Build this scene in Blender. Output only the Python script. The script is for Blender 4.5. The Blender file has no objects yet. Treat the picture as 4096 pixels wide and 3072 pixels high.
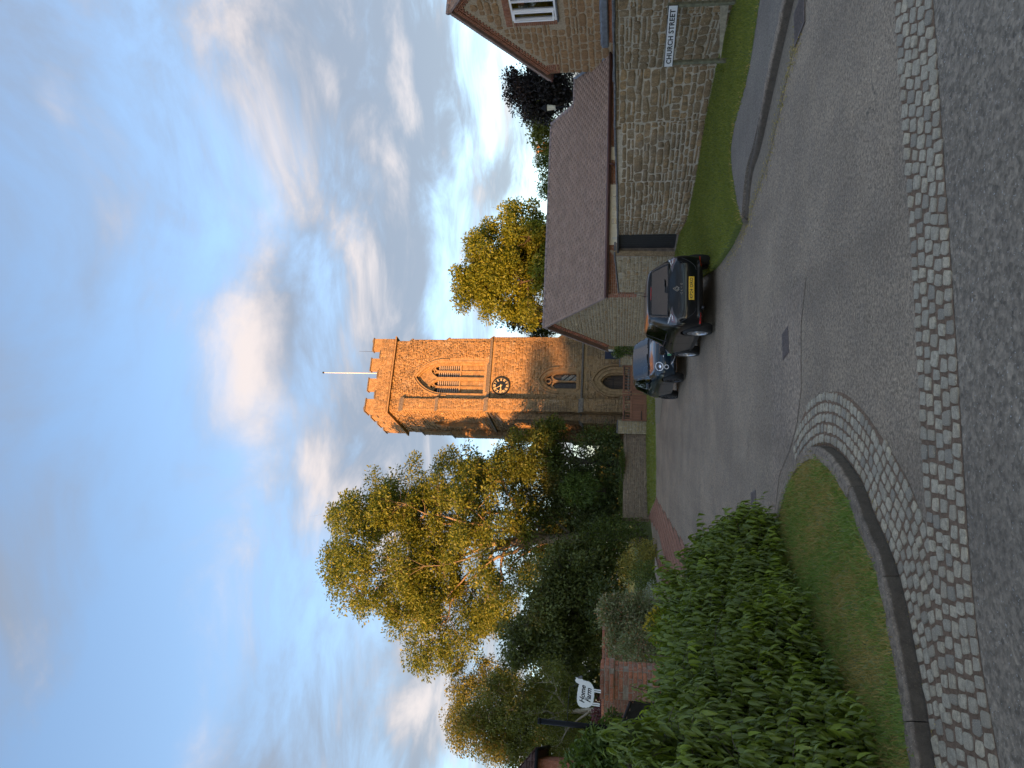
import bpy, bmesh, math, random
import numpy as np
from mathutils import Vector, Matrix
from mathutils.bvhtree import BVHTree

SC = bpy.context.scene
COL = SC.collection
R = math.radians
# ------------------------------------------------------------------ camera (portrait photograph stored on its side)
EYE = 1.9
FPX = 2963.0                       # focal length in photograph pixels
PITCH = math.atan(437 / FPX)
ROLL = 0.015
_f = Vector((0, math.cos(PITCH), math.sin(PITCH)))
_u0 = Vector((0, -math.sin(PITCH), math.cos(PITCH)))
_r0 = Vector((1, 0, 0))
_r = _r0 * math.cos(ROLL) + _u0 * math.sin(ROLL)
_u = _u0 * math.cos(ROLL) - _r0 * math.sin(ROLL)
cam_d = bpy.data.cameras.new('camera')
cam_d.sensor_fit = 'HORIZONTAL'
cam_d.sensor_width = 36.0
cam_d.lens = FPX / 4096 * 36.0
cam_d.clip_start = 0.05
cam_d.clip_end = 6000
cam = bpy.data.objects.new('camera', cam_d)
COL.objects.link(cam)
_z = -_f
cam.matrix_world = Matrix(((-_u.x, _r.x, _z.x, 0), (-_u.y, _r.y, _z.y, 0), (-_u.z, _r.z, _z.z, EYE), (0, 0, 0, 1)))
SC.camera = cam

# ------------------------------------------------------------------ sun and sky
SUN_EL = R(6.5)
SUN_AZ_TRAVEL = R(29)              # light travels towards +y, turned this far to +x
SUN_DIR = Vector((math.sin(SUN_AZ_TRAVEL) * math.cos(SUN_EL), math.cos(SUN_AZ_TRAVEL) * math.cos(SUN_EL), -math.sin(SUN_EL)))
sun_d = bpy.data.lights.new('sun', 'SUN')
sun_d.energy = 2.4
sun_d.angle = R(0.6)
sun_d.color = (1.0, 0.45, 0.14)
sun = bpy.data.objects.new('sun', sun_d)
sun.rotation_euler = SUN_DIR.to_track_quat('-Z', 'Y').to_euler()
sun.location = (-30, -30, 30)
COL.objects.link(sun)

SC.view_settings.view_transform = 'Standard'
SC.view_settings.look = 'None'
SC.view_settings.gamma = 1.0
SC.view_settings.use_curve_mapping = False
SC.view_settings.exposure = 2.38

world = bpy.data.worlds.new('World')
SC.world = world
world.use_nodes = True
NT = world.node_tree
for n in list(NT.nodes):
    NT.nodes.remove(n)


class NB:
    """tiny node builder"""
    def __init__(self, tree):
        self.t = tree

    def n(self, kind, **kw):
        nd = self.t.nodes.new(kind)
        for k, v in kw.items():
            if k.startswith('i_'):
                key = k[2:]
                key = int(key) if key.isdigit() else key.replace('_', ' ')
                s = nd.inputs[key]
                if hasattr(v, 'is_output') or isinstance(v, bpy.types.NodeSocket):
                    self.t.links.new(v, s)
                else:
                    s.default_value = v
            else:
                setattr(nd, k, v)
        return nd

    def link(self, a, b):
        self.t.links.new(a, b)

    def math(self, op, a, b=None, c=None, clamp=False):
        nd = self.t.nodes.new('ShaderNodeMath')
        nd.operation = op
        nd.use_clamp = clamp
        for i, v in enumerate((a, b, c)):
            if v is None:
                continue
            if isinstance(v, bpy.types.NodeSocket):
                self.t.links.new(v, nd.inputs[i])
            else:
                nd.inputs[i].default_value = v
        return nd.outputs[0]

    def mix(self, fac, a, b, blend='MIX'):
        nd = self.t.nodes.new('ShaderNodeMix')
        nd.data_type = 'RGBA'
        nd.blend_type = blend
        for s, v in ((nd.inputs[0], fac), (nd.inputs[6], a), (nd.inputs[7], b)):
            if isinstance(v, bpy.types.NodeSocket):
                self.t.links.new(v, s)
            elif isinstance(v, (int, float)):
                s.default_value = v
            else:
                s.default_value = (v[0], v[1], v[2], 1)
        return nd.outputs[2]

    def noise(self, vec, scale, detail=4, rough=0.55, dist=0.0, dims='3D'):
        nd = self.t.nodes.new('ShaderNodeTexNoise')
        nd.noise_dimensions = dims
        if vec is not None:
            self.t.links.new(vec, nd.inputs['Vector'])
        nd.inputs['Scale'].default_value = scale
        nd.inputs['Detail'].default_value = detail
        nd.inputs['Roughness'].default_value = rough
        nd.inputs['Distortion'].default_value = dist
        return nd.outputs['Fac']

    def ramp(self, fac, stops, interp='LINEAR'):
        nd = self.t.nodes.new('ShaderNodeValToRGB')
        cr = nd.color_ramp
        cr.interpolation = interp
        while len(cr.elements) < len(stops):
            cr.elements.new(0.5)
        for e, (p, c) in zip(cr.elements, stops):
            e.position = p
            e.color = (c[0], c[1], c[2], 1) if not isinstance(c, (int, float)) else (c, c, c, 1)
        self.t.links.new(fac, nd.inputs[0])
        return nd.outputs[0]

    def maprange(self, v, a, b, c=0.0, d=1.0, smooth=True):
        nd = self.t.nodes.new('ShaderNodeMapRange')
        nd.interpolation_type = 'SMOOTHSTEP' if smooth else 'LINEAR'
        self.t.links.new(v, nd.inputs[0])
        for i, x in enumerate((a, b, c, d)):
            nd.inputs[i + 1].default_value = x
        return nd.outputs[0]


W = NB(NT)
sky = W.n('ShaderNodeTexSky', sky_type='NISHITA')
sky.sun_disc = False
sky.sun_elevation = SUN_EL
# sun stands opposite to the travel direction
sky.sun_rotation = math.atan2(-SUN_DIR.x, -SUN_DIR.y)
sky.air_density = 1.0
sky.dust_density = 0.6
sky.ozone_density = 2.2
geo = W.n('ShaderNodeTexCoord')
sep = W.n('ShaderNodeSeparateXYZ', i_0=geo.outputs['Generated'])
zc = W.math('ADD', W.math('MAXIMUM', sep.outputs[2], 0.0), 0.10)
cx = W.math('DIVIDE', sep.outputs[0], zc)
cy = W.math('DIVIDE', sep.outputs[1], zc)
comb = W.n('ShaderNodeCombineXYZ', i_0=cx, i_1=cy, i_2=1.7)
P = comb.outputs[0]
big = W.noise(P, 0.62, 3, 0.5, 0.3)
det = W.noise(P, 2.1, 8, 0.62, 0.5)
dens = W.math('ADD', W.math('MULTIPLY', big, 0.78), W.math('MULTIPLY', det, 0.34))
cov = W.maprange(dens, 0.475, 0.64)
# the same field stepped towards the sun: lit flank against shaded belly
offv = W.n('ShaderNodeVectorMath', operation='ADD', i_0=P)
offv.inputs[1].default_value = (-0.10, -0.20, 0.0)
det2 = W.noise(offv.outputs[0], 2.1, 5, 0.55, 0.5)
big2 = W.noise(offv.outputs[0], 0.62, 2, 0.5, 0.3)
dens2 = W.math('ADD', W.math('MULTIPLY', big2, 0.78), W.math('MULTIPLY', det2, 0.34))
lit = W.maprange(W.math('SUBTRACT', dens, dens2), -0.01, 0.145)
SKY_STRENGTH = 0.112
ccol = W.mix(lit, (0.60, 0.67, 0.80), (1.75, 1.50, 1.36))
low = W.maprange(sep.outputs[2], 0.32, 0.05)
ccol = W.mix(W.math('MULTIPLY', low, 0.5), ccol, (0.84, 0.91, 1.02))
gam = W.n('ShaderNodeGamma', i_0=sky.outputs[0])
gam.inputs[1].default_value = 0.92
skyg = W.mix(0.17, gam.outputs[0], W.n('ShaderNodeRGBToBW', i_0=gam.outputs[0]).outputs[0])
skyc = W.mix(1.0, skyg, (0.93, 0.95, 1.02), 'MULTIPLY')
lum = W.n('ShaderNodeRGBToBW', i_0=skyc).outputs[0]
ccol = W.mix(1.0, ccol, W.n('ShaderNodeCombineColor', i_0=W.math('MAXIMUM', W.math('MULTIPLY', lum, 0.26), 1.0), i_1=W.math('MAXIMUM', W.math('MULTIPLY', lum, 0.22), 1.0), i_2=W.math('MAXIMUM', W.math('MULTIPLY', lum, 0.18), 1.0)).outputs[0], 'MULTIPLY')
final = W.mix(W.math('MULTIPLY', cov, 0.88), skyc, ccol)
bg = W.n('ShaderNodeBackground', i_Color=final, i_Strength=SKY_STRENGTH)
wo = W.n('ShaderNodeOutputWorld', i_Surface=bg.outputs[0])
try:
    world.cycles.sampling_method = 'MANUAL'
    world.cycles.sample_map_resolution = 1024
except Exception:
    pass

# ------------------------------------------------------------------ places: photograph pixel to point in the place


def g(y):
    """height of the ground: level at the junction, a shallow dip, then rising to the church"""
    if y <= 8:
        return 0.0
    if y <= 16.5:
        t = (y - 8) / 8.5
        return -0.13 * t * t * (3 - 2 * t)
    if y >= 49:
        return 0.0249 * 32.5 - 0.13
    return 0.0249 * (y - 16.5) - 0.13


def ray(X, Y):
    return _f + _r * ((1536 - Y) / FPX) + _u * ((2048 - X) / FPX)


def at(X, Y, depth):
    d = ray(X, Y)
    return Vector((0, 0, EYE)) + d * (depth / d.y)


def gp(X, Y, h=0.0):
    """point of the ground (raised by h) seen at pixel X, Y"""
    d = ray(X, Y)
    lo, hi = 0.5, 400.0
    for _ in range(60):
        m = (lo + hi) / 2
        p = Vector((0, 0, EYE)) + d * (m / d.y)
        if p.z > g(p.y) + h:
            lo = m
        else:
            hi = m
    return p


# ------------------------------------------------------------------ objects
def tag(o, label=None, cat=None, group=None, kind=None):
    if label:
        o['label'] = label
    if cat:
        o['category'] = cat
    if group:
        o['group'] = group
    if kind:
        o['kind'] = kind
    return o


def thing(name, label, cat, loc=(0, 0, 0), rotz=0.0, group=None):
    o = bpy.data.objects.new(name, None)
    COL.objects.link(o)
    o.location = loc
    o.rotation_euler = (0, 0, rotz)
    o.empty_display_size = 0.2
    return tag(o, label, cat, group)


def link(name, mesh, parent=None, mat=None):
    if mat is not None and not mesh.materials:
        mesh.materials.append(mat)
    o = bpy.data.objects.new(name, mesh)
    COL.objects.link(o)
    if parent is not None:
        o.parent = parent
    return o


def npmesh(name, V, F, smooth=False):
    V = np.asarray(V, dtype=np.float32).reshape(-1, 3)
    F = np.asarray(F, dtype=np.int32)
    k = F.shape[1]
    me = bpy.data.meshes.new(name)
    me.vertices.add(len(V))
    me.vertices.foreach_set('co', V.ravel())
    me.loops.add(F.size)
    me.loops.foreach_set('vertex_index', F.ravel())
    me.polygons.add(len(F))
    me.polygons.foreach_set('loop_start', np.arange(0, F.size, k, dtype=np.int32))
    me.update(calc_edges=True)
    if smooth:
        me.polygons.foreach_set('use_smooth', np.ones(len(F), dtype=bool))
    me.validate()
    return me


class MB:
    """collects shapes, links them as one mesh object"""
    def __init__(self):
        self.v = []
        self.f = []

    def add(self, vs, fs):
        b = len(self.v)
        self.v += [tuple(p) for p in vs]
        self.f += [tuple(i + b for i in f) for f in fs]
        return self

    def box(self, c, s, M=None, bev=0.0):
        x, y, z = s[0] / 2, s[1] / 2, s[2] / 2
        if bev:
            b = min(bev, x * .9, y * .9, z * .9)
            bm = bmesh.new()
            bmesh.ops.create_cube(bm, size=1)
            for v in bm.verts:
                v.co = Vector((v.co.x * s[0], v.co.y * s[1], v.co.z * s[2]))
            bmesh.ops.bevel(bm, geom=list(bm.edges), offset=b, segments=1, affect='EDGES', profile=0.5)
            bm.verts.ensure_lookup_table()
            vs = [v.co.copy() for v in bm.verts]
            fs = [[v.index for v in f.verts] for f in bm.faces]
            bm.free()
        else:
            vs = [Vector(p) for p in ((-x, -y, -z), (x, -y, -z), (x, y, -z), (-x, y, -z), (-x, -y, z), (x, -y, z), (x, y, z), (-x, y, z))]
            fs = [(0, 3, 2, 1), (4, 5, 6, 7), (0, 1, 5, 4), (1, 2, 6, 5), (2, 3, 7, 6), (3, 0, 4, 7)]
        c = Vector(c)
        if M is not None:
            vs = [M @ v + c for v in vs]
        else:
            vs = [v + c for v in vs]
        return self.add(vs, fs)

    def b2(self, lo, hi, bev=0.0):
        lo, hi = Vector(lo), Vector(hi)
        return self.box((lo + hi) / 2, hi - lo, None, bev)

    def tube(self, pts, rad, n=6, cap=True):
        pts = [Vector(p) for p in pts]
        if isinstance(rad, (int, float)):
            rad = [rad] * len(pts)
        vs, fs = [], []
        prev = None
        for i, p in enumerate(pts):
            t = (pts[min(i + 1, len(pts) - 1)] - pts[max(i - 1, 0)])
            if t.length < 1e-9:
                t = Vector((0, 0, 1))
            t.normalize()
            a = prev if prev is not None else (Vector((1, 0, 0)) if abs(t.x) < 0.8 else Vector((0, 1, 0)))
            u = (a - t * a.dot(t)).normalized()
            w = t.cross(u)
            prev = u
            for k in range(n):
                an = 2 * math.pi * k / n
                vs.append(p + (u * math.cos(an) + w * math.sin(an)) * rad[i])
        for i in range(len(pts) - 1):
            for k in range(n):
                k2 = (k + 1) % n
                fs.append((i * n + k, i * n + k2, (i + 1) * n + k2, (i + 1) * n + k))
        if cap:
            fs.append(tuple(reversed(range(n))))
            fs.append(tuple((len(pts) - 1) * n + k for k in range(n)))
        return self.add(vs, fs)

    def prism(self, poly, a, b, axis='y', hole=None):
        """poly: list of (p, q); extruded from a to b along axis; (p,q) are the two other axes"""
        n = len(poly)

        def mk(p, q, t):
            return {'y': (p, t, q), 'z': (p, q, t), 'x': (t, p, q)}[axis]
        vs = [mk(p, q, a) for p, q in poly] + [mk(p, q, b) for p, q in poly]
        fs = [tuple(range(n)), tuple(reversed(range(n, 2 * n)))]
        fs += [(i, i + n, (i + 1) % n + n, (i + 1) % n) for i in range(n)]
        return self.add(vs, fs)

    def ring(self, inner, outer, a, b, axis='y', closed=False):
        """band between two polylines of equal length, extruded a..b"""
        n = len(inner)

        def mk(p, q, t):
            return {'y': (p, t, q), 'z': (p, q, t), 'x': (t, p, q)}[axis]
        vs = []
        for i in range(n):
            vs += [mk(*inner[i], a), mk(*outer[i], a), mk(*outer[i], b), mk(*inner[i], b)]
        fs = []
        m = n if closed else n - 1
        for i in range(m):
            p, q = 4 * i, 4 * ((i + 1) % n)
            for k in range(4):
                k2 = (k + 1) % 4
                fs.append((p + k, p + k2, q + k2, q + k))
        if not closed:
            fs.append((0, 3, 2, 1))
            e = 4 * (n - 1)
            fs.append((e, e + 1, e + 2, e + 3))
        return self.add(vs, fs)

    def lathe(self, prof, n=16, c=(0, 0, 0), M=None, cap=True):
        """prof: (r, z) list turned round z"""
        c = Vector(c)
        vs, fs = [], []
        for r, z in prof:
            for k in range(n):
                a = 2 * math.pi * k / n
                p = Vector((r * math.cos(a), r * math.sin(a), z))
                vs.append((M @ p if M is not None else p) + c)
        for i in range(len(prof) - 1):
            for k in range(n):
                k2 = (k + 1) % n
                fs.append((i * n + k, i * n + k2, (i + 1) * n + k2, (i + 1) * n + k))
        if cap:
            fs.append(tuple(reversed(range(n))))
            fs.append(tuple((len(prof) - 1) * n + k for k in range(n)))
        return self.add(vs, fs)

    def mesh(self, name, smooth=False, fix=True):
        me = bpy.data.meshes.new(name)
        me.from_pydata([tuple(p) for p in self.v], [], self.f)
        if fix:
            bm = bmesh.new()
            bm.from_mesh(me)
            bmesh.ops.recalc_face_normals(bm, faces=bm.faces)
            bm.to_mesh(me)
            bm.free()
        if smooth:
            for p in me.polygons:
                p.use_smooth = True
        return me

    def build(self, name, mat, parent=None, smooth=False, kind=None):
        o = link(name, self.mesh(name, smooth), parent, mat)
        if kind:
            o['kind'] = kind
        return o


def smooth_by_angle(o, ang=35):
    me = o.data
    for p in me.polygons:
        p.use_smooth = True
    try:
        me.set_sharp_from_angle(angle=R(ang))
    except Exception:
        pass


def copy_tree(o, parent=None):
    c = o.copy()
    COL.objects.link(c)
    if parent is not None:
        c.parent = parent
    for ch in list(o.children):
        copy_tree(ch, c)
    return c


def evaluated_mesh(o):
    dg = bpy.context.evaluated_depsgraph_get()
    dg.update()
    e = o.evaluated_get(dg)
    return bpy.data.meshes.new_from_object(e, depsgraph=dg)


def cut(o, cutters):
    """boolean difference with closed MB shapes, kept as plain mesh"""
    tmp = []
    for c in cutters:
        t = link('cutter_tmp', c.mesh('cutter_tmp'), o.parent)
        tmp.append(t)
        m = o.modifiers.new('cut', 'BOOLEAN')
        m.operation = 'DIFFERENCE'
        m.solver = 'EXACT'
        m.object = t
    me = evaluated_mesh(o)
    o.modifiers.clear()
    old = o.data
    o.data = me
    bpy.data.meshes.remove(old)
    for t in tmp:
        d = t.data
        bpy.data.objects.remove(t)
        bpy.data.meshes.remove(d)
    return o


def text_mesh(name, s, size, mat, parent=None, M=None, depth=0.004, shear=0.0, spacing=1.0, align='CENTER', bold=0.0, xs=1.0):
    cu = bpy.data.curves.new(name, 'FONT')
    cu.body = s
    cu.size = size
    cu.align_x = align
    cu.align_y = 'CENTER'
    cu.extrude = depth
    cu.shear = shear
    cu.space_character = spacing
    cu.offset = bold
    cu.resolution_u = 3
    t = bpy.data.objects.new('text_tmp', cu)
    COL.objects.link(t)
    me = evaluated_mesh(t)
    bpy.data.objects.remove(t)
    bpy.data.curves.remove(cu)
    if xs != 1.0:
        me.transform(Matrix.Diagonal((xs, 1, 1, 1)))
    if M is not None:
        me.transform(M)
    me.materials.clear()
    me.name = name
    return link(name, me, parent, mat)


def frame(o, u, v, n=None):
    """4x4 from origin and two axes"""
    u, v = Vector(u).normalized(), Vector(v).normalized()
    n = u.cross(v).normalized() if n is None else Vector(n)
    return Matrix(((u.x, v.x, n.x, o[0]), (u.y, v.y, n.y, o[1]), (u.z, v.z, n.z, o[2]), (0, 0, 0, 1)))


def catmull(pts, n=8):
    pts = [Vector(p) for p in pts]
    out = []
    for i in range(len(pts) - 1):
        p0 = pts[max(i - 1, 0)]
        p1, p2 = pts[i], pts[i + 1]
        p3 = pts[min(i + 2, len(pts) - 1)]
        for k in range(n):
            t = k / n
            out.append(0.5 * ((2 * p1) + (p2 - p0) * t + (2 * p0 - 5 * p1 + 4 * p2 - p3) * t * t + (3 * p1 - p0 - 3 * p2 + p3) * t ** 3))
    out.append(pts[-1])
    return out


def resample(pts, n):
    pts = [Vector(p) for p in pts]
    L = [0]
    for a, b in zip(pts, pts[1:]):
        L.append(L[-1] + (b - a).length)
    out = []
    j = 0
    for i in range(n):
        t = L[-1] * i / (n - 1)
        while j < len(L) - 2 and L[j + 1] < t:
            j += 1
        s = 0 if L[j + 1] == L[j] else (t - L[j]) / (L[j + 1] - L[j])
        out.append(pts[j].lerp(pts[j + 1], s))
    return out


def plen(pts):
    return sum((b - a).length for a, b in zip(pts, pts[1:]))


def drape(name, poly, zoff, mat, parent=None, step=1.0, thick=0.0):
    """flat sheet cut every step metres along y and laid on the ground"""
    bm = bmesh.new()
    bm.faces.new([bm.verts.new((p[0], p[1], 0)) for p in poly])
    ys = [p[1] for p in poly]
    y = math.floor(min(ys)) + step
    while y < max(ys):
        if y > 7:
            bmesh.ops.bisect_plane(bm, geom=list(bm.verts) + list(bm.edges) + list(bm.faces), plane_co=(0, y, 0), plane_no=(0, 1, 0))
        y += step
    bmesh.ops.triangulate(bm, faces=list(bm.faces))
    for v in bm.verts:
        v.co.z = g(v.co.y) + zoff
    bmesh.ops.recalc_face_normals(bm, faces=bm.faces)
    if sum(f.normal.z for f in bm.faces) < 0:
        bmesh.ops.reverse_faces(bm, faces=bm.faces)
    if thick:
        r = bmesh.ops.extrude_face_region(bm, geom=list(bm.faces))
        for v in [e for e in r['geom'] if isinstance(e, bmesh.types.BMVert)]:
            v.co.z += 0
        lows = [v for v in bm.verts if v not in set(e for e in r['geom'] if isinstance(e, bmesh.types.BMVert))]
        for v in lows:
            v.co.z -= thick
        bmesh.ops.recalc_face_normals(bm, faces=bm.faces)
    me = bpy.data.meshes.new(name)
    bm.to_mesh(me)
    bm.free()
    return link(name, me, parent, mat)


def in_poly(x, y, poly):
    c = False
    j = len(poly) - 1
    for i in range(len(poly)):
        if (poly[i][1] > y) != (poly[j][1] > y) and x < (poly[j][0] - poly[i][0]) * (y - poly[i][1]) / (poly[j][1] - poly[i][1]) + poly[i][0]:
            c = not c
        j = i
    return c


def in_poly_np(x, y, poly):
    c = np.zeros(len(x), dtype=bool)
    j = len(poly) - 1
    for i in range(len(poly)):
        xi, yi, xj, yj = poly[i][0], poly[i][1], poly[j][0], poly[j][1]
        if yi != yj:
            c ^= ((yi > y) != (yj > y)) & (x < (xj - xi) * (y - yi) / (yj - yi) + xi)
        j = i
    return c
# ------------------------------------------------------------------ materials
MATS = {}


def newmat(name):
    m = bpy.data.materials.new(name)
    m.use_nodes = True
    nt = m.node_tree
    for n in list(nt.nodes):
        nt.nodes.remove(n)
    b = NB(nt)
    out = b.n('ShaderNodeOutputMaterial')
    p = b.n('ShaderNodeBsdfPrincipled')
    b.link(p.outputs[0], out.inputs[0])
    MATS[name] = m
    return m, b, p, out


def setp(b, p, **kw):
    for k, v in kw.items():
        s = p.inputs[k.replace('_', ' ')]
        if isinstance(v, bpy.types.NodeSocket):
            b.link(v, s)
        elif isinstance(v, (tuple, list)) and len(v) == 3:
            s.default_value = (v[0], v[1], v[2], 1)
        else:
            s.default_value = v


def bump(b, p, h, strength=0.4, dist=0.01):
    n = b.n('ShaderNodeBump')
    n.inputs['Strength'].default_value = strength
    n.inputs['Distance'].default_value = dist
    b.link(h, n.inputs['Height'])
    b.link(n.outputs[0], p.inputs['Normal'])


def objco(b):
    return b.n('ShaderNodeTexCoord').outputs['Object']


def worldco(b):
    return b.n('ShaderNodeNewGeometry').outputs['Position']


def rnd(b):
    """one random number for each object and each island of a mesh"""
    a = b.n('ShaderNodeObjectInfo').outputs['Random']
    c = b.n('ShaderNodeNewGeometry').outputs['Random Per Island']
    return b.math('FRACT', b.math('ADD', b.math('MULTIPLY', a, 7.31), c))


def plain(name, col, rough=0.6, var=0.0, scale=8.0, metal=0.0, bmp=0.0, spec=None, coat=0.0):
    m, b, p, o = newmat(name)
    co = worldco(b)
    if var:
        f = b.noise(co, scale, 5, 0.6)
        c = b.mix(b.maprange(f, 0.3, 0.7), tuple(x * (1 - var) for x in col), tuple(min(1, x * (1 + var)) for x in col))
        setp(b, p, Base_Color=c)
        if bmp:
            bump(b, p, f, bmp, 0.02)
    else:
        setp(b, p, Base_Color=col)
    setp(b, p, Roughness=rough, Metallic=metal, Coat_Weight=coat)
    if spec is not None:
        p.inputs['Specular IOR Level'].default_value = spec
    return m


def stone(name, cols, scale=5.0, rough=0.9, speck=0.0, speckcol=(0.5, 0.47, 0.4), bmp=0.7, dirt=0.35, bdist=0.02, streak=0.0):
    m, b, p, o = newmat(name)
    co = worldco(b)
    r = rnd(b)
    n = len(cols)
    c = b.ramp(r, [((i + 0.5) / n, cols[i]) for i in range(n)])
    f1 = b.noise(co, scale, 6, 0.65)
    f2 = b.noise(co, scale * 7, 5, 0.65)
    c = b.mix(b.maprange(f1, 0.35, 0.68), c, tuple(x * (1 - dirt) for x in cols[0]))
    c = b.mix(0.35, c, b.ramp(f2, [(0.3, 0.25), (0.7, 0.85)]), 'OVERLAY')
    if speck:
        v = b.noise(co, scale * 4.5, 3, 0.7)
        c = b.mix(b.maprange(v, 0.66 - speck * 0.14, 0.70), c, speckcol)
    if streak:
        mp = b.n('ShaderNodeMapping')
        b.link(co, mp.inputs[0])
        mp.inputs['Scale'].default_value = (1.6, 1.6, 0.28)
        sn = b.noise(mp.outputs[0], 1.0, 6, 0.68, 0.7)
        c = b.mix(b.maprange(sn, 0.46, 0.66, 0.0, streak), c, (0.13, 0.105, 0.08))
        gn = b.noise(co, 1.1, 5, 0.7)
        c = b.mix(b.maprange(gn, 0.56, 0.70, 0.0, streak * 0.8), c, (0.42, 0.37, 0.30))
    setp(b, p, Base_Color=c, Roughness=rough)
    p.inputs['Specular IOR Level'].default_value = 0.25
    bump(b, p, b.math('ADD', f2, f1), bmp, bdist)
    return m


def kerb_dirt():
    m = MATS['kerb_granite']
    b = NB(m.node_tree)
    p = [n for n in m.node_tree.nodes if n.type == 'BSDF_PRINCIPLED'][0]
    old = p.inputs['Base Color'].links[0].from_socket
    co = worldco(b)
    sp = b.n('ShaderNodeSeparateXYZ', i_0=co)
    z = b.math('ADD', sp.outputs[2], b.maprange(sp.outputs[1], 8.0, 16.5, 0.0, 0.13))
    nz = b.noise(co, 6.0, 5, 0.7)
    f = b.maprange(b.math('ADD', z, b.math('MULTIPLY', b.math('SUBTRACT', nz, 0.5), 0.05)), 0.075, 0.105, 1.0, 0.0)
    b.link(b.mix(b.math('MULTIPLY', f, 0.78), old, (0.085, 0.072, 0.058)), p.inputs['Base Color'])


def mortar(name, col, scale=14.0):
    m, b, p, o = newmat(name)
    co = worldco(b)
    f = b.noise(co, scale, 6, 0.7)
    f2 = b.noise(co, scale * 6, 3, 0.7)
    c = b.mix(b.maprange(f, 0.3, 0.7), tuple(x * 0.6 for x in col), col)
    c = b.mix(0.3, c, b.ramp(f2, [(0.3, 0.2), (0.7, 0.9)]), 'OVERLAY')
    setp(b, p, Base_Color=c, Roughness=0.95)
    p.inputs['Specular IOR Level'].default_value = 0.2
    bump(b, p, b.math('ADD', f, f2), 0.8, 0.02)
    return m


def leafmat(name, cols, trans=0.35, rough=0.5, spec=0.4, tip=None):
    """foliage: colour differs from leaf to leaf, light passes through"""
    m, b, p, out = newmat(name)
    r = rnd(b)
    n = len(cols)
    c = b.ramp(r, [((i + 0.5) / n, cols[i]) for i in range(n)])
    big = b.noise(worldco(b), 0.9, 2, 0.5)
    c = b.mix(b.maprange(big, 0.35, 0.7, 0.0, 0.45), c, tuple(x * 0.8 for x in cols[0]))
    setp(b, p, Base_Color=c, Roughness=rough)
    p.inputs['Specular IOR Level'].default_value = spec
    t = b.n('ShaderNodeBsdfTranslucent')
    b.link(b.mix(1.0, c, (1.25, 1.2, 0.6), 'MULTIPLY'), t.inputs[0])
    mx = b.n('ShaderNodeMixShader')
    mx.inputs[0].default_value = trans
    b.link(p.outputs[0], mx.inputs[1])
    b.link(t.outputs[0], mx.inputs[2])
    b.link(mx.outputs[0], out.inputs[0])
    return m


# --- ground
def asphalt(name, c0, c1, grain=110.0, bmp=1.0, chip=(0.42, 0.40, 0.37), chips=0.70):
    m, b, p, o = newmat(name)
    co = worldco(b)
    vor = b.n('ShaderNodeTexVoronoi', feature='F1')
    b.link(co, vor.inputs['Vector'])
    vor.inputs['Scale'].default_value = grain * 0.6
    g1 = b.noise(co, grain, 2, 0.6)
    g0 = b.noise(co, grain * 0.28, 3, 0.7)
    wear = b.noise(co, 0.55, 5, 0.6, 0.4)
    wear2 = b.noise(co, 3.2, 5, 0.65)
    c = b.mix(b.maprange(b.math('ADD', wear, b.math('MULTIPLY', wear2, 0.45)), 0.55, 0.95), c0, c1)
    c = b.mix(0.75, c, b.ramp(g0, [(0.25, 0.18), (0.75, 0.88)]), 'OVERLAY')
    c = b.mix(0.6, c, b.ramp(vor.outputs['Color'], [(0.0, 0.2), (1.0, 0.85)]), 'OVERLAY')
    c = b.mix(b.maprange(g1, chips, chips + 0.03), c, chip)
    mp = b.n('ShaderNodeMapping')
    b.link(co, mp.inputs[0])
    mp.inputs['Rotation'].default_value = (0, 0, 0.16)
    mp.inputs['Scale'].default_value = (1.0, 0.07, 1.0)
    band = b.noise(mp.outputs[0], 1.1, 3, 0.5, 0.2)
    c = b.mix(b.maprange(band, 0.45, 0.68, 0.0, 0.30), c, tuple(x * 0.62 for x in c0))
    stain = b.noise(co, 1.7, 4, 0.7, 0.8)
    c = b.mix(b.maprange(stain, 0.62, 0.72, 0.0, 0.35), c, tuple(x * 0.55 for x in c0))
    vc = b.n('ShaderNodeTexVoronoi', feature='DISTANCE_TO_EDGE')
    wob = b.n('ShaderNodeVectorMath', operation='ADD', i_0=co)
    nz = b.n('ShaderNodeTexNoise', i_Vector=co)
    nz.inputs['Scale'].default_value = 2.2
    nz.inputs['Detail'].default_value = 4
    b.link(nz.outputs['Color'], wob.inputs[1])
    b.link(wob.outputs[0], vc.inputs['Vector'])
    vc.inputs['Scale'].default_value = 0.42
    crack = b.math('MULTIPLY', b.maprange(vc.outputs['Distance'], 0.0, 0.006, 1.0, 0.0), b.maprange(wear, 0.5, 0.62))
    c = b.mix(b.math('MULTIPLY', crack, 0.55), c, (0.03, 0.028, 0.026))
    setp(b, p, Base_Color=c, Roughness=b.maprange(wear2, 0.3, 0.7, 0.72, 0.92))
    p.inputs['Specular IOR Level'].default_value = 0.35
    bump(b, p, b.math('ADD', vor.outputs['Distance'], g0), bmp, 0.006)
    return m


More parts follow.
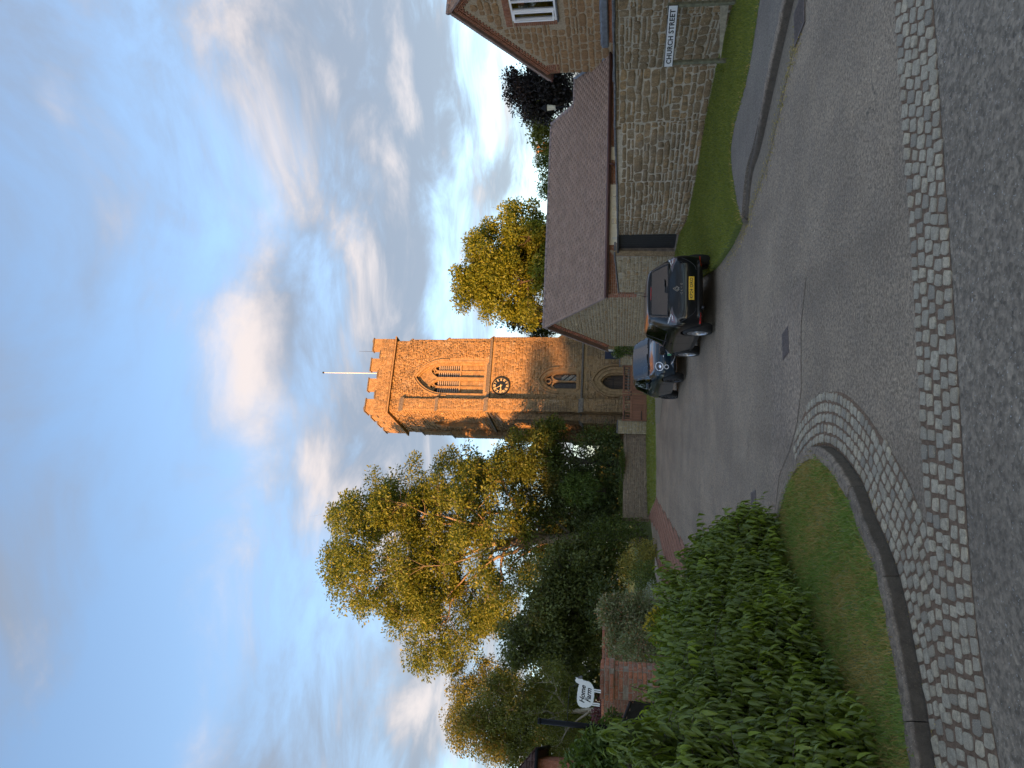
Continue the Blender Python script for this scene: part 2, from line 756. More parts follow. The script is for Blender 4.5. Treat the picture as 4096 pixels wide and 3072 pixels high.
asphalt('asphalt', (0.212, 0.164, 0.116), (0.298, 0.230, 0.159))
asphalt('asphalt_coarse', (0.177, 0.142, 0.104), (0.224, 0.183, 0.135), grain=62.0, bmp=1.0, chips=0.67)
asphalt('asphalt_patch', (0.211, 0.162, 0.117), (0.305, 0.232, 0.165), grain=70.0, bmp=1.0, chips=0.68)
asphalt('path_tarmac', (0.154, 0.126, 0.101), (0.203, 0.176, 0.138), grain=150.0, chips=0.76)
mortar('soil', (0.16, 0.115, 0.075), 9)
mortar('gutter_silt', (0.312, 0.258, 0.192), 22)
mortar('gravel_ground', (0.33, 0.28, 0.20), 40)
mortar('sett_bed', (0.316, 0.215, 0.145), 30)
mortar('turf', (0.153, 0.189, 0.048), 12)
mortar('turf_dry', (0.324, 0.364, 0.144), 12)
stone('granite', [(0.401, 0.344, 0.256), (0.498, 0.427, 0.310), (0.351, 0.310, 0.238), (0.546, 0.457, 0.318), (0.436, 0.360, 0.249), (0.244, 0.212, 0.167)], 30, 0.75, 0.5, (0.704, 0.589, 0.411), 0.8, 0.28, 0.006)
stone('kerb_granite', [(0.347, 0.273, 0.208), (0.416, 0.332, 0.249), (0.304, 0.244, 0.189)], 18, 0.8, 0.5, (0.693, 0.558, 0.415), 1.0, 0.45, 0.02)
stone('paver_brick', [(0.321, 0.159, 0.103), (0.386, 0.197, 0.130), (0.270, 0.137, 0.094), (0.361, 0.207, 0.144)], 12, 0.9, 0, bmp=0.5)
kerb_dirt()
# --- walls
stone('wall_stone', [(0.267, 0.181, 0.099), (0.337, 0.224, 0.118), (0.233, 0.163, 0.093), (0.394, 0.248, 0.118), (0.294, 0.206, 0.118)], 7, 0.92, 0.55, (0.591, 0.484, 0.328), streak=0.35)
mortar('wall_mortar', (0.607, 0.517, 0.396))
stone('gable_stone', [(0.356, 0.281, 0.174), (0.421, 0.342, 0.221), (0.302, 0.230, 0.136), (0.464, 0.372, 0.235), (0.324, 0.214, 0.108)], 7, 0.92, 0.2)
mortar('gable_mortar', (0.46, 0.40, 0.30))
stone('house_stone', [(0.298, 0.174, 0.084), (0.357, 0.216, 0.105), (0.258, 0.152, 0.075), (0.328, 0.207, 0.110)], 8, 0.92, 0.12)
mortar('house_mortar', (0.442, 0.352, 0.242))
stone('tower_stone', [(0.351, 0.228, 0.115), (0.408, 0.262, 0.130), (0.304, 0.198, 0.104), (0.446, 0.297, 0.152), (0.361, 0.215, 0.096), (0.332, 0.237, 0.141)], 4.5, 0.93, 0.75, (0.532, 0.430, 0.296), 0.9, 0.4, 0.03, streak=0.6)
mortar('tower_mortar', (0.450, 0.310, 0.172), 10)
stone('dressed_stone', [(0.370, 0.248, 0.129), (0.399, 0.270, 0.144), (0.342, 0.226, 0.117)], 5, 0.9, 0.2, (0.475, 0.392, 0.281), 0.6)
stone('weathered_ledge', [(0.17, 0.15, 0.125), (0.22, 0.19, 0.15)], 8, 0.95, 0.4, (0.4, 0.38, 0.33))
stone('pier_stone', [(0.40, 0.32, 0.19), (0.46, 0.375, 0.235), (0.35, 0.265, 0.145), (0.43, 0.33, 0.18)], 6, 0.92, 0.1)
stone('yard_stone', [(0.268, 0.196, 0.138), (0.334, 0.239, 0.160), (0.225, 0.167, 0.123), (0.362, 0.268, 0.181)], 7, 0.93, 0.4, (0.580, 0.522, 0.435))
mortar('yard_mortar', (0.360, 0.288, 0.210))
stone('slate_coping', [(0.132, 0.129, 0.132), (0.172, 0.168, 0.170), (0.149, 0.147, 0.149)], 9, 0.85, 0.5, (0.380, 0.368, 0.333))
stone('brick_red', [(0.298, 0.129, 0.075), (0.347, 0.159, 0.090), (0.265, 0.110, 0.071), (0.322, 0.173, 0.115)], 10, 0.9, 0.0, bmp=0.4)
stone('brick_old', [(0.456, 0.173, 0.099), (0.524, 0.214, 0.113), (0.372, 0.145, 0.099), (0.427, 0.235, 0.166), (0.276, 0.158, 0.118)], 10, 0.92, 0.5, (0.620, 0.552, 0.450), bmp=0.6)
mortar('brick_mortar', (0.42, 0.34, 0.27))
stone('roof_tile', [(0.360, 0.256, 0.204), (0.390, 0.279, 0.225), (0.377, 0.268, 0.214), (0.346, 0.242, 0.195)], 2.5, 0.8, 0.0, bmp=0.3, dirt=0.2)
stone('dark_tile', [(0.085, 0.045, 0.038), (0.11, 0.06, 0.048), (0.07, 0.04, 0.035)], 4, 0.85, 0.0, bmp=0.4)
plain('ridge_tile', (0.265, 0.20, 0.18), 0.8, 0.2, 6)
plain('lead', (0.155, 0.175, 0.20), 0.5, 0.25, 5, 0.3)
plain('gutter_brown', (0.090, 0.040, 0.036), 0.45)
plain('cream_paint', (0.72, 0.66, 0.52), 0.55, 0.06, 6)
plain('white_upvc', (0.78, 0.78, 0.78), 0.4)
plain('black_door', (0.013, 0.013, 0.015), 0.55, 0.3, 10)
plain('concrete', (0.22, 0.175, 0.135), 0.95, 0.3, 6, 0, 0.4)
plain('black_metal', (0.008, 0.0085, 0.010), 0.55, spec=0.15)
plain('black_board', (0.022, 0.018, 0.018), 0.6, 0.3, 12)
plain('dark_void', (0.012, 0.011, 0.010), 0.9)
plain('louvre', (0.42, 0.36, 0.30), 0.85, 0.15, 5)
plain('clock_black', (0.010, 0.012, 0.014), 0.35)
plain('gold_leaf', (0.86, 0.66, 0.33), 0.45, 0, 1, 0.25)
plain('white_pole', (0.78, 0.76, 0.72), 0.5)
plain('sign_white', (0.68, 0.68, 0.68), 0.45, 0.06, 20)
plain('sheep_white', (0.88, 0.88, 0.86), 0.5)
plain('sign_black', (0.012, 0.012, 0.013), 0.45)
plain('navy_board', (0.016, 0.022, 0.055), 0.45)
plain('paper_white', (0.62, 0.60, 0.55), 0.8)
plain('post_wood', (0.155, 0.150, 0.095), 0.9, 0.35, 14, 0, 0.5)
plain('pale_wood', (0.30, 0.265, 0.19), 0.85, 0.25, 14, 0, 0.3)
plain('hinge_iron', (0.02, 0.018, 0.016), 0.6)
plain('iron_cover', (0.125, 0.098, 0.085), 0.75, 0.25, 30, 0.2)
plain('lantern_glass', (0.62, 0.60, 0.47), 0.4)
plain('terracotta', (0.42, 0.24, 0.13), 0.85, 0.2, 5)


def wood(name, c0, c1, sc=(30, 30, 1.2)):
    m, b, p, o = newmat(name)
    co = worldco(b)
    mp = b.n('ShaderNodeMapping')
    b.link(co, mp.inputs[0])
    mp.inputs['Scale'].default_value = sc
    f = b.noise(mp.outputs[0], 1.0, 6, 0.65, 0.6)
    r = rnd(b)
    c = b.mix(b.maprange(f, 0.3, 0.7), c0, c1)
    c = b.mix(b.math('MULTIPLY', r, 0.35), c, tuple(x * 0.55 for x in c0))
    setp(b, p, Base_Color=c, Roughness=0.7)
    bump(b, p, f, 0.4, 0.01)
    return m


wood('gate_wood', (0.20, 0.085, 0.045), (0.30, 0.135, 0.072))
wood('door_wood', (0.055, 0.038, 0.028), (0.085, 0.06, 0.042))
wood('bark', (0.19, 0.155, 0.115), (0.33, 0.27, 0.20), (14, 14, 3))
wood('bark_dark', (0.07, 0.055, 0.042), (0.13, 0.10, 0.075), (14, 14, 3))
wood('bark_birch', (0.45, 0.38, 0.30), (0.66, 0.58, 0.48), (6, 6, 14))

# --- leaves
leafmat('leaf_ash', [(0.148, 0.196, 0.032), (0.200, 0.244, 0.044), (0.244, 0.274, 0.053), (0.122, 0.177, 0.032)])
leafmat('leaf_lime', [(0.161, 0.204, 0.023), (0.217, 0.255, 0.030), (0.265, 0.293, 0.037), (0.129, 0.179, 0.023)])
leafmat('leaf_birch', [(0.160, 0.177, 0.035), (0.213, 0.226, 0.042), (0.244, 0.245, 0.047), (0.129, 0.160, 0.035)])
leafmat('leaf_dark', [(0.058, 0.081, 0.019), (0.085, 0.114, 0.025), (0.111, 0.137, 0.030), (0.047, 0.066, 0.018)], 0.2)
leafmat('leaf_mid', [(0.093, 0.130, 0.025), (0.129, 0.173, 0.032), (0.163, 0.206, 0.038), (0.070, 0.103, 0.022)], 0.3)
leafmat('leaf_willow', [(0.111, 0.133, 0.033), (0.146, 0.172, 0.041), (0.179, 0.203, 0.047), (0.085, 0.108, 0.028)], 0.3)
leafmat('leaf_laurel', [(0.095, 0.148, 0.028), (0.132, 0.193, 0.035), (0.166, 0.227, 0.043), (0.076, 0.118, 0.023)], 0.3)
leafmat('leaf_copper', [(0.017, 0.013, 0.015), (0.025, 0.019, 0.019), (0.021, 0.021, 0.015), (0.013, 0.012, 0.013)], 0.12)
leafmat('leaf_yellow', [(0.308, 0.266, 0.046), (0.392, 0.329, 0.058), (0.238, 0.224, 0.046), (0.168, 0.175, 0.039)], 0.3)
leafmat('leaf_gold_green', [(0.17, 0.185, 0.03), (0.22, 0.23, 0.035), (0.12, 0.145, 0.03)], 0.35)
leafmat('leaf_silver', [(0.325, 0.358, 0.286), (0.416, 0.442, 0.364), (0.234, 0.267, 0.195)], 0.2)
leafmat('leaf_grey_green', [(0.204, 0.235, 0.102), (0.261, 0.281, 0.123), (0.165, 0.198, 0.086), (0.388, 0.309, 0.190)], 0.25)
leafmat('flower_yellow', [(0.45, 0.33, 0.02), (0.55, 0.42, 0.03), (0.25, 0.23, 0.03)], 0.3)
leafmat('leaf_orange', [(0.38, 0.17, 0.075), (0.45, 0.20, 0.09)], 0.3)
leafmat('leaf_red', [(0.12, 0.03, 0.035), (0.16, 0.045, 0.05), (0.09, 0.035, 0.03)], 0.3)
leafmat('leaf_hedge', [(0.121, 0.168, 0.020), (0.175, 0.234, 0.027), (0.226, 0.291, 0.035), (0.094, 0.133, 0.018), (0.159, 0.212, 0.024)], 0.25, 0.36, 0.5)
leafmat('leaf_hedge_young', [(0.273, 0.364, 0.046), (0.336, 0.428, 0.058), (0.231, 0.309, 0.043)], 0.4, 0.4, 0.35)
leafmat('grass', [(0.183, 0.212, 0.042), (0.236, 0.260, 0.053), (0.299, 0.300, 0.069), (0.153, 0.181, 0.036)], 0.35, 0.6, 0.2)
leafmat('grass_dry', [(0.476, 0.352, 0.123), (0.394, 0.315, 0.101), (0.559, 0.409, 0.160), (0.248, 0.238, 0.058)], 0.3, 0.7, 0.2)
leafmat('grass_rough', [(0.200, 0.301, 0.066), (0.250, 0.350, 0.084), (0.325, 0.385, 0.120), (0.175, 0.266, 0.054)], 0.35, 0.6, 0.2)
# --- cars
plain('paint_black', (0.004, 0.0045, 0.006), 0.3, coat=0.7, spec=0.1)
plain('paint_blue', (0.008, 0.022, 0.036), 0.3, coat=0.9, metal=0.15, spec=0.2)
plain('car_plastic', (0.016, 0.016, 0.017), 0.55)
plain('tyre', (0.016, 0.016, 0.016), 0.8)
plain('alloy', (0.55, 0.56, 0.58), 0.3, metal=0.85)
plain('alloy_dark', (0.045, 0.045, 0.05), 0.4, metal=0.5)
plain('chrome', (0.78, 0.78, 0.80), 0.12, metal=1.0)
plain('lamp_clear', (0.07, 0.058, 0.062), 0.12, coat=1.0)
plain('lamp_lens', (0.16, 0.06, 0.065), 0.15, coat=1.0)
plain('lamp_white', (0.85, 0.85, 0.85), 0.2, coat=1.0)
plain('lamp_red', (0.55, 0.02, 0.02), 0.2, coat=1.0)
plain('plate_yellow', (0.80, 0.47, 0.03), 0.5)
plain('plate_green', (0.12, 0.42, 0.22), 0.5)
plain('seat_cloth', (0.20, 0.19, 0.175), 0.9)
plain('dash', (0.05, 0.05, 0.052), 0.7)
plain('interior', (0.02, 0.02, 0.022), 0.8)


def glass(name, tint, frac=0.5, rough=0.02):
    m, b, p, out = newmat(name)
    fr = b.n('ShaderNodeFresnel')
    fr.inputs[0].default_value = 1.6
    tr = b.n('ShaderNodeBsdfTransparent')
    tr.inputs[0].default_value = (*tint, 1)
    gl = b.n('ShaderNodeBsdfGlossy')
    gl.inputs['Roughness'].default_value = rough
    gl.inputs[0].default_value = (0.95, 0.97, 1, 1)
    mx = b.n('ShaderNodeMixShader')
    b.link(b.math('ADD', b.math('MULTIPLY', fr.outputs[0], 1.15), frac, clamp=True), mx.inputs[0])
    b.link(tr.outputs[0], mx.inputs[1])
    b.link(gl.outputs[0], mx.inputs[2])
    b.link(mx.outputs[0], out.inputs[0])
    return m


glass('car_glass', (0.10, 0.115, 0.115), 0.02)
glass('car_glass_clear', (0.75, 0.82, 0.82), 0.05)
glass('window_glass', (0.35, 0.36, 0.38), 0.12, 0.03)
plain('leaded_glass', (0.055, 0.05, 0.05), 0.25, 0.4, 9)
plain('leaded_pale', (0.28, 0.30, 0.27), 0.3, 0.2, 9)
M = MATS
# ------------------------------------------------------------------ small pieces (stones, bricks, tiles, leaves)
def rounded_piece(seed, jit=0.06, inset=0.16, corner=0.2, dome=0.12, n_side=2):
    """unit piece: |x|,|y| <= .5, z from 0 to 1, worn edges"""
    rg = random.Random(seed)
    c = corner
    base = [(-.5 + c, -.5), (.5 - c, -.5), (.5, -.5 + c), (.5, .5 - c), (.5 - c, .5), (-.5 + c, .5), (-.5, .5 - c), (-.5, -.5 + c)]
    base = [(x + rg.uniform(-jit, jit) * .6, y + rg.uniform(-jit, jit)) for x, y in base]
    top = [(x * (1 - inset) + rg.uniform(-jit, jit) * .4, y * (1 - inset) + rg.uniform(-jit, jit) * .4) for x, y in base]
    V = [(x, y, -0.6) for x, y in base] + [(x, y, 0.62 + rg.uniform(-.06, .06)) for x, y in base] + [(x, y, 0.92 + rg.uniform(-.08, .08)) for x, y in top] + [(rg.uniform(-.08, .08), rg.uniform(-.08, .08), 0.95 + dome)]
    F = []
    for ring in (0, 8):
        for i in range(8):
            j = (i + 1) % 8
            F.append((ring + i, ring + j, ring + 8 + j, ring + 8 + i))
    T = [(16 + i, 16 + (i + 1) % 8, 24) for i in range(8)]
    # triangles only, so that pieces can be joined with one face size
    tri = []
    for a, b_, c_, d in F:
        tri += [(a, b_, c_), (a, c_, d)]
    return np.array(V, dtype=np.float32), np.array(tri + T, dtype=np.int32)


def box_piece(bev=0.04):
    V = []
    for z, s in ((-.6, 0), (1 - bev * 2, 0), (1, bev)):
        V += [(-.5 + s, -.5 + s, z), (.5 - s, -.5 + s, z), (.5 - s, .5 - s, z), (-.5 + s, .5 - s, z)]
    F = []
    for r in (0, 4):
        for i in range(4):
            j = (i + 1) % 4
            F += [(r + i, r + j, r + 4 + j), (r + i, r + 4 + j, r + 4 + i)]
    F += [(8, 9, 10), (8, 10, 11)]
    return np.array(V, dtype=np.float32), np.array(F, dtype=np.int32)


def taper_slab(thick0=0.25, thick1=1.0):
    """roof tile: thin at the head (+y), full thickness at the tail (-y)"""
    V = [(-.5, -.5, 0), (.5, -.5, 0), (.5, .5, 0), (-.5, .5, 0), (-.5, -.5, thick1), (.5, -.5, thick1), (.5, .5, thick0), (-.5, .5, thick0)]
    F = [(4, 5, 6), (4, 6, 7), (0, 1, 5), (0, 5, 4), (1, 2, 6), (1, 6, 5), (2, 3, 7), (2, 7, 6), (3, 0, 4), (3, 4, 7)]
    return np.array(V, dtype=np.float32), np.array(F, dtype=np.int32)


STONE_VARS = [rounded_piece(i) for i in range(10)]
RUBBLE_VARS = [rounded_piece(40 + i, 0.13, 0.15, 0.17, 0.22) for i in range(14)]
SETT_VARS = [rounded_piece(100 + i, 0.10, 0.13, 0.14, 0.03) for i in range(10)]
BRICK_VARS = [rounded_piece(200 + i, 0.02, 0.06, 0.05, 0.0) for i in range(4)]
BOX_VARS = [box_piece()]
TILE_VARS = [taper_slab()]
_piece_mesh = {}


def place_pieces(name, xfs, variants, mat, parent, n_parts, ref=None, restname=None, smooth=True, seed=0, key=None):
    """xfs: 4x4 matrices (in parent space) of unit pieces. The n_parts nearest to ref become objects, the rest one joined part"""
    rg = random.Random(seed)
    if not xfs:
        return
    if ref is not None:
        ref = Vector(ref)
        xfs = sorted(xfs, key=lambda m: (m.to_translation() - ref).length)
    key = key or name
    pick = [rg.randrange(len(variants)) for _ in xfs]
    for m, k in zip(xfs[:n_parts], pick):
        mk = (key, id(variants), k, mat.name)
        me = _piece_mesh.get(mk)
        if me is None:
            me = npmesh(name, variants[k][0], variants[k][1], smooth)
            me.materials.append(mat)
            _piece_mesh[mk] = me
        o = bpy.data.objects.new(name, me)
        COL.objects.link(o)
        o.parent = parent
        o.matrix_local = m
    rest = list(zip(xfs[n_parts:], pick[n_parts:]))
    if rest:
        Vs, Fs, b = [], [], 0
        for m, k in rest:
            A = np.array(m, dtype=np.float32)
            v, f = variants[k]
            Vs.append(v @ A[:3, :3].T + A[:3, 3])
            Fs.append(f + b)
            b += len(v)
        me = npmesh(restname or name + '_work', np.concatenate(Vs), np.concatenate(Fs), smooth)
        o = link(restname or name + '_work', me, parent, mat)
        o['kind'] = 'stuff'


def courses(W, H, ch, ln, gap, seed, ok=None, u0=0.0, v0=0.0, jv=0.25, brick=False):
    """rectangles (u, v, w, h) of a coursed wall; ok(u, v) says whether a spot is wall"""
    rg = random.Random(seed)
    out = []
    v = v0
    row = 0
    while v < v0 + H - 0.02:
        h = rg.uniform(*ch) if not brick else ch[0]
        if v + h > v0 + H:
            h = v0 + H - v
        u = u0 - (rg.uniform(0, ln[1]) if not brick else (row % 2) * ln[0] * 0.5)
        while u < u0 + W:
            w = rg.uniform(*ln) if not brick else ln[0]
            a, b = max(u, u0), min(u + w, u0 + W)
            if b - a > 0.05:
                sub = [(a, v, b - a, h)]
                if not brick and h > ch[0] * 1.25 and rg.random() < 0.22:
                    hh = h * rg.uniform(.4, .6)
                    sub = [(a, v, b - a, hh), (a, v + hh, b - a, h - hh)]
                for (a_, v_, w_, h_) in sub:
                    def good(p, q, pw, ph):
                        if ok is None:
                            return True
                        return all(ok(p + pw * i, q + ph * j) for i in (.06, .5, .94) for j in (.08, .92))
                    if good(a_, v_, w_, h_):
                        out.append((a_, v_, w_, h_))
                    else:
                        for parts in (2, 4):
                            ww = w_ / parts
                            if ww < 0.05:
                                break
                            pcs = [(a_ + ww * i, v_, ww, h_) for i in range(parts)]
                            gd = [pc for pc in pcs if good(*pc)]
                            if gd:
                                x0, x1 = gd[0][0], gd[-1][0] + ww
                                if good(x0, v_, x1 - x0, h_):
                                    out.append((x0, v_, x1 - x0, h_))
                                else:
                                    out += gd
                                break
            u += w
        v += h
        row += 1
    return [(a + gap / 2, b + gap / 2, c - gap, d - gap) for a, b, c, d in out if c > gap * 2 and d > gap * 1.5]


def face_xfs(rects, origin, u, v, proud, seed, sink=0.004, tilt=0.012, var=0.5):
    """unit-piece matrices for rectangles on a face"""
    rg = random.Random(seed)
    u, v = Vector(u).normalized(), Vector(v).normalized()
    n = u.cross(v)
    o = Vector(origin)
    out = []
    for a, b, w, h in rects:
        d = proud * (1 + rg.uniform(-var, var))
        c = o + u * (a + w / 2) + v * (b + h / 2) - n * sink
        rot = Matrix.Rotation(rg.gauss(0, tilt), 3, n)
        U, V = rot @ u, rot @ v
        out.append(Matrix(((U.x * w, V.x * h, n.x * d, c.x), (U.y * w, V.y * h, n.y * d, c.y), (U.z * w, V.z * h, n.z * d, c.z), (0, 0, 0, 1))))
    return out


def arch(w, spring, apex, n=8, x0=0.0, z0=0.0):
    """outline of a pointed opening: starts bottom left, ends bottom right; w wide, springing and apex heights"""
    h = apex - spring
    a = w / 2
    # circle through (-a,spring) tangent vertical and (0,apex): centre at (-a+r, spring)
    r = (a * a + h * h) / (2 * a)
    pts = [(x0 - a, z0)]
    th = math.atan2(h, -(0 - (-a + r)))          # angle at the apex
    for i in range(n + 1):
        t = math.pi - (math.pi - math.atan2(h, (a - r))) * i / n
        pts.append((x0 - a + r + r * math.cos(t), spring + r * math.sin(t)))
    right = [(2 * x0 - p, q) for p, q in reversed(pts[:-1])]
    return pts + right


def arch_has(x, z, w, spring, apex, x0=0.0, z0=0.0, grow=0.0):
    x = abs(x - x0)
    a = w / 2 + grow
    if z < z0 - grow or x > a:
        return False
    if z <= spring:
        return True
    h = apex + grow - spring
    r = (a * a + h * h) / (2 * a)
    return (x - a + r) ** 2 + (z - spring) ** 2 <= r * r


# ------------------------------------------------------------------ foliage
def leaf_diamond():
    V = np.array([(0, 0, 0), (.45, .26, .04), (1, 0, -.06), (.5, -.26, .04)], dtype=np.float32)
    return V, np.array([(0, 3, 2, 1)], dtype=np.int32)


def leaf_big(curl=0.55, fold=0.42):
    xs = [0.0, 0.18, 0.42, 0.7, 1.0]
    ws = [0.02, 0.135, 0.175, 0.125, 0.0]
    V = []
    for x, w in zip(xs, ws):
        z = -curl * x * x
        V += [(x, w, z + fold * w * 2), (x, 0, z), (x, -w, z + fold * w * 2)]
    F = []
    for i in range(4):
        a, b = 3 * i, 3 * i + 3
        F += [(a, a + 1, b + 1, b), (a + 1, a + 2, b + 2, b + 1)]
    return np.array(V, dtype=np.float32), np.array(F, dtype=np.int32)


LEAF = leaf_diamond()
BIGLEAF = leaf_big()


def norm(a):
    return a / np.maximum(np.linalg.norm(a, axis=1, keepdims=True), 1e-9)


def leaf_frames(axis, up, rg, twist=0.5):
    """columns: axis, side, normal for each leaf"""
    x = norm(axis)
    z = up + rg.normal(0, twist, up.shape)
    z = norm(z - x * (z * x).sum(1, keepdims=True))
    y = np.cross(z, x)
    return x, y, z


def leaf_mesh(name, P, axis, up, size, rg, tmpl=LEAF, twist=0.5):
    V0, F0 = tmpl
    x, y, z = leaf_frames(axis, up, rg, twist)
    s = size[:, None, None]
    V = P[:, None, :] + s * (V0[None, :, 0:1] * x[:, None, :] + V0[None, :, 1:2] * y[:, None, :] + V0[None, :, 2:3] * z[:, None, :])
    n = len(P)
    F = (F0[None, :, :] + (np.arange(n) * len(V0))[:, None, None]).reshape(-1, F0.shape[1])
    return npmesh(name, V.reshape(-1, 3), F, len(V0) > 4)


def ellipsoid_points(n, c, r, rg, shell=0.4):
    d = norm(rg.normal(size=(n, 3)))
    k = rg.random(n) ** shell
    return np.array(c) + d * k[:, None] * np.array(r)


def bez(a, b, sag, n=6, rg=None, jit=0.0):
    a, b = Vector(a), Vector(b)
    mid = (a + b) / 2 + Vector(sag)
    pts = []
    for i in range(n):
        t = i / (n - 1)
        p = a * (1 - t) ** 2 + mid * 2 * t * (1 - t) + b * t * t
        if jit and 0 < i < n - 1:
            p += Vector(rg.normal(0, jit, 3))
        pts.append(p)
    return pts


def make_tree(name, label, cat, base, trunk_r, fork, crowns, leafm, barkm, seed, leaf=0.12, per=90, clump=0.7, limbs=8, group=None,
              flat=0.75, droop=0.0, shell=0.3, twigs=3, lean=(0, 0), upbias=0.9, trunk_sides=9, thin=1.0, taper_to=None):
    """trunk, limbs to groups of leaf clumps, leaf-sized faces round each clump. crowns: (centre, radii, clumps) in world space"""
    rg = np.random.default_rng(seed)
    base = Vector(base)
    root = thing(name, label, cat, base, 0, group)
    fork = Vector(fork) - base
    C = []
    for c, r, n in crowns:
        C.append(ellipsoid_points(n, Vector(c) - base, r, rg, shell))
    C = np.concatenate(C)
    mb = MB()
    lean = Vector((lean[0], lean[1], 0))
    tp = bez((0, 0, -0.15), fork, lean, 7, rg, trunk_r * 0.12)
    tr = [trunk_r * (1.25 if i == 0 else 1.0 - 0.45 * i / 6) for i in range(7)]
    mb.tube(tp, tr, trunk_sides)
    top = max(C[:, 2])
    # limb ends: spread over the crown
    idx = [int(rg.integers(len(C)))]
    for _ in range(min(limbs, len(C)) - 1):
        d = np.min(np.linalg.norm(C[:, None, :] - C[idx][None, :, :], axis=2), axis=1)
        idx.append(int(np.argmax(d)))
    nodes, nrad = [], []
    for j, i in enumerate(idx):
        end = Vector(C[i])
        s = tp[3 + (j % 4)] if j % 3 else tp[-1]
        e = s.lerp(end, 0.86)
        pts = bez(s, e, Vector((0, 0, 0.12 * (e - s).length)) + Vector((e.x - s.x, e.y - s.y, 0)) * -0.05, 8, rg, 0.02 * (e - s).length)
        r0 = trunk_r * rg.uniform(.34, .5) * thin
        rs = [r0 * (1 - .8 * k / 7) for k in range(8)]
        mb.tube(pts, rs, 6)
        for k in range(1, 8):
            nodes.append(pts[k])
            nrad.append(rs[k])
    N = np.array([tuple(p) for p in nodes])
    for i in range(len(C)):
        d = np.linalg.norm(N - C[i], axis=1) + np.maximum(0, N[:, 2] - C[i][2]) * 0.8
        k = int(np.argmin(d))
        a, b = Vector(N[k]), Vector(C[i])
        L = (b - a).length
        r0 = min(nrad[k] * 0.7, 0.012 + 0.014 * L)
        mb.tube(bez(a, b, (0, 0, (0.10 - droop * .3) * L), 5, rg, 0.03 * L), [r0, r0 * .8, r0 * .6, r0 * .45, r0 * .25], 4, False)
        for _ in range(twigs):
            e = b + Vector(rg.normal(0, clump * 0.55, 3)) * Vector((1, 1, flat)).length * 0.7
            s = a.lerp(b, rg.uniform(.55, 1))
            mb.tube([s, s.lerp(e, .5) + Vector((0, 0, .05)), e], [r0 * .35, r0 * .25, r0 * .12], 3, False)
    mb.build('trunk', barkm, root, True)
    # leaves
    n = len(C) * per
    ci = np.repeat(np.arange(len(C)), per)
    cs = rg.uniform(.7, 1.25, len(C))[ci] * clump
    d = norm(rg.normal(size=(n, 3)))
    rr = rg.random(n) ** 0.45
    P = C[ci] + d * (rr * cs)[:, None] * np.array([1, 1, flat])
    if droop:
        P[:, 2] -= droop * np.abs(rg.normal(0, 1, n)) * clump
    ax = d * np.array([1, 1, .6]) + rg.normal(0, .6, (n, 3))
    ax[:, 2] -= 0.25 + droop
    up = np.zeros((n, 3))
    up[:, 2] = upbias
    up += d * 0.5
    sz = leaf * rg.uniform(.6, 1.3, n)
    me = leaf_mesh('crown', P, ax, up, sz, rg, LEAF, 0.7)
    link('crown', me, root, leafm)
    return root


def make_bush(name, label, cat, blobs, leafm, seed, leaf=0.06, n=3000, group=None, stems=6, barkm=None, tmpl=LEAF, shell=0.35, droop=0.2, extra=None):
    """low plant: leaves spread through overlapping rounded masses (world space) over a few stems"""
    rg = np.random.default_rng(seed)
    c0 = Vector(blobs[0][0])
    base = Vector((c0.x, c0.y, min(b[0][2] - b[1][2] for b in blobs)))
    root = thing(name, label, cat, base, 0, group)
    vol = np.array([b[1][0] * b[1][1] + b[1][0] * b[1][2] for b in blobs])
    Ps, Ds = [], []
    for (c, r), k in zip(blobs, (vol / vol.sum() * n).astype(int)):
        d = norm(rg.normal(size=(k, 3)))
        rad = rg.random(k) ** shell
        lump = 1 + 0.16 * np.sin(d[:, 0] * 7 + seed) * np.sin(d[:, 1] * 6 + 1) + 0.12 * np.sin(d[:, 2] * 9 + d[:, 0] * 5)
        Ps.append(np.array(Vector(c) - base) + d * (rad * lump)[:, None] * np.array(r))
        Ds.append(d)
    P, D = np.concatenate(Ps), np.concatenate(Ds)
    keep = P[:, 2] > 0.01
    P, D = P[keep], D[keep]
    m = len(P)
    ax = D + rg.normal(0, .55, (m, 3))
    ax[:, 2] -= droop
    up = D * .6 + np.array([0, 0, .8])
    me = leaf_mesh('foliage', P, ax, up, leaf * rg.uniform(.6, 1.35, m), rg, tmpl, .6)
    link('foliage', me, root, leafm)
    if extra:
        em, frac, esz = extra
        k = int(m * frac)
        sel = rg.choice(np.where(D[:, 2] > -.2)[0], min(k, (D[:, 2] > -.2).sum()), False)
        fo = link('flowers', leaf_mesh('flowers', P[sel] + D[sel] * leaf * .8, D[sel] + rg.normal(0, .5, (len(sel), 3)), D[sel], esz * rg.uniform(.6, 1.3, len(sel)), rg, LEAF, .8), root, em)
        fo['kind'] = 'stuff'
    mb = MB()
    for i in range(stems):
        c, r = blobs[i % len(blobs)]
        e = Vector(c) - base + Vector(rg.normal(0, .45, 3)) * Vector(r).length * .5
        a = Vector((rg.normal(0, .12), rg.normal(0, .12), -0.05))
        mb.tube(bez(a, e, (0, 0, .1), 5, rg, .02), [.03, .025, .02, .014, .006], 5)
    mb.build('stem', barkm or MATS['bark_dark'], root, True)
    return root
# ------------------------------------------------------------------ ground, roads, kerbs, setts
def struct(o):
    o['kind'] = 'structure'
    return o


def sheet_terrain():
    ys = [-800, -60, -10, 5] + [7 + i for i in range(0, 43)] + [60, 120, 300, 1500]
    xs = [-1500, -300, -60, -20, 0, 20, 60, 300, 1500]
    V = [(x, y, g(y) - 0.05) for y in ys for x in xs]
    n = len(xs)
    F = [(j * n + i, j * n + i + 1, (j + 1) * n + i + 1, (j + 1) * n + i) for j in range(len(ys) - 1) for i in range(n - 1)]
    return npmesh('ground', V, F)


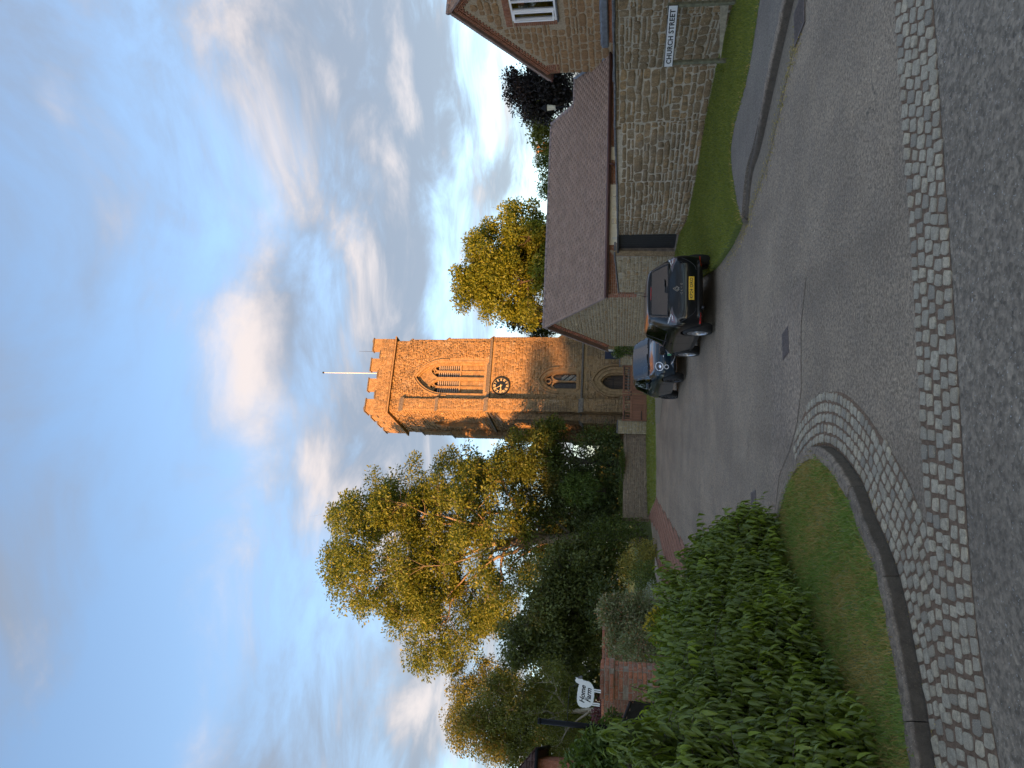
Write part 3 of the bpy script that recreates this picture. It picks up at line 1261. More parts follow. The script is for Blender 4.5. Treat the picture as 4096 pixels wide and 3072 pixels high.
struct(link('ground', sheet_terrain(), None, M['turf']))
gq = lambda X, Y, h=0.0: gp(X, Y, h)

# --- left island: kerb line (outer edge of the kerb top, 11 cm up)
KH = 0.11
kerb_px = [(3075, 2280), (3096, 2092), (3129, 1947), (3153, 1875), (3189, 1814), (3234, 1781), (3270, 1785), (3299, 1800), (3339, 1843), (3395, 1934), (3440, 2058), (3530, 2295), (3615, 2724), (3668, 3072)]
kl = [gp(X, Y, KH) for X, Y in kerb_px]
kl = [kl[0] + Vector((-1.7, 5.0, 0)), kl[0] + Vector((-0.55, 2.0, 0))] + kl + [kl[-1] + Vector((-0.9, -0.45, 0)), kl[-1] + Vector((-3.2, -1.3, 0))]
for p in kl:
    p.z = 0
KL = catmull(kl, 10)
KL = resample(KL, 240)
ISLE = Vector((-3.6, 6.5, 0))


def offset_line(pts, d):
    out = []
    for i, p in enumerate(pts):
        t = pts[min(i + 1, len(pts) - 1)] - pts[max(i - 1, 0)]
        nrm = Vector((-t.y, t.x, 0)).normalized()
        out.append(p + nrm * d)
    return out


t0 = KL[121] - KL[120]
_side = 1 if Vector((-t0.y, t0.x, 0)).dot(ISLE - KL[120]) > 0 else -1
KI = offset_line(KL, 0.135 * _side)         # inner edge of kerb
isle_poly = [(p.x, p.y) for p in KI] + [(-7.5, 2.2), (-7.5, 16.0)]

# --- sheets
struct(drape('road', [(-14, -9), (16, -9), (16, 10), (9, 37.5), (-6.4, 37.5), (-14, 16)], 0.0, M['asphalt']))
fe = [(3580, 0), (3622, 600), (3660, 1200), (3700, 1945), (3735, 2300), (3765, 2700), (3800, 3072)]
ne = [(3736, 0), (3780, 650), (3818, 1200), (3863, 1945), (3892, 2329), (3930, 2650), (4004, 3072)]
FE = [gp(X, Y) for X, Y in fe]
NE = [gp(X, Y) for X, Y in ne]


def ext(L, a=1.2):
    d0 = (L[0] - L[1]).normalized() * a
    d1 = (L[-1] - L[-2]).normalized() * a
    return [L[0] + d0] + L + [L[-1] + d1]


FE, NE = catmull(ext(FE), 6), catmull(ext(NE), 6)
near_poly = [(p.x, p.y) for p in NE] + [(-9, NE[-1].y - 2), (-9, -6), (9, -6), (9, NE[0].y + .5)]
struct(drape('main_street', near_poly, 0.004, M['asphalt_coarse']))
# worn repair patch across the mouth of the street, two iron covers
patch = [gp(*q) for q in [(3080, 1265), (3140, 1195), (3225, 1110), (3205, 1300), (3205, 1560), (3188, 1700), (3160, 1800), (3118, 1900), (3097, 2080), (3085, 1560)]]
patch_edge = [(p.x, p.y) for p in patch]
struct(drape('road_patch', patch_edge, 0.004, M['asphalt_patch']))


def sett_bed():
    poly = [(p.x, p.y) for p in FE] + [(p.x, p.y) for p in reversed(NE)]
    o = struct(drape('sett_strip', poly, 0.006, M['sett_bed']))
    return o


STRIP = sett_bed()
rg = random.Random(5)
NA = 5
La = plen(FE)
na = int(La / 0.108)
xf = []
fe_s, ne_s = resample(FE, 200), resample(NE, 200)


def on(Ls, t):
    t = max(0, min(0.9999, t)) * (len(Ls) - 1)
    i = int(t)
    return Ls[i].lerp(Ls[i + 1], t - i)


for j in range(NA):
    t = rg.uniform(0, .01)
    while t < 1:
        w = rg.uniform(.085, .125) / La
        s0, s1 = (j + .5) / NA, None
        a, b = on(fe_s, t + w / 2), on(ne_s, t + w / 2)
        c = a.lerp(b, s0)
        across = (b - a)
        wid = across.length / NA
        along = (on(fe_s, t + w) - on(fe_s, t)).normalized()
        ac = across.normalized()
        along = (along - ac * along.dot(ac)).normalized()
        rot = Matrix.Rotation(rg.gauss(0, .05), 3, 'Z')
        U, V = rot @ along, rot @ ac
        su, sv = (w * La) * rg.uniform(.62, .82), wid * rg.uniform(.64, .82)
        h = rg.uniform(.006, .014)
        n = Vector((rg.gauss(0, .03), rg.gauss(0, .03), 1)).normalized()
        c = c + V * rg.gauss(0, .004)
        if U.cross(V).z < 0:
            V = -V
        xf.append(Matrix(((U.x * su, V.x * sv, n.x * h, c.x), (U.y * su, V.y * sv, n.y * h, c.y), (0, 0, n.z * h, 0.007), (0, 0, 0, 1))))
        t += w
place_pieces('sett', xf, SETT_VARS, M['granite'], STRIP, 300, (0, 4, 0), 'setts_beyond', seed=3)

# setts round the corner, rows follow the kerb
arc_px = [(3178, 1790), (3186, 1750), (3215, 1660), (3260, 1595), (3310, 1572), (3372, 1572), (3451, 1640), (3553, 1787), (3632, 1922), (3690, 2069)]
arc = catmull([gp(*q) for q in arc_px], 5)
junction = [p for p in FE if p.x < arc[-1].x - 0.05]
corner_poly = [(p.x, p.y) for p in arc] + [(p.x, p.y) for p in junction]
kin = [p for p in reversed(KL) if p.y > junction[-1].y - .3]
i0 = min(range(len(KL)), key=lambda i: (KL[i] - arc[0]).length)
i1 = min(range(len(KL)), key=lambda i: (KL[i] - junction[-1]).length)
back = [KL[i] for i in range(i1, i0, -1)] if i1 > i0 else [KL[i] for i in range(i1, i0)]
corner_poly += [(p.x, p.y) for p in back]
CORNER = struct(drape('sett_corner', corner_poly, 0.003, M['sett_bed']))
xf = []
for row in range(9):
    d = 0.012 + 0.098 * (row + .5)
    line = offset_line(KL, -d * _side)
    L = plen(line)
    line = resample(line, 900)
    s = rg.uniform(0, .1)
    while s < L - .2:
        w = rg.uniform(.078, .125)
        i = int((s + w / 2) / L * 899)
        c = line[i]
        tdir = (line[min(i + 3, 899)] - line[max(i - 3, 0)])
        if tdir.length > 1e-5 and in_poly(c.x, c.y, corner_poly):
            U = tdir.normalized()
            V = Vector((-U.y, U.x, 0))
            rot = Matrix.Rotation(rg.gauss(0, .07), 3, 'Z')
            U, V = rot @ U, rot @ V
            su, sv, h = w * rg.uniform(.62, .82), .098 * rg.uniform(.62, .82), rg.uniform(.006, .013)
            n = Vector((rg.gauss(0, .03), rg.gauss(0, .03), 1)).normalized()
            xf.append(Matrix(((U.x * su, V.x * sv, n.x * h, c.x), (U.y * su, V.y * sv, n.y * h, c.y), (0, 0, n.z * h, 0.004), (0, 0, 0, 1))))
        s += w
place_pieces('sett', xf, SETT_VARS, M['granite'], CORNER, 300, (-.8, 5.5, 0), 'setts_beyond', seed=4, key='sett_c')


def kerb(name, line, side, hs, width, stone_len, seed):
    """kerbstones along a line: outer face on the line, top hs high"""
    root = bpy.data.objects.new(name, None)
    COL.objects.link(root)
    root['kind'] = 'structure'
    rgk = random.Random(seed)
    L = plen(line)
    n = max(1, int(L / stone_len))
    step = 12
    fine = resample(line, n * step + 1)
    inner = offset_line(fine, width * side)
    for k in range(n):
        mb = MB()
        vs, fs = [], []
        m = step
        jz = rgk.uniform(-.006, .006)
        for i in range(m + 1):
            q = k * step + i
            a, b = fine[q].copy(), inner[q].copy()
            if i == 0:
                a, b = a.lerp(fine[q + 1], .04), b.lerp(inner[q + 1], .04)
            if i == m:
                a, b = a.lerp(fine[q - 1], .04), b.lerp(inner[q - 1], .04)
            h = hs(q / (n * step)) + jz
            z = g(a.y)
            dirn = (b - a).normalized()
            rough = rgk.uniform(-.007, .007)
            vs += [(a.x, a.y, z - .08), (a.x + dirn.x * (.012 + rough), a.y + dirn.y * (.012 + rough), z + h - .018), (a.x + dirn.x * .028, a.y + dirn.y * .028, z + h), (b.x, b.y, z + h + rough), (b.x, b.y, z - .08)]
        for i in range(m):
            for j in range(4):
                p, q2 = 5 * i + j, 5 * (i + 1) + j
                fs.append((p, p + 1, q2 + 1, q2))
        fs.append((0, 1, 2, 3, 4))
        fs.append(tuple(5 * m + j for j in range(5)))
        mb.add(vs, fs)
        mb.build('kerbstone', M['kerb_granite'], root)
    return root


kerb('kerb', KL, _side, lambda t: KH, 0.135, 0.92, 1)
struct(drape('verge_soil', isle_poly, KH - 0.02, M['turf_dry'], thick=0.09))

# --- right side: kerb, footpath, verge
rk = [gp(X, Y, 0.11) for X, Y in [(3138, 0), (3073, 304), (3013, 591), (2981, 705), (2964, 880)]]
rk = ext(rk, 2.5)[:-1]
for p in rk:
    p.z = 0
RK = resample(catmull(rk, 8), 160)
RIN = offset_line(RK, .12)
if (RIN[40] - Vector((8, 12, 0))).length > (RK[40] - Vector((8, 12, 0))).length:
    RIN = offset_line(RK, -.12)
    rs = -1
else:
    rs = 1
kerb('kerb', RK, rs, lambda t: 0.11 * (1 - max(0, (t - .55) / .45) * .75), 0.12, 0.9, 2)
pe = [gp(X, Y, 0.11) for X, Y in [(3035, 0), (2989, 293), (2934, 505), (2921, 635), (2943, 803), (2966, 890)]]
pe = ext(pe, 2.5)[:-1]
PE = catmull(pe, 6)
path_poly = [(p.x, p.y) for p in PE] + [(p.x, p.y) for p in reversed(RIN)]
struct(drape('footpath', path_poly, 0.095, M['path_tarmac'], thick=0.09))
WB = [gp(X, Y, 0.12) for X, Y in [(2953, -90), (2921, 45), (2864, 260), (2820, 480), (2780, 722), (2747, 879), (2716, 935), (2703, 1005), (2690, 1060)]]
vedge = [gp(X, Y, 0.03) for X, Y in [(2966, 890), (2952, 930), (2925, 985), (2893, 1033), (2860, 1075)]]
verge_poly = [(p.x, p.y) for p in PE] + [(p.x, p.y) for p in vedge] + [(2.75, 19.5), (3.0, 24.5), (WB[-1].x - .1, WB[-1].y)] + [(p.x + .2, p.y) for p in reversed(WB)] + [(WB[0].x + .4, PE[0].y - .2)]
struct(drape('verge', verge_poly, 0.10, M['turf'], thick=0.12))
# silt and leaf litter lying in the gutter
gl = [gp(X, Y) for X, Y in [(3240, -60), (3200, 120), (3165, 240), (3118, 450), (3075, 640), (3020, 800), (2985, 900), (2948, 985), (2905, 1060)]]
gpoly = [(p.x, p.y) for p in gl] + [(vedge[-1].x + .2, vedge[-1].y)] + [(p.x + .12, p.y) for p in reversed(vedge[:-1])] + [(p.x, p.y) for p in reversed(RK) if p.y > gl[0].y]
struct(drape('gutter', gpoly, 0.004, M['gutter_silt']))

# drain grating
dr = thing('drain_grate', 'black slotted iron drain grate set in the gutter by the kerb', 'drain', gp(3205, 60), 0)
d0, d1 = gp(3178, 132), gp(3225, 5)
ux = (d1 - d0)
ang = math.atan2(ux.y, ux.x)
dr.location = ((d0 + d1) / 2).to_tuple()
dr.location.z = 0.008
dr.rotation_euler.z = ang
Ld = .46
mb = MB()
for s in (-1, 1):
    mb.box((0, s * .19, 0), (Ld, .03, .012)).box((s * (Ld / 2 - .015), 0, 0), (.03, .35, .012))
mb.build('frame', M['iron_cover'], dr)
for k in range(11):
    MB().box((-Ld / 2 + .05 + k * .036, 0, 0), (.016, .35, .010)).build('bar', M['iron_cover'], dr)
MB().box((0, 0, -.004), (Ld - .03, .35, .004)).build('pit', M['dark_void'], dr)


def cover(px_a, px_b, label, wd):
    a, b = gp(*px_a), gp(*px_b)
    r = thing('service_cover', label, 'cover', (a + b) / 2, math.atan2(b.y - a.y, b.x - a.x), 'iron covers in the road')
    r.location.z = g(r.location.y) + .008
    L = (b - a).length
    MB().box((0, 0, -.002), (L, wd, .006)).build('frame', M['iron_cover'], r)
    for k in range(2):
        mbp = MB().box(((k - .5) * L * .49, 0, .002), (L * .47, wd * .9, .006), bev=.002)
        pl = mbp.build('plate', M['iron_cover'], r)
        m2 = MB()
        nx, ny = 9, 5
        for i in range(nx):
            for j in range(ny):
                m2.box(((k - .5) * L * .49 + (i - nx / 2 + .5) * L * .047, (j - ny / 2 + .5) * wd * .16, .006), (L * .028, wd * .07, .003), Matrix.Rotation((.7 if (i + j) % 2 else -.7), 3, 'Z'))
        m2.build('tread_pattern', M['iron_cover'], pl, kind='stuff')


cover((3142, 1320), (3146, 1425), 'worn iron cover set in the pale road patch', .34)
cover((3015, 1965), (3018, 2105), 'patterned iron cover in the road near the hedge end', .42)

# --- brick drive, gravel and grass in front of the churchyard
bd = [gp(X, Y) for X, Y in [(2625, 1995), (2680, 2090), (2745, 2191), (2850, 2330)]]
bi = [gp(X, Y) for X, Y in [(2700, 2345), (2658, 2224), (2636, 2130), (2596, 2070)]]
drive_poly = [(p.x, p.y) for p in bd + bi]
DRIVE = struct(drape('brick_drive', drive_poly, 0.004, M['soil']))
xf = []
pv = .22
xs = [p[0] for p in drive_poly]
ys = [p[1] for p in drive_poly]
ang = R(38)
ca, sa = math.cos(ang), math.sin(ang)
cxm, cym = (min(xs) + max(xs)) / 2, (min(ys) + max(ys)) / 2
n = 110
for i in range(-n, n):
    for j in range(-n, n):
        if (i - j) % 4 in (0, 2):
            hor = (i - j) % 4 == 0
            lx, ly = (i + (1.0 if hor else .5)) * .11, (j + (.5 if hor else 1.0)) * .11
            x, y = cxm + lx * ca - ly * sa, cym + lx * sa + ly * ca
            if in_poly(x, y, drive_poly):
                U, V = (Vector((ca, sa, 0)), Vector((-sa, ca, 0)))
                a, b2 = (.205, .098) if hor else (.098, .205)
                h = .009 + random.random() * .003
                sl = 0.0249
                z = g(y) + 0.005
                xf.append(Matrix(((U.x * a, V.x * b2, 0, x), (U.y * a, V.y * b2, -sl * h, y), (U.y * a * sl, V.y * b2 * sl, h, z), (0, 0, 0, 1))))
place_pieces('paver', xf, BOX_VARS, M['paver_brick'], DRIVE, 300, (-4.5, 20, 0), 'pavers_beyond', smooth=False)

strip_far = [gp(X, Y) for X, Y in [(2590, 2068), (2587, 1900), (2586, 1700), (2588, 1560), (2592, 1440)]]
strip_near = [gp(X, Y) for X, Y in [(2625, 1995), (2626, 1850), (2624, 1690), (2622, 1560), (2640, 1440)]]
struct(drape('churchyard_verge', [(p.x, p.y) for p in strip_near] + [(p.x, p.y) for p in reversed(strip_far)] , 0.006, M['turf_dry']))
gr = [gp(X, Y) for X, Y in [(2640, 1690), (2650, 1600), (2700, 1480), (2720, 1330)]]
struct(drape('gravel_strip', [(p.x, p.y) for p in gr] + [(3.0, 27.5), (1.9, 40.3), (-1.9, 40.5), (-1.9, 36)], 0.010, M['gravel_ground']))


# --- grass
def grass(name, label, poly, n, h, mat, seed, zo, keep=None, width=.006, lean=.5, ref=0):
    rgn = np.random.default_rng(seed)
    xs = np.array([p[0] for p in poly])
    ys = np.array([p[1] for p in poly])
    x = rgn.uniform(xs.min(), xs.max(), n * 6)
    y = rgn.uniform(ys.min(), ys.max(), n * 6)
    ok = in_poly_np(x, y, poly)
    x, y = x[ok], y[ok]
    if keep is not None:
        k = keep(x, y, rgn)
        x, y = x[k], y[k]
    x, y = x[:n], y[:n]
    m = len(x)
    x, y = x + rgn.normal(0, .035, m), y + rgn.normal(0, .035, m)
    z = np.array([g(v) for v in y]) + zo
    P = np.stack([x, y, z], 1)
    a = rgn.uniform(0, 6.283, m)
    hh = h * rgn.uniform(.45, 1.25, m)
    w = width * rgn.uniform(.7, 1.4, m)
    la = rgn.uniform(0, 6.283, m)
    ll = np.abs(rgn.normal(0, lean, m)) * hh
    s = np.stack([np.cos(a), np.sin(a), np.zeros(m)], 1) * w[:, None]
    tip = P + np.stack([np.cos(la) * ll, np.sin(la) * ll, hh], 1)
    mid = P + np.stack([np.cos(la) * ll * .3, np.sin(la) * ll * .3, hh * .6], 1)
    V = np.stack([P - s, P + s, mid + s * .8, tip, mid - s * .8], 1).reshape(-1, 3)
    b = np.arange(m) * 5
    F = np.stack([b, b + 1, b + 2, b + 4], 1)
    T = np.stack([b + 4, b + 2, b + 3, b + 3], 1)
    tri = np.concatenate([F[:, [0, 1, 2]], F[:, [0, 2, 3]], T[:, :3]])
    o = link(name, npmesh(name, V, tri), None, mat)
    o['kind'] = 'stuff'
    o['label'] = label
    o['category'] = 'grass'
    return o


def dryness(x, y):
    return np.sin(x * 3.1 + 1.3) * np.sin(y * 2.3 + .4) + .6 * np.sin(x * 7 + y * 5) + .35 * np.sin(x * 13 - y * 11)


ki = [(p.x, p.y) for p in KI]
lawn_vis = [(p.x, p.y) for p in KI[30:]] + [(-5.2, 3.6), (-5.2, 5.2), (-3.5, 6.6), (-3.3, 9.0), (-2.6, 11)]
grass('grass', 'rough green grass on the corner verge under the hedge', lawn_vis, 34000, .05, M['grass_rough'], 1, KH - .02, lambda x, y, r: dryness(x, y) + r.normal(0, .5, len(x)) < .45, .0035, .7)
grass('dry_grass', 'straw coloured dry grass patches on the corner verge', lawn_vis, 34000, .045, M['grass_dry'], 2, KH - .02, lambda x, y, r: dryness(x, y) + r.normal(0, .6, len(x)) > -.45, .003, 1.1)
vp2 = verge_poly
grass('grass', 'mown green grass verge along the stone wall', vp2, 60000, .045, M['grass'], 3, .095, None, .006, .6)
_pe = np.array([[p.x, p.y] for p in PE])


def near_path(x, y, r):
    d = np.min(np.hypot(x[:, None] - _pe[None, :, 0], y[:, None] - _pe[None, :, 1]), axis=1)
    return d < np.abs(r.normal(.04, .10, len(x)))


grass('dry_grass', 'dry straw grass fringe beside the purple footpath', vp2, 12000, .045, M['grass_dry'], 4, .095, near_path, .006, 1.0)
sv = [(p.x, p.y) for p in strip_near[:4]] + [(p.x, p.y) for p in reversed(strip_far[:4])]
grass('grass', 'narrow grass strip at the foot of the churchyard wall', sv, 9000, .07, M['grass'], 5, .006, None, .012, .6)


def litter(name, label, line, n, spread, mat, seed, size):
    rgn = np.random.default_rng(seed)
    A = np.array([[p.x, p.y] for p in line])
    i = rgn.integers(0, len(A) - 1, n)
    f = rgn.random(n)[:, None]
    P = A[i] * (1 - f) + A[i + 1] * f + rgn.normal(0, 1, (n, 2)) * spread
    z = np.array([g(v) for v in P[:, 1]]) + .009
    ax = np.stack([rgn.normal(size=n), rgn.normal(size=n), rgn.normal(0, .15, n)], 1)
    up = np.tile([0, 0, 1.0], (n, 1))
    o = link(name, leaf_mesh(name, np.column_stack([P, z]), ax, up, size * rgn.uniform(.5, 1.4, n), rgn, LEAF, .25), None, M[mat])
    o['kind'] = 'stuff'
    o['label'] = label
    o['category'] = 'litter'


litter('leaf_litter', 'dead leaves and grit lying in the right hand gutter', gl[1:], 1500, np.array([.10, .10]), 'grass_dry', 9, .03)
litter('leaf_litter', 'specks of leaf litter along the corner kerb', offset_line(KL, -.05 * _side)[60:], 500, np.array([.03, .03]), 'grass_dry', 10, .018)
# ------------------------------------------------------------------ church tower
# local frame: x along the west face (right), y into the tower, z up; origin at the near left corner on the ground
TA = R(20)
TC = at(1500, 1640, 46.0)
TW = 4.85
TZ = g(47)
tower = thing('church_tower', 'tall square stone church tower with battlements, clock and louvred belfry window', 'church tower', (TC.x, TC.y, TZ), TA)
TB = Matrix.Translation((TC.x, TC.y, TZ)) @ Matrix.Rotation(TA, 4, 'Z')
TBI = TB.inverted()


def tl(X, Y):
    """tower-face coordinates (x, z) of a pixel on the west face plane"""
    o, d = TBI @ Vector((0, 0, EYE)), TBI.to_3x3() @ ray(X, Y)
    t = -o.y / d.y
    p = o + d * t
    return p.x, p.z


S1, S2, S3 = tl(2331, 1480)[1], tl(1962, 1480)[1], tl(1572, 1480)[1]
PT = S3 + 0.95            # parapet wall top (bottom of the gaps)
MT = PT + 0.62            # merlon top
bx_, bz0 = tl(1935, 1520)
bz1 = tl(1662, 1520)[1]
belf_x = (tl(1800, 1466)[0] + tl(1800, 1575)[0]) / 2 + .17
belf_w = 2.2
win_x = (tl(2220, 1490)[0] + tl(2220, 1554)[0]) / 2
win_z0, win_z1 = tl(2306, 1520)[1], tl(2172, 1520)[1]
door_x = (tl(2450, 1491)[0] + tl(2450, 1558)[0]) / 2
door_z1 = tl(2402, 1522)[1]
clk_x, clk_z = tl(2004, 1545)
BEL = dict(w=belf_w, spring=bz0 + (bz1 - bz0) * .58, apex=bz1, x0=belf_x, z0=bz0)
WIN = dict(w=1.15, spring=win_z0 + (win_z1 - win_z0) * .60, apex=win_z1, x0=win_x, z0=win_z0)
DOR = dict(w=1.12, spring=door_z1 - .85, apex=door_z1, x0=door_x, z0=-0.2)
SBL = dict(w=1.5, spring=S2 + 2.6, apex=S2 + 4.1, x0=TW / 2 + .1, z0=S2 + .7)

shaft = MB()
in2 = 0.05                                # each stage steps back a little
shaft.b2((0, 0, -.3), (TW, TW, S1))
shaft = MB()
shaft.b2((0, 0, -.3), (TW, TW, S3))
wall_o = shaft.build('wall', M['tower_mortar'], tower)
cut(wall_o, [MB().prism(arch(**BEL), -1, .55), MB().prism(arch(**WIN), -1, .45), MB().prism(arch(**DOR), -1, .6)])
cut(wall_o, [MB().prism(arch(SBL['w'], SBL['spring'], SBL['apex'], 8, SBL['x0'], SBL['z0']), -1, .22, 'x')])


def ok_front(u, z):
    if arch_has(u, z, grow=.20, **BEL) or arch_has(u, z, grow=.24, **WIN) or arch_has(u, z, grow=.32, **DOR):
        return False
    if (u - clk_x) ** 2 + (z - clk_z) ** 2 < .5 ** 2:
        return False
    return all(abs(z - s) > .06 for s in (S1, S2))


def ok_side(u, z):
    if arch_has(u, z, grow=.12, **SBL):
        return False
    return abs(z - S2) > .06


big1 = courses(TW, S1, (.16, .30), (.24, .62), .022, 11, ok_front)
big2 = courses(TW, S2 - S1, (.13, .25), (.18, .5), .022, 12, ok_front, 0, S1)
big3 = courses(TW, S3 - S2, (.09, .17), (.12, .34), .018, 13, ok_front, 0, S2)
xf = face_xfs(big1, (0, 0, 0), (1, 0, 0), (0, 0, 1), .036, 1, tilt=.02, var=.8) + face_xfs(big2, (0, 0, 0), (1, 0, 0), (0, 0, 1), .036, 2, tilt=.025, var=.8)
xf3 = face_xfs(big3, (0, 0, 0), (1, 0, 0), (0, 0, 1), .042, 3, tilt=.05, var=.9)
place_pieces('stone', xf, RUBBLE_VARS, M['tower_stone'], tower, 300, (TW / 2, -20, 2), 'stonework', seed=1, key='tower')
# left side, seen at a slant
sd = courses(TW, S3, (.11, .22), (.15, .42), .02, 14, ok_side)
xs_ = face_xfs([(TW - a - w, b, w, h) for a, b, w, h in sd], (0, TW, 0), (0, -1, 0), (0, 0, 1), .040, 4, tilt=.04, var=.9)
place_pieces('stone', xf3 + xs_, RUBBLE_VARS, M['tower_stone'], tower, 0, None, 'upper_stonework', seed=2)


def buttress(u0, width, side, stages, name='buttress'):
    """stages: list of (z0, z1, projection); side 'f' front, 'l' left, 'r' right"""
    def P(a, d, z):
        if side == 'f':
            return (u0 + a, -d, z)
        if side == 'l':
            return (-d, u0 + a, z)
        return (TW + d, u0 + a, z)
    mb = MB()
    for i, (z0, z1, pr) in enumerate(stages):
        nx = stages[i + 1][2] if i + 1 < len(stages) else 0.0
        s = (pr - nx) * 1.3
        vs = [P(0, -.05, z0), P(width, -.05, z0), P(width, pr, z0), P(0, pr, z0), P(0, -.05, z1 + s), P(width, -.05, z1 + s), P(width, nx, z1 + s), P(0, nx, z1 + s), P(width, pr, z1), P(0, pr, z1)]
        mb.add(vs, [(0, 1, 2, 3), (4, 5, 6, 7), (3, 2, 8, 9), (9, 8, 6, 7), (0, 3, 9, 7, 4), (1, 5, 6, 8, 2), (0, 4, 5, 1)])
    o = mb.build(name, M['tower_mortar'], tower)
    # stones on its outer face and both flanks, ledge slabs on the set-offs
    allx = []
    for i, (z0, z1, pr) in enumerate(stages):
        led = MB()
        H = z1 - z0
        sd_ = (ord(side[0]) * 7 + i * 13) % 99
        if side == 'f':
            allx += face_xfs(courses(width, H, (.11, .21), (.2, .45), .02, sd_), (u0, -pr, z0), (1, 0, 0), (0, 0, 1), .025, i)
            allx += face_xfs(courses(pr, H, (.11, .21), (.15, .4), .02, sd_ + 1), (u0, 0, z0), (0, -1, 0), (0, 0, 1), .02, i)
            allx += face_xfs(courses(pr, H, (.11, .21), (.15, .4), .02, sd_ + 2), (u0 + width, -pr, z0), (0, 1, 0), (0, 0, 1), .02, i)
        elif side == 'l':
            allx += face_xfs(courses(width, H, (.11, .21), (.2, .45), .02, sd_), (-pr, u0 + width, z0), (0, -1, 0), (0, 0, 1), .025, i)
            allx += face_xfs(courses(pr, H, (.11, .21), (.15, .4), .02, sd_ + 1), (-pr, u0, z0), (1, 0, 0), (0, 0, 1), .02, i)
        else:
            allx += face_xfs(courses(pr, H, (.11, .21), (.15, .4), .02, sd_ + 1), (TW, u0, z0), (1, 0, 0), (0, 0, 1), .02, i)
        nx = stages[i + 1][2] if i + 1 < len(stages) else 0.0
        s = (pr - nx) * 1.3
        e = .05
        led.add([P(-e, pr + e, z1 - .05), P(width + e, pr + e, z1 - .05), P(width + e, nx - .02, z1 + s), P(-e, nx - .02, z1 + s), P(-e, pr + e, z1 + .03), P(width + e, pr + e, z1 + .03), P(width + e, nx - .02, z1 + s + .09), P(-e, nx - .02, z1 + s + .09)],
                [(0, 3, 2, 1), (4, 5, 6, 7), (0, 1, 5, 4), (1, 2, 6, 5), (2, 3, 7, 6), (3, 0, 4, 7)])
        led.build('set_off', M['weathered_ledge'], o)
    place_pieces('stone', allx, STONE_VARS, M['tower_stone'], o, 0, None, 'stonework', seed=7)


buttress(0.0, .78, 'f', [(-.3, S1 - .1, .62), (S1, S2 - .05, .46), (S2 + .1, S2 + 3.2, .30), (S2 + 3.3, S3 - 1.0, .20)])
buttress(.02, .72, 'r', [(-.3, S1 + 1.2, .62), (S1 + 1.3, S2 - .05, .34), (S2 + .1, S2 + 2.9, .22), (S2 + 3.0, S3 - 1.1, .12)])
buttress(TW - .8, .78, 'l', [(-.3, S1 + .6, .66), (S1 + .7, S2 - .6, .5), (S2 - .4, S2 + 3.0, .36), (S2 + 3.1, S3 - 1.3, .20)])
buttress(0.02, .70, 'l', [(-.3, S1 - .1, .55), (S1, S2 - .9, .40), (S2 - .8, S2 - .3, .12)])


def stringcourse(z, pr, h, mat='weathered_ledge', name='string_course', back=True):
    mb = MB()
    prof = [(0, 0), (pr, h * .15), (pr, h * .55), (0, h)]
    n = len(prof)
    path = [(TW, 0, 1, -1), (0, 0, -1, -1), (0, TW, -1, 1), (TW, TW, 1, 1)]
    vs, fs = [], []
    for (x, y, sx, sy) in path:
        for d, zz in prof:
            vs.append((x + sx * d, y + sy * d, z + zz))
    for i in range(4):
        j = (i + 1) % 4
        for k in range(n):
            k2 = (k + 1) % n
            fs.append((i * n + k, i * n + k2, j * n + k2, j * n + k))
    mb.add(vs, fs)
    return mb.build(name, M[mat], tower)


stringcourse(S1 - .06, .13, .15)
stringcourse(S2 - .08, .14, .22)
stringcourse(S3 - .10, .24, .22, 'dressed_stone')
stringcourse(.75, .10, .14)

# parapet with battlements
po = .10
th = .34
for side in range(4):
    M4 = Matrix.Translation((TW / 2, TW / 2, 0)) @ Matrix.Rotation(side * math.pi / 2, 4, 'Z')
    half = TW / 2 + po
    z0 = S3 + .105
    mb = MB()
    mb.b2((-half + (.001 if side % 2 else 0), -half, z0), (half - (.001 if side % 2 else 0), -half + th, PT))
    mesh_p = mb.mesh('parapet')
    mesh_p.transform(M4)
    par = link('parapet', mesh_p, tower, M['tower_mortar'])
    if side in (0, 3):
        rects = courses(2 * half, PT - z0, (.14, .22), (.25, .6), .02, 50 + side)
        xfp = [M4 @ m for m in face_xfs(rects, (-half, -half, z0), (1, 0, 0), (0, 0, 1), .02, side)]
        place_pieces('stone', xfp, STONE_VARS, M['tower_stone'], par, 0, None, 'stonework', seed=side)
    nm = 4
    step = 2 * half / (nm + (nm - 1) * .72)
    for k in range(nm):
        a = -half + k * step * 1.72
        mm = MB()
        mm.b2((a, -half + .002, PT), (a + step, -half + th - .002, MT - .08))
        me = mm.mesh('merlon')
        me.transform(M4)
        mer = link('merlon', me, tower, M['dressed_stone'])
        cp = MB().add([(a - .05, -half - .06, MT - .08), (a + step + .05, -half - .06, MT - .08), (a + step + .05, -half + th + .06, MT - .08), (a - .05, -half + th + .06, MT - .08),
                       (a - .05, -half - .06, MT - .02), (a + step + .05, -half - .06, MT - .02), (a + step + .05, -half + th + .06, MT - .02), (a - .05, -half + th + .06, MT - .02), (a, -half + th / 2, MT + .07), (a + step, -half + th / 2, MT + .07)],
                      [(0, 3, 2, 1), (0, 1, 5, 4), (2, 3, 7, 6), (4, 5, 9, 8), (6, 7, 8, 9), (0, 4, 8, 7, 3), (1, 2, 6, 9, 5)]).mesh('coping')
        cp.transform(M4)
        link('coping', cp, mer, M['weathered_ledge'])
        if k < nm - 1:
            cc = MB().b2((a + step + .052, -half - .05, PT), (a + 1.72 * step - .052, -half + th + .05, PT + .07)).mesh('coping')
            cc.transform(M4)
            link('coping', cc, par, M['weathered_ledge'])
MB().b2((.05, .05, S3 - .1), (TW - .05, TW - .05, S3 + .25)).build('tower_roof', M['lead'], tower)
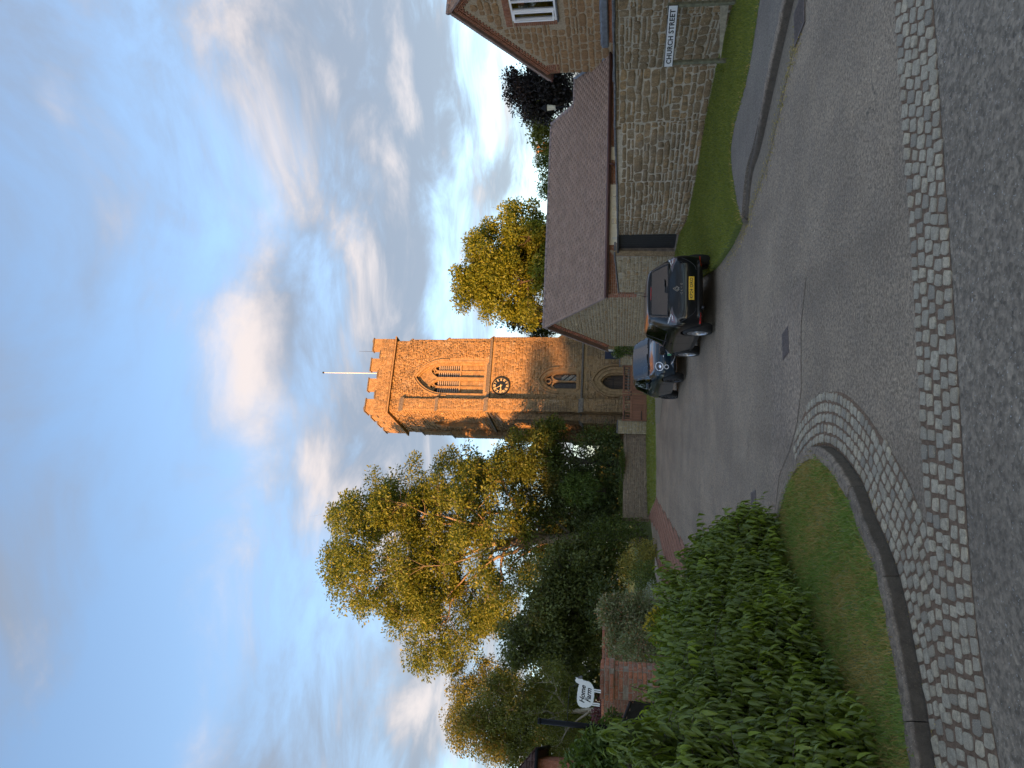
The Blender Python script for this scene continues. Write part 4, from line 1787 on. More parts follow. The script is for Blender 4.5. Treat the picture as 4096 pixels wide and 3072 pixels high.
fp = tl(1485, 1475)[0] + .6
fpz = 4.3 + MT
MB().tube([(fp, TW / 2, S3 + .1), (fp, TW / 2, fpz - .1)], [.040, .024], 8).build('flagpole', M['white_pole'], tower, True)
MB().lathe([(.02, 0), (.06, .03), (.075, .08), (.05, .13), (.01, .15)], 10, (fp, TW / 2, fpz - .1)).build('finial', M['clock_black'], tower, True)
MB().tube([(TW - .7, .2, MT - .3), (TW - .68, .2, MT + 1.0)], [.012, .008], 5).build('lightning_rod', M['hinge_iron'], tower)


# ---- openings
def hood(A, grow, wid, y0, y1, name, mat, z_from):
    inner = arch(A['w'] + 2 * grow, A['spring'], A['apex'] + grow * 1.1, 9, A['x0'], z_from)
    outer = arch(A['w'] + 2 * (grow + wid), A['spring'], A['apex'] + (grow + wid) * 1.1, 9, A['x0'], z_from)
    return MB().ring(inner, outer, y0, y1).build(name, M[mat], tower)


# belfry: hood mould, jambs, two lights of louvres, panelled lower half
hood(BEL, .10, .075, -.09, .02, 'hood_mould', 'dressed_stone', BEL['spring'] - .25)
hood(BEL, -.03, .12, -.022, .12, 'arch_moulding', 'dressed_stone', BEL['z0'])
hood(BEL, -.10, .07, .14, .30, 'arch_moulding', 'dressed_stone', BEL['z0'])
MB().prism(arch(BEL['w'], BEL['spring'], BEL['apex'], 9, BEL['x0'], BEL['z0']), .46, .50).build('belfry_dark', M['dark_void'], tower)  # near-black sheet stands in for the dark behind the louvres
lw = (BEL['w'] - .36) / 2
zt = tl(1728, 1520)[1] + .15
zl0, zl1 = tl(1836, 1520)[1], tl(1748, 1520)[1]
for s in (-1, 1):
    x0 = BEL['x0'] + s * (lw / 2 + .07)
    oi = arch(lw - .04, zl1 - .15, zt, 7, x0, BEL['z0'])
    oo = arch(lw + .16, zl1 - .15, zt + .16, 7, x0, BEL['z0'])
    MB().ring(oi, oo, .20, .46).build('light_arch', M['dressed_stone'], tower)
    # solid panel below the louvres, central mullion, louvre boards
    MB().b2((x0 - lw / 2 + .02, .34, BEL['z0']), (x0 + lw / 2 - .02, .46, zl0)).build('blind_panel', M['tower_mortar'], tower)
    nb = 4
    for i in range(nb):
        h = (zl0 - .1 - BEL['z0']) / nb
        for q in (0, 1):
            MB().box((x0 + (q - .5) * lw * .48, .335, BEL['z0'] + h * (i + .5)), (lw * .42, .03, h * .92), bev=.01).build('panel_stone', M['tower_stone' if (i + q) % 2 else 'dressed_stone'], tower)
    MB().b2((x0 - .05, .26, BEL['z0']), (x0 + .05, .40, zl1 + .05)).build('mullion', M['dressed_stone'], tower)
    MB().b2((x0 - lw / 2, .25, zl0 - .06), (x0 + lw / 2, .45, zl0 + .03)).build('transom', M['dressed_stone'], tower)
    nl = 11
    for q in (-1, 1):
        for i in range(nl):
            z = zl0 + .06 + (zl1 - zl0 - .08) * i / (nl - 1)
            MB().box((x0 + q * lw * .25, .37, z), (lw * .40, .13, .028), Matrix.Rotation(R(42), 3, 'X')).build('louvre', M['louvre'], tower)
        hw = lw * .44
        MB().ring(arch(hw - .10, zl1 + .05, zl1 + .24, 5, x0 + q * lw * .25, zl1), arch(hw + .06, zl1 + .05, zl1 + .36, 5, x0 + q * lw * .25, zl1), .30, .44).build('tracery', M['dressed_stone'], tower)
    ci = [(x0 + .09 * math.cos(a), zl1 + .42 + .09 * math.sin(a)) for a in [i * math.pi / 5 for i in range(10)]]
    co_ = [(x0 + .16 * math.cos(a), zl1 + .42 + .16 * math.sin(a)) for a in [i * math.pi / 5 for i in range(10)]]
    MB().ring(ci, co_, .30, .42, closed=True).build('tracery', M['dressed_stone'], tower)
MB().b2((BEL['x0'] - .075, .12, BEL['z0']), (BEL['x0'] + .075, .40, zl1 + .1)).build('mullion', M['dressed_stone'], tower)
# spandrel above the two lights
sp = MB().prism(arch(BEL['w'] - .2, BEL['spring'], BEL['apex'] - .12, 9, BEL['x0'], BEL['z0'] + .1), .27, .36).build('spandrel', M['tower_stone'], tower)
cut(sp, [MB().prism(arch(lw + .02, zl1 - .15, zt + .06, 7, BEL['x0'] + s * (lw / 2 + .07), BEL['z0'] - 1), 0, 1) for s in (-1, 1)])
MB().add([(BEL['x0'] - .95, -.10, bz0 - .22), (BEL['x0'] + .95, -.10, bz0 - .22), (BEL['x0'] + .95, .5, bz0 + .16), (BEL['x0'] - .95, .5, bz0 + .16), (BEL['x0'] - .95, -.10, bz0 - .34), (BEL['x0'] + .95, -.10, bz0 - .34), (BEL['x0'] + .95, .5, bz0 - .34), (BEL['x0'] - .95, .5, bz0 - .34)],
         [(0, 1, 2, 3), (4, 7, 6, 5), (0, 4, 5, 1), (1, 5, 6, 2), (3, 2, 6, 7), (0, 3, 7, 4)]).build('sill', M['weathered_ledge'], tower)

# blind window of the left side
ii = arch(SBL['w'] - .06, SBL['spring'], SBL['apex'] - .02, 8, SBL['x0'], SBL['z0'])
oo = arch(SBL['w'] + .24, SBL['spring'], SBL['apex'] + .18, 8, SBL['x0'], SBL['z0'])
MB().ring(ii, oo, -.035, .10, 'x').build('arch_moulding', M['dressed_stone'], tower)
rects = courses(SBL['w'] - .04, SBL['apex'] - SBL['z0'], (.12, .22), (.2, .4), .02, 77, lambda u, z: arch_has(u, z, **SBL), SBL['x0'] - SBL['w'] / 2, SBL['z0'])
place_pieces('stone', face_xfs([(TW - a - w, b, w, h) for a, b, w, h in rects], (.22, TW, 0), (0, -1, 0), (0, 0, 1), .02, 8), STONE_VARS, M['tower_stone'], tower, 0, None, 'blind_stonework', seed=9)

# west window: two cusped lights, quatrefoil, leaded panes
hood(WIN, .22, .09, -.12, .02, 'hood_mould', 'dressed_stone', WIN['spring'] - .15)
hood(WIN, .02, .18, -.028, .06, 'arch_moulding', 'dressed_stone', WIN['z0'])
hood(WIN, -.07, .09, .06, .22, 'arch_moulding', 'dressed_stone', WIN['z0'])
MB().b2((WIN['x0'] - .62, -.10, WIN['z0'] - .16), (WIN['x0'] + .62, .3, WIN['z0'] + .01)).build('sill', M['dressed_stone'], tower)
MB().b2((WIN['x0'] - .045, .12, WIN['z0']), (WIN['x0'] + .045, .24, WIN['spring'] + .25)).build('mullion', M['dressed_stone'], tower)
lw2 = (WIN['w'] - .22) / 2
for s in (-1, 1):
    x0 = WIN['x0'] + s * (lw2 / 2 + .05)
    MB().ring(arch(lw2 - .06, WIN['spring'] - .05, WIN['spring'] + .24, 6, x0, WIN['spring'] - .1), arch(lw2 + .10, WIN['spring'] - .05, WIN['spring'] + .36, 6, x0, WIN['spring'] - .1), .13, .23).build('tracery', M['dressed_stone'], tower)
    gl_ = MB().b2((x0 - lw2 / 2, .30, WIN['z0']), (x0 + lw2 / 2, .31, WIN['spring'] + .3)).build('pane', M['leaded_glass'], tower)
    # diamond quarries
    nx, nz = 4, 10
    dx, dz = lw2 / nx, (WIN['spring'] + .05 - WIN['z0']) / nz
    for i in range(nx):
        for j in range(nz):
            for h in (0, 1):
                px_, pz_ = x0 - lw2 / 2 + dx * (i + .5 + h * .5), WIN['z0'] + dz * (j + .5 + h * .5)
                if px_ > x0 + lw2 / 2 - dx * .4:
                    continue
                pale = s > 0 and j < nz * .62 and i >= 0
                k = .44
                MB().add([(px_ - dx * k, .296, pz_), (px_, .296, pz_ - dz * k), (px_ + dx * k, .296, pz_), (px_, .296 - .006, pz_ + dz * k)], [(0, 1, 2, 3)]).build('quarry', M['leaded_pale' if pale and (i + j + h) % 3 else 'leaded_glass'], gl_)
qc = [(WIN['x0'] + .13 * math.cos(a), WIN['spring'] + .52 + .13 * math.sin(a)) for a in [i * math.pi / 6 for i in range(12)]]
qo = [(WIN['x0'] + .21 * math.cos(a), WIN['spring'] + .52 + .21 * math.sin(a)) for a in [i * math.pi / 6 for i in range(12)]]
MB().ring(qc, qo, .13, .23, closed=True).build('tracery', M['dressed_stone'], tower)
MB().prism(arch(WIN['w'], WIN['spring'], WIN['apex'], 8, WIN['x0'], WIN['spring'] + .2), .318, .33).build('pane', M['leaded_glass'], tower)

# doorway
hood(DOR, .42, .11, -.16, .02, 'hood_mould', 'dressed_stone', DOR['spring'] - .3)
hood(DOR, .20, .17, -.075, .05, 'arch_moulding', 'dressed_stone', 0)
hood(DOR, .02, .15, -.026, .14, 'arch_moulding', 'dressed_stone', 0)
hood(DOR, -.08, .10, .14, .30, 'arch_moulding', 'dressed_stone', 0)
dw = DOR['w'] / 7
for k in range(7):
    x = DOR['x0'] - DOR['w'] / 2 + dw * k
    xm = abs(x + dw / 2 - DOR['x0'])
    zt_ = DOR['apex'] - (xm / (DOR['w'] / 2)) ** 1.6 * (DOR['apex'] - DOR['spring']) + .04
    MB().b2((x + .006, .36, 0), (x + dw - .006, .41, zt_)).build('door_board', M['door_wood'], tower)
for z in (.7, 1.75):
    MB().b2((DOR['x0'] - .45, .345, z), (DOR['x0'] + .3, .358, z + .05)).build('hinge', M['hinge_iron'], tower)

# clock
clock = bpy.data.objects.new('clock', None)
COL.objects.link(clock)
clock.parent = tower
clock.location = (clk_x, -.045, clk_z)
clock.rotation_euler = (math.pi / 2, 0, 0)          # local z points out of the wall, y up
CR = .60
MB().lathe([(CR, -.06), (CR, .06), (CR * .97, .09), (CR * .90, .085), (CR * .885, .05), (.01, .05)], 48).build('dial', M['clock_black'], clock, False)
mt = MB()
for k in range(60):
    a = 2 * math.pi * k / 60
    L_ = .035 if k % 5 else .05
    mt.box((CR * .83 * math.sin(a), CR * .83 * math.cos(a), .055), (.012 if k % 5 else .022, L_, .008), Matrix.Rotation(-a, 3, 'Z'))
mt.build('minute_marks', M['gold_leaf'], clock)['kind'] = 'stuff'
for k, s in enumerate(['XII', 'I', 'II', 'III', 'IV', 'V', 'VI', 'VII', 'VIII', 'IX', 'X', 'XI']):
    a = 2 * math.pi * k / 12
    Mx = Matrix.Translation((CR * .66 * math.sin(a), CR * .66 * math.cos(a), .054)) @ Matrix.Rotation(-a, 4, 'Z')
    text_mesh('numeral', s, .19, M['gold_leaf'], clock, Mx, .003, 0, .92, bold=.006, xs=.72 if len(s) > 2 else .95)


def hand(ang, ln, w0, spade, z):
    mb = MB()
    mb.add([(-w0, -.1, z), (w0, -.1, z), (w0 * .45, ln, z), (-w0 * .45, ln, z), (-w0, -.1, z + .008), (w0, -.1, z + .008), (w0 * .45, ln, z + .008), (-w0 * .45, ln, z + .008)],
           [(0, 3, 2, 1), (4, 5, 6, 7), (0, 1, 5, 4), (1, 2, 6, 5), (2, 3, 7, 6), (3, 0, 4, 7)])
    if spade:
        mb.prism([(0, ln * .5), (.055, ln * .68), (0, ln * 1.05), (-.055, ln * .68)], z - .001, z + .01, 'z')
    o = mb.build('clock_hand', M['gold_leaf'], clock)
    o.rotation_euler.z = -ang


hand(R(332), .46, .022, False, .070)
hand(R(268), .34, .028, True, .060)
MB().lathe([(.05, .05), (.05, .085), (.02, .10)], 12).build('boss', M['gold_leaf'], clock)

# notice board by the door
nb0 = tl(2445, 1447)
nbx = nb0[0]
nbz = nb0[1]
nbd = thing('notice_board', 'dark blue notice board with white papers beside the church door', 'notice board', TB @ Vector((nbx, -1.1, 0)), TA)
MB().b2((-.24, -.02, nbz - .42), (.24, .03, nbz + .38), .01).build('board', M['navy_board'], nbd)
for x in (-.22, .22):
    MB().b2((x - .03, .03, -.1), (x + .03, .08, nbz + .4)).build('post', M['post_wood'], nbd)
MB().b2((.25, -.03, nbz - .3), (.37, .02, nbz + .42)).build('side_panel', M['paper_white'], nbd)
for k, (a, b_) in enumerate(((-.2, .05), (-.02, -.1), (-.16, -.32), (.05, -.3))):
    MB().b2((a, -.026, nbz + b_), (a + .13, -.02, nbz + b_ + .16)).build('notice', M['navy_board' if k < 2 else 'paper_white'], nbd)

# ------------------------------------------------------------------ churchyard wall, pier, gates
cw = [gp(X, Y) for X, Y in [(2593, 2075), (2586, 1905), (2586, 1737)]]
wl_a, wl_b = cw[0], cw[2]


def stone_wall(name, label, cat, a, b, h, thick, mat, mort, ch, ln, n_parts, seed, coping=None, hb=None, zbase=None, gap=.02, proud=.022, end_face=True, ref=None, cop_mat='slate_coping', group=None, restname='stonework'):
    """straight wall a->b (front face on the line, seen from its right-hand side), stones on the front"""
    a, b = Vector((a[0], a[1], 0)), Vector((b[0], b[1], 0))
    d = b - a
    L = d.length
    z0 = zbase if zbase is not None else min(g(a.y), g(b.y))
    root = thing(name, label, cat, (a.x, a.y, z0), math.atan2(d.y, d.x), group)
    hb = h if hb is None else hb
    mb = MB()
    mb.add([(0, 0, -.3), (L, 0, -.3), (L, thick, -.3), (0, thick, -.3), (0, 0, h), (L, 0, hb), (L, thick, hb), (0, thick, h)],
           [(0, 3, 2, 1), (4, 5, 6, 7), (0, 1, 5, 4), (1, 2, 6, 5), (2, 3, 7, 6), (3, 0, 4, 7)])
    mb.build('wall', M[mort], root)
    okf = (lambda u, v: v < h + (hb - h) * u / L - .005) if hb != h else None
    rects = courses(L, max(h, hb), ch, ln, gap, seed, okf)
    xf = face_xfs(rects, (0, 0, 0), (1, 0, 0), (0, 0, 1), proud, seed)
    if end_face:
        for (o_, u_) in (((0, thick, 0), (0, -1, 0)), ((L, 0, 0), (0, 1, 0))):
            xf += face_xfs(courses(thick, h if u_[1] < 0 else hb, ch, ln, gap, seed + 1), o_, u_, (0, 0, 1), proud, seed)
    inv = (Matrix.Translation((a.x, a.y, z0)) @ Matrix.Rotation(math.atan2(d.y, d.x), 4, 'Z')).inverted()
    r_ = inv @ Vector(ref if ref is not None else (0, 0, EYE))
    place_pieces('stone', xf, STONE_VARS, M[mat], root, n_parts, r_, restname, seed=seed, key=name + mat)
    if coping:
        rgc = random.Random(seed)
        u = 0.0
        while u < L - .05:
            w = min(rgc.uniform(.5, .95), L - u)
            z_ = h + (hb - h) * (u + w / 2) / L
            sl = math.atan2(hb - h, L)
            MB().box((u + w / 2, thick / 2, z_ + coping[1] / 2), (w - .012, thick + 2 * coping[0], coping[1] * rgc.uniform(.85, 1.15)), Matrix.Rotation(-sl + rgc.gauss(0, .012), 3, 'Y') @ Matrix.Rotation(rgc.gauss(0, .015), 3, 'X'), bev=.012).build('coping_stone', M[cop_mat], root)
            u += w
    return root


stone_wall('churchyard_wall', 'low brown stone churchyard wall left of the wooden gates', 'wall', wl_a, wl_b, 1.32, .4, 'yard_stone', 'yard_mortar', (.08, .17), (.16, .5), 260, 21, zbase=g(wl_a.y) - .02)
pa, pb_ = gp(2587, 1736), gp(2588, 1687)
stone_wall('gate_pier', 'pale golden ashlar gate pier at the left of the wooden gates', 'gate pier', pa + Vector((0, -.06, 0)), pb_ + Vector((0, -.06, 0)), 1.58, .62, 'pier_stone', 'gable_mortar', (.13, .24), (.18, .42), 120, 22, coping=(.03, .07), zbase=g(pa.y) - .02, gap=.025)
ra, rb = gp(2590, 1461), gp(2590, 1384)
stone_wall('churchyard_wall', 'short stone churchyard wall between the gates and the garage gable', 'wall', ra, rb, 1.5, .4, 'gable_stone', 'gable_mortar', (.08, .17), (.16, .45), 80, 23, coping=(.04, .06), zbase=g(ra.y) - .02)

G0, G1, G2 = gp(2590, 1685), gp(2590, 1576), gp(2590, 1463)


def gate_leaf(a, b, label, balust):
    d = b - a
    L = d.length
    r = thing('wooden_gate', label, 'gate', (a.x, a.y, g(a.y) + .03), math.atan2(d.y, d.x), 'churchyard gates')
    Ht = 1.30
    wd = 'gate_wood'
    for x in (.055, L - .055):
        MB().box((x, 0, Ht / 2 + .02), (.10, .07, Ht + .04), bev=.008).build('stile', M[wd], r)
    for z, hh in ((Ht - .05, .10), (.84, .12), (.07, .13)):
        MB().box((L / 2, 0, z), (L - .215, .062, hh), bev=.008).build('rail', M[wd], r)
    nb_ = 9
    w = (L - .22) / nb_
    for k in range(nb_):
        MB().box((.11 + w * (k + .5), .0, .455), (w - .008, .028, .64)).build('board', M[wd], r)
    nbal = 8
    for k in range(nbal):
        x = .11 + (L - .22) * (k + .5) / nbal
        MB().lathe([(.016, .905), (.03, .93), (.018, .96), (.032, 1.05), (.018, 1.13), (.03, 1.17), (.016, 1.195)], 8, (x, 0, 0)).build('baluster', M[wd], r, True)
    for z in (1.12, .2):
        xx = .3 if balust else L - .3
        MB().box((xx, -.045, z + .1), (.5, .012, .045)).build('strap_hinge', M['hinge_iron'], r)
    MB().lathe([(.045, -.01), (.045, .01)], 14, ((L - .06) if balust else .06, -.05, .86), Matrix.Rotation(math.pi / 2, 3, 'X')).build('latch', M['hinge_iron'], r)
    return r


gate_leaf(G0, G1 + Vector((-.02, 0, 0)), 'left leaf of the brown wooden churchyard gates', True)
gate_leaf(G1 + Vector((.02, 0, 0)), G2, 'right leaf of the brown wooden churchyard gates, behind the small blue car', False)
# ------------------------------------------------------------------ boundary wall on the right, door, garage, house
def plane_hit(X, Y, p0, n):
    o, d = Vector((0, 0, EYE)), ray(X, Y)
    t = (Vector(p0) - o).dot(n) / d.dot(n)
    return o + d * t


def poly_wall(root, pts, ztops, thick, mat, mort, ch, ln, n_parts, seed, coping, gap=.022, proud=.022, zlow=0.0, key='pw', joints=()):
    """wall along pts (front on the right-hand side), one thing"""
    allx = []
    loc = Vector(root.location)
    rgc = random.Random(seed)
    for i in range(len(pts) - 1):
        a, b = Vector((pts[i].x, pts[i].y, 0)) - Vector((loc.x, loc.y, 0)), Vector((pts[i + 1].x, pts[i + 1].y, 0)) - Vector((loc.x, loc.y, 0))
        d = (b - a)
        L = d.length
        u = d.normalized()
        bk = Vector((-u.y, u.x, 0))
        za, zb = ztops[i] - loc.z, ztops[i + 1] - loc.z
        zl = zlow - loc.z
        vs = [a + Vector((0, 0, zl - .3)), b + Vector((0, 0, zl - .3)), b + bk * thick + Vector((0, 0, zl - .3)), a + bk * thick + Vector((0, 0, zl - .3)),
              a + Vector((0, 0, za)), b + Vector((0, 0, zb)), b + bk * thick + Vector((0, 0, zb)), a + bk * thick + Vector((0, 0, za))]
        MB().add(vs, [(0, 3, 2, 1), (4, 5, 6, 7), (0, 1, 5, 4), (1, 2, 6, 5), (2, 3, 7, 6), (3, 0, 4, 7)]).build('wall', M[mort], root)
        okf = (lambda p, q, za=za, zb=zb, L=L: q < za + (zb - za) * p / L - .005)
        rects = courses(L, max(za, zb) - zl, ch, ln, gap, seed + i, okf, 0, zl)
        allx += face_xfs(rects, a, u, (0, 0, 1), proud, seed + i, tilt=.03, var=.7)
        s = 0.0
        while s < L - .04:
            w = min(rgc.uniform(.55, 1.0), L - s)
            if L - s - w < .12:
                w = L - s
            c = a + u * (s + w / 2) + bk * (thick / 2) + Vector((0, 0, za + (zb - za) * (s + w / 2) / L + coping[1] / 2))
            Rm = Matrix(((u.x, bk.x, 0), (u.y, bk.y, 0), (0, 0, 1))) @ Matrix.Rotation(-math.atan2(zb - za, L) + rgc.gauss(0, .008), 3, 'Y') @ Matrix.Rotation(rgc.gauss(0, .02), 3, 'X')
            MB().box(c, (w - .01, thick + 2 * coping[0], coping[1] * rgc.uniform(.85, 1.2)), Rm, bev=.014).build('coping_stone', M['slate_coping'], root)
            s += w
    place_pieces('stone', allx, RUBBLE_VARS, M[mat], root, n_parts, Vector((0, 0, EYE)) - loc, 'stonework', seed=seed, key=key)


wz = at(2464, 260, WB[2].y).z
bw = thing('boundary_wall', 'long weathered stone garden wall with slate coping behind the street nameplate', 'wall', (WB[2].x, WB[2].y, 0))
pts = [WB[6], WB[5], WB[4], WB[3], WB[2], WB[1], WB[0] + Vector((0.02, -.8, 0))]
poly_wall(bw, pts, [at(2475, 938, WB[6].y).z, at(2474, 879, WB[5].y).z, at(2472, 722, WB[4].y).z, wz, wz, wz, wz], .42, 'wall_stone', 'wall_mortar', (.10, .22), (.18, .62), 300, 31, (.06, .055), gap=.034)

# black boarded door and the rendered jamb
d_a, d_b = gp(2703, 1003, .10), WB[6] + Vector((0, .02, 0))
dd = Vector((d_b.x - d_a.x, d_b.y - d_a.y, 0))
door = thing('garden_door', 'black boarded garden door in the stone wall', 'door', (d_a.x, d_a.y, g(d_a.y) + .14), math.atan2(dd.y, dd.x))
Ld = dd.length
dh = at(2476, 1000, d_a.y).z - g(d_a.y) - .14
nbd_ = 8
for k in range(nbd_):
    w = Ld / nbd_
    MB().box((w * (k + .5), .12, dh / 2), (w - .008, .03, dh)).build('board', M['black_door'], door)
MB().box((Ld / 2, .06, dh + .03), (Ld + .1, .2, .07), bev=.01).build('lintel', M['black_door'], door)
MB().box((Ld / 2, .12, -.03), (Ld, .3, .06), bev=.01).build('threshold', M['concrete'], door)
MB().box((.06, .10, dh * .55), (.03, .03, .14)).build('handle', M['hinge_iron'], door)

GA = R(12)
gc = at(2402, 1176, 27.3)
GZ0 = g(gc.y)
GB = Matrix.Translation((gc.x, gc.y, GZ0)) @ Matrix.Rotation(GA, 4, 'Z')
GBI = GB.inverted()
gar = thing('garage', 'long low stone garage with brown tiled roof and brick front', 'garage', (gc.x, gc.y, GZ0), GA)
eave = gc.z - GZ0
GD = 7.3
half = GD / 2
# ridge height from the gable apex
q0 = GB @ Vector((0, half, 0))
apex = plane_hit(2177, 1292, q0, GB.to_3x3() @ Vector((0, 1, 0)))
ridge = apex.z - GZ0
front_n = GB.to_3x3() @ Vector((0, -1, 0))
slope = math.atan2(ridge - eave, half)
n_roof = GB.to_3x3() @ Vector((0, -math.sin(slope), math.cos(slope)))
e_p = GB @ Vector((0, 0, eave))


def roof_uv(X, Y):
    p = GBI @ plane_hit(X, Y, e_p, n_roof)
    return p.x, p.y / math.cos(slope)


r1u = roof_uv(2210, 494)
r2u = roof_uv(2301, 416)
r3u = roof_uv(2301, 314)
r4u = roof_uv(2436, 218)
SL = half / math.cos(slope)
ov = .22                                        # verge and eaves overhang
front_poly = [(-ov, -.28), (r4u[0] + .6, -.28), (r4u[0], .2), (r3u[0], r3u[1]), (r2u[0], r3u[1]), (r1u[0], SL), (-ov, SL)]


def sheet(polyuv, t, name, par):
    """roof deck: polygon in slope coordinates with thickness"""
    c, s = math.cos(slope), math.sin(slope)
    vs = [(u, w * c, eave + w * s) for u, w in polyuv] + [(u, w * c + t * s, eave + w * s - t * c) for u, w in polyuv]
    n = len(polyuv)
    return MB().add(vs, [tuple(range(n)), tuple(reversed(range(n, 2 * n)))] + [(i, i + n, (i + 1) % n + n, (i + 1) % n) for i in range(n)]).build(name, M['ridge_tile'], par)


roof = sheet(front_poly, .07, 'roof', gar)
c, s = math.cos(slope), math.sin(slope)
gauge, tw = .118, .30
xf = []
rows = int((SL + .28) / gauge)
rgt = random.Random(8)
for j in range(rows):
    w0 = -.28 + j * gauge
    u = -ov - (tw / 2 if j % 2 else 0)
    while u < r4u[0] + .6:
        a = max(u, -ov)
        b = u + tw - .001
        um, wm = (a + b) / 2, w0 + gauge * .55
        if b - a > .04 and in_poly(um, min(wm, SL - .01), front_poly):
            U = Vector((1, 0, 0))
            V = Vector((0, c, s))
            N = Vector((0, -s, c))
            p = Vector((um, 0, eave)) + V * (w0 + gauge * .5) + N * (.002 + rgt.uniform(0, .002))
            sx, sy, sz = (b - a), gauge * 1.02, .030
            xf.append(Matrix(((U.x * sx, V.x * sy, N.x * sz, p.x), (U.y * sx, V.y * sy, N.y * sz, p.y), (U.z * sx, V.z * sy, N.z * sz, p.z), (0, 0, 0, 1))))
        u += tw
place_pieces('roof_tile', xf, TILE_VARS, M['roof_tile'], roof, 0, GBI @ Vector((3, 0, 2)), 'roof_tiles', smooth=False, seed=2)
# back slope and hip end
Lr = r1u[0]
MB().add([(-ov, half, ridge + .02), (Lr, half, ridge + .02), (Lr + 2.0, GD + .2, eave - .1), (-ov, GD + .2, eave - .1), (-ov, half, ridge - .06), (Lr, half, ridge - .06), (Lr + 2.0, GD + .2, eave - .18), (-ov, GD + .2, eave - .18)],
         [(0, 1, 2, 3), (7, 6, 5, 4), (0, 3, 7, 4), (3, 2, 6, 7), (1, 0, 4, 5), (2, 1, 5, 6)]).build('back_slope', M['roof_tile'], gar)
lowz = eave + r3u[1] * s
lowy = r3u[1] * c
MB().add([(Lr, half, ridge), (r2u[0], lowy, lowz), (r2u[0] + .5, GD, eave), (Lr + 1.0, GD, eave)], [(0, 1, 2, 3)]).build('hip_slope', M['roof_tile'], gar)
MB().add([(r2u[0] - .5, lowy, lowz), (r4u[0] + .6, lowy, lowz), (r4u[0] + .6, lowy + 2.5, lowz - 1.6), (r2u[0] - .5, lowy + 2.5, lowz - 1.6)], [(0, 1, 2, 3)]).build('low_back_slope', M['roof_tile'], gar)
# ridge and hip tiles
for k in range(int((Lr + ov) / .32)):
    MB().tube([(-ov + k * .32, half, ridge - .01), (-ov + k * .32 + .315, half, ridge - .012)], .085, 8).build('ridge_tile', M['ridge_tile'], gar, True)
hp0, hp1 = Vector((Lr, half, ridge)), Vector((r2u[0], lowy, lowz))
for k in range(7):
    MB().tube([hp0.lerp(hp1, k / 7), hp0.lerp(hp1, (k + .98) / 7)], .08, 8).build('ridge_tile', M['ridge_tile'], gar, True)
for k in range(int((r3u[0] - r2u[0]) / .32) + 1):
    MB().tube([(r2u[0] + k * .32, lowy, lowz - .01), (r2u[0] + k * .32 + .315, lowy, lowz - .01)], .08, 8).build('ridge_tile', M['ridge_tile'], gar, True)
# walls
wl = MB().prism([(0, -.3), (GD, -.3), (GD, eave - .08), (half, ridge - .10), (0, eave - .08)], 0, .35, 'x').build('gable_wall', M['gable_mortar'], gar)


def ok_gable(u, z):
    y = GD - u
    return z < eave - .22 + (1 - abs(y - half) / half) * (ridge - eave) - .02 and not (y < .36 and z > 1.2)


rects = courses(GD, ridge, (.09, .19), (.14, .42), .03, 41, ok_gable)
place_pieces('stone', face_xfs(rects, (0, GD, 0), (0, -1, 0), (0, 0, 1), .022, 41), STONE_VARS, M['gable_stone'], wl, 300, GBI @ Vector((0, 0, EYE)), 'stonework', seed=5, key='gable')
# brick verge with dentils on both rakes, brick quoin at the front corner
xb = []
for sgn, y0 in ((1, 0.0), (-1, GD)):
    nbk = int(SL / .075)
    for k in range(nbk):
        for row in range(3):
            if row == 1 and k % 2:
                continue
            w = (k + .5) * SL / nbk
            dn = .04 + .075 * row
            y = y0 + sgn * (w * c) + sgn * dn * s
            z = eave - .05 + w * s - dn * c
            V = Vector((0, sgn * c, s))
            N = Vector((-1, 0, 0))
            U = Vector((0, sgn * s, -c))
            if U.cross(V).dot(N) < 0:
                U = -U
            sx, sy, sz = .066, SL / nbk * .88, .05 if row != 1 else .09
            xb.append(Matrix(((U.x * sx, V.x * sy, N.x * sz, 0), (U.y * sx, V.y * sy, N.y * sz, y), (U.z * sx, V.z * sy, N.z * sz, z), (0, 0, 0, 1))))
qz = courses(.34, eave - 1.3, (.075,), (.225,), .012, 3, None, GD - .34, 1.25, brick=True)
xb += face_xfs(qz, (0, GD, 0), (0, -1, 0), (0, 0, 1), .025, 3, tilt=.002)
place_pieces('brick', xb, BRICK_VARS, M['brick_old'], wl, 120, GBI @ Vector((0, 0, EYE)), 'brickwork', smooth=False, seed=6, key='verge')
for sgn, y0 in ((1, 0.0), (-1, GD)):
    MB().add([(-ov - .02, y0 - sgn * .2, eave - .13), (-ov - .02, half, ridge + .02), (-ov + .04, half, ridge + .02), (-ov + .04, y0 - sgn * .2, eave - .13), (-ov - .02, y0 - sgn * .2, eave - .21), (-ov - .02, half, ridge - .09), (-ov + .04, half, ridge - .09), (-ov + .04, y0 - sgn * .2, eave - .21)],
             [(0, 1, 2, 3), (7, 6, 5, 4), (0, 4, 5, 1), (1, 5, 6, 2), (2, 6, 7, 3), (3, 7, 4, 0)]).build('verge_tile', M['ridge_tile'], gar)
Wf = r4u[0] + .4
fw = MB().b2((.351, 0.0, -.3), (Wf, .3, eave - .12)).build('front_wall', M['brick_mortar'], gar)


def gu(X, Y):
    p = GBI @ plane_hit(X, Y, gc, front_n)
    return p.x


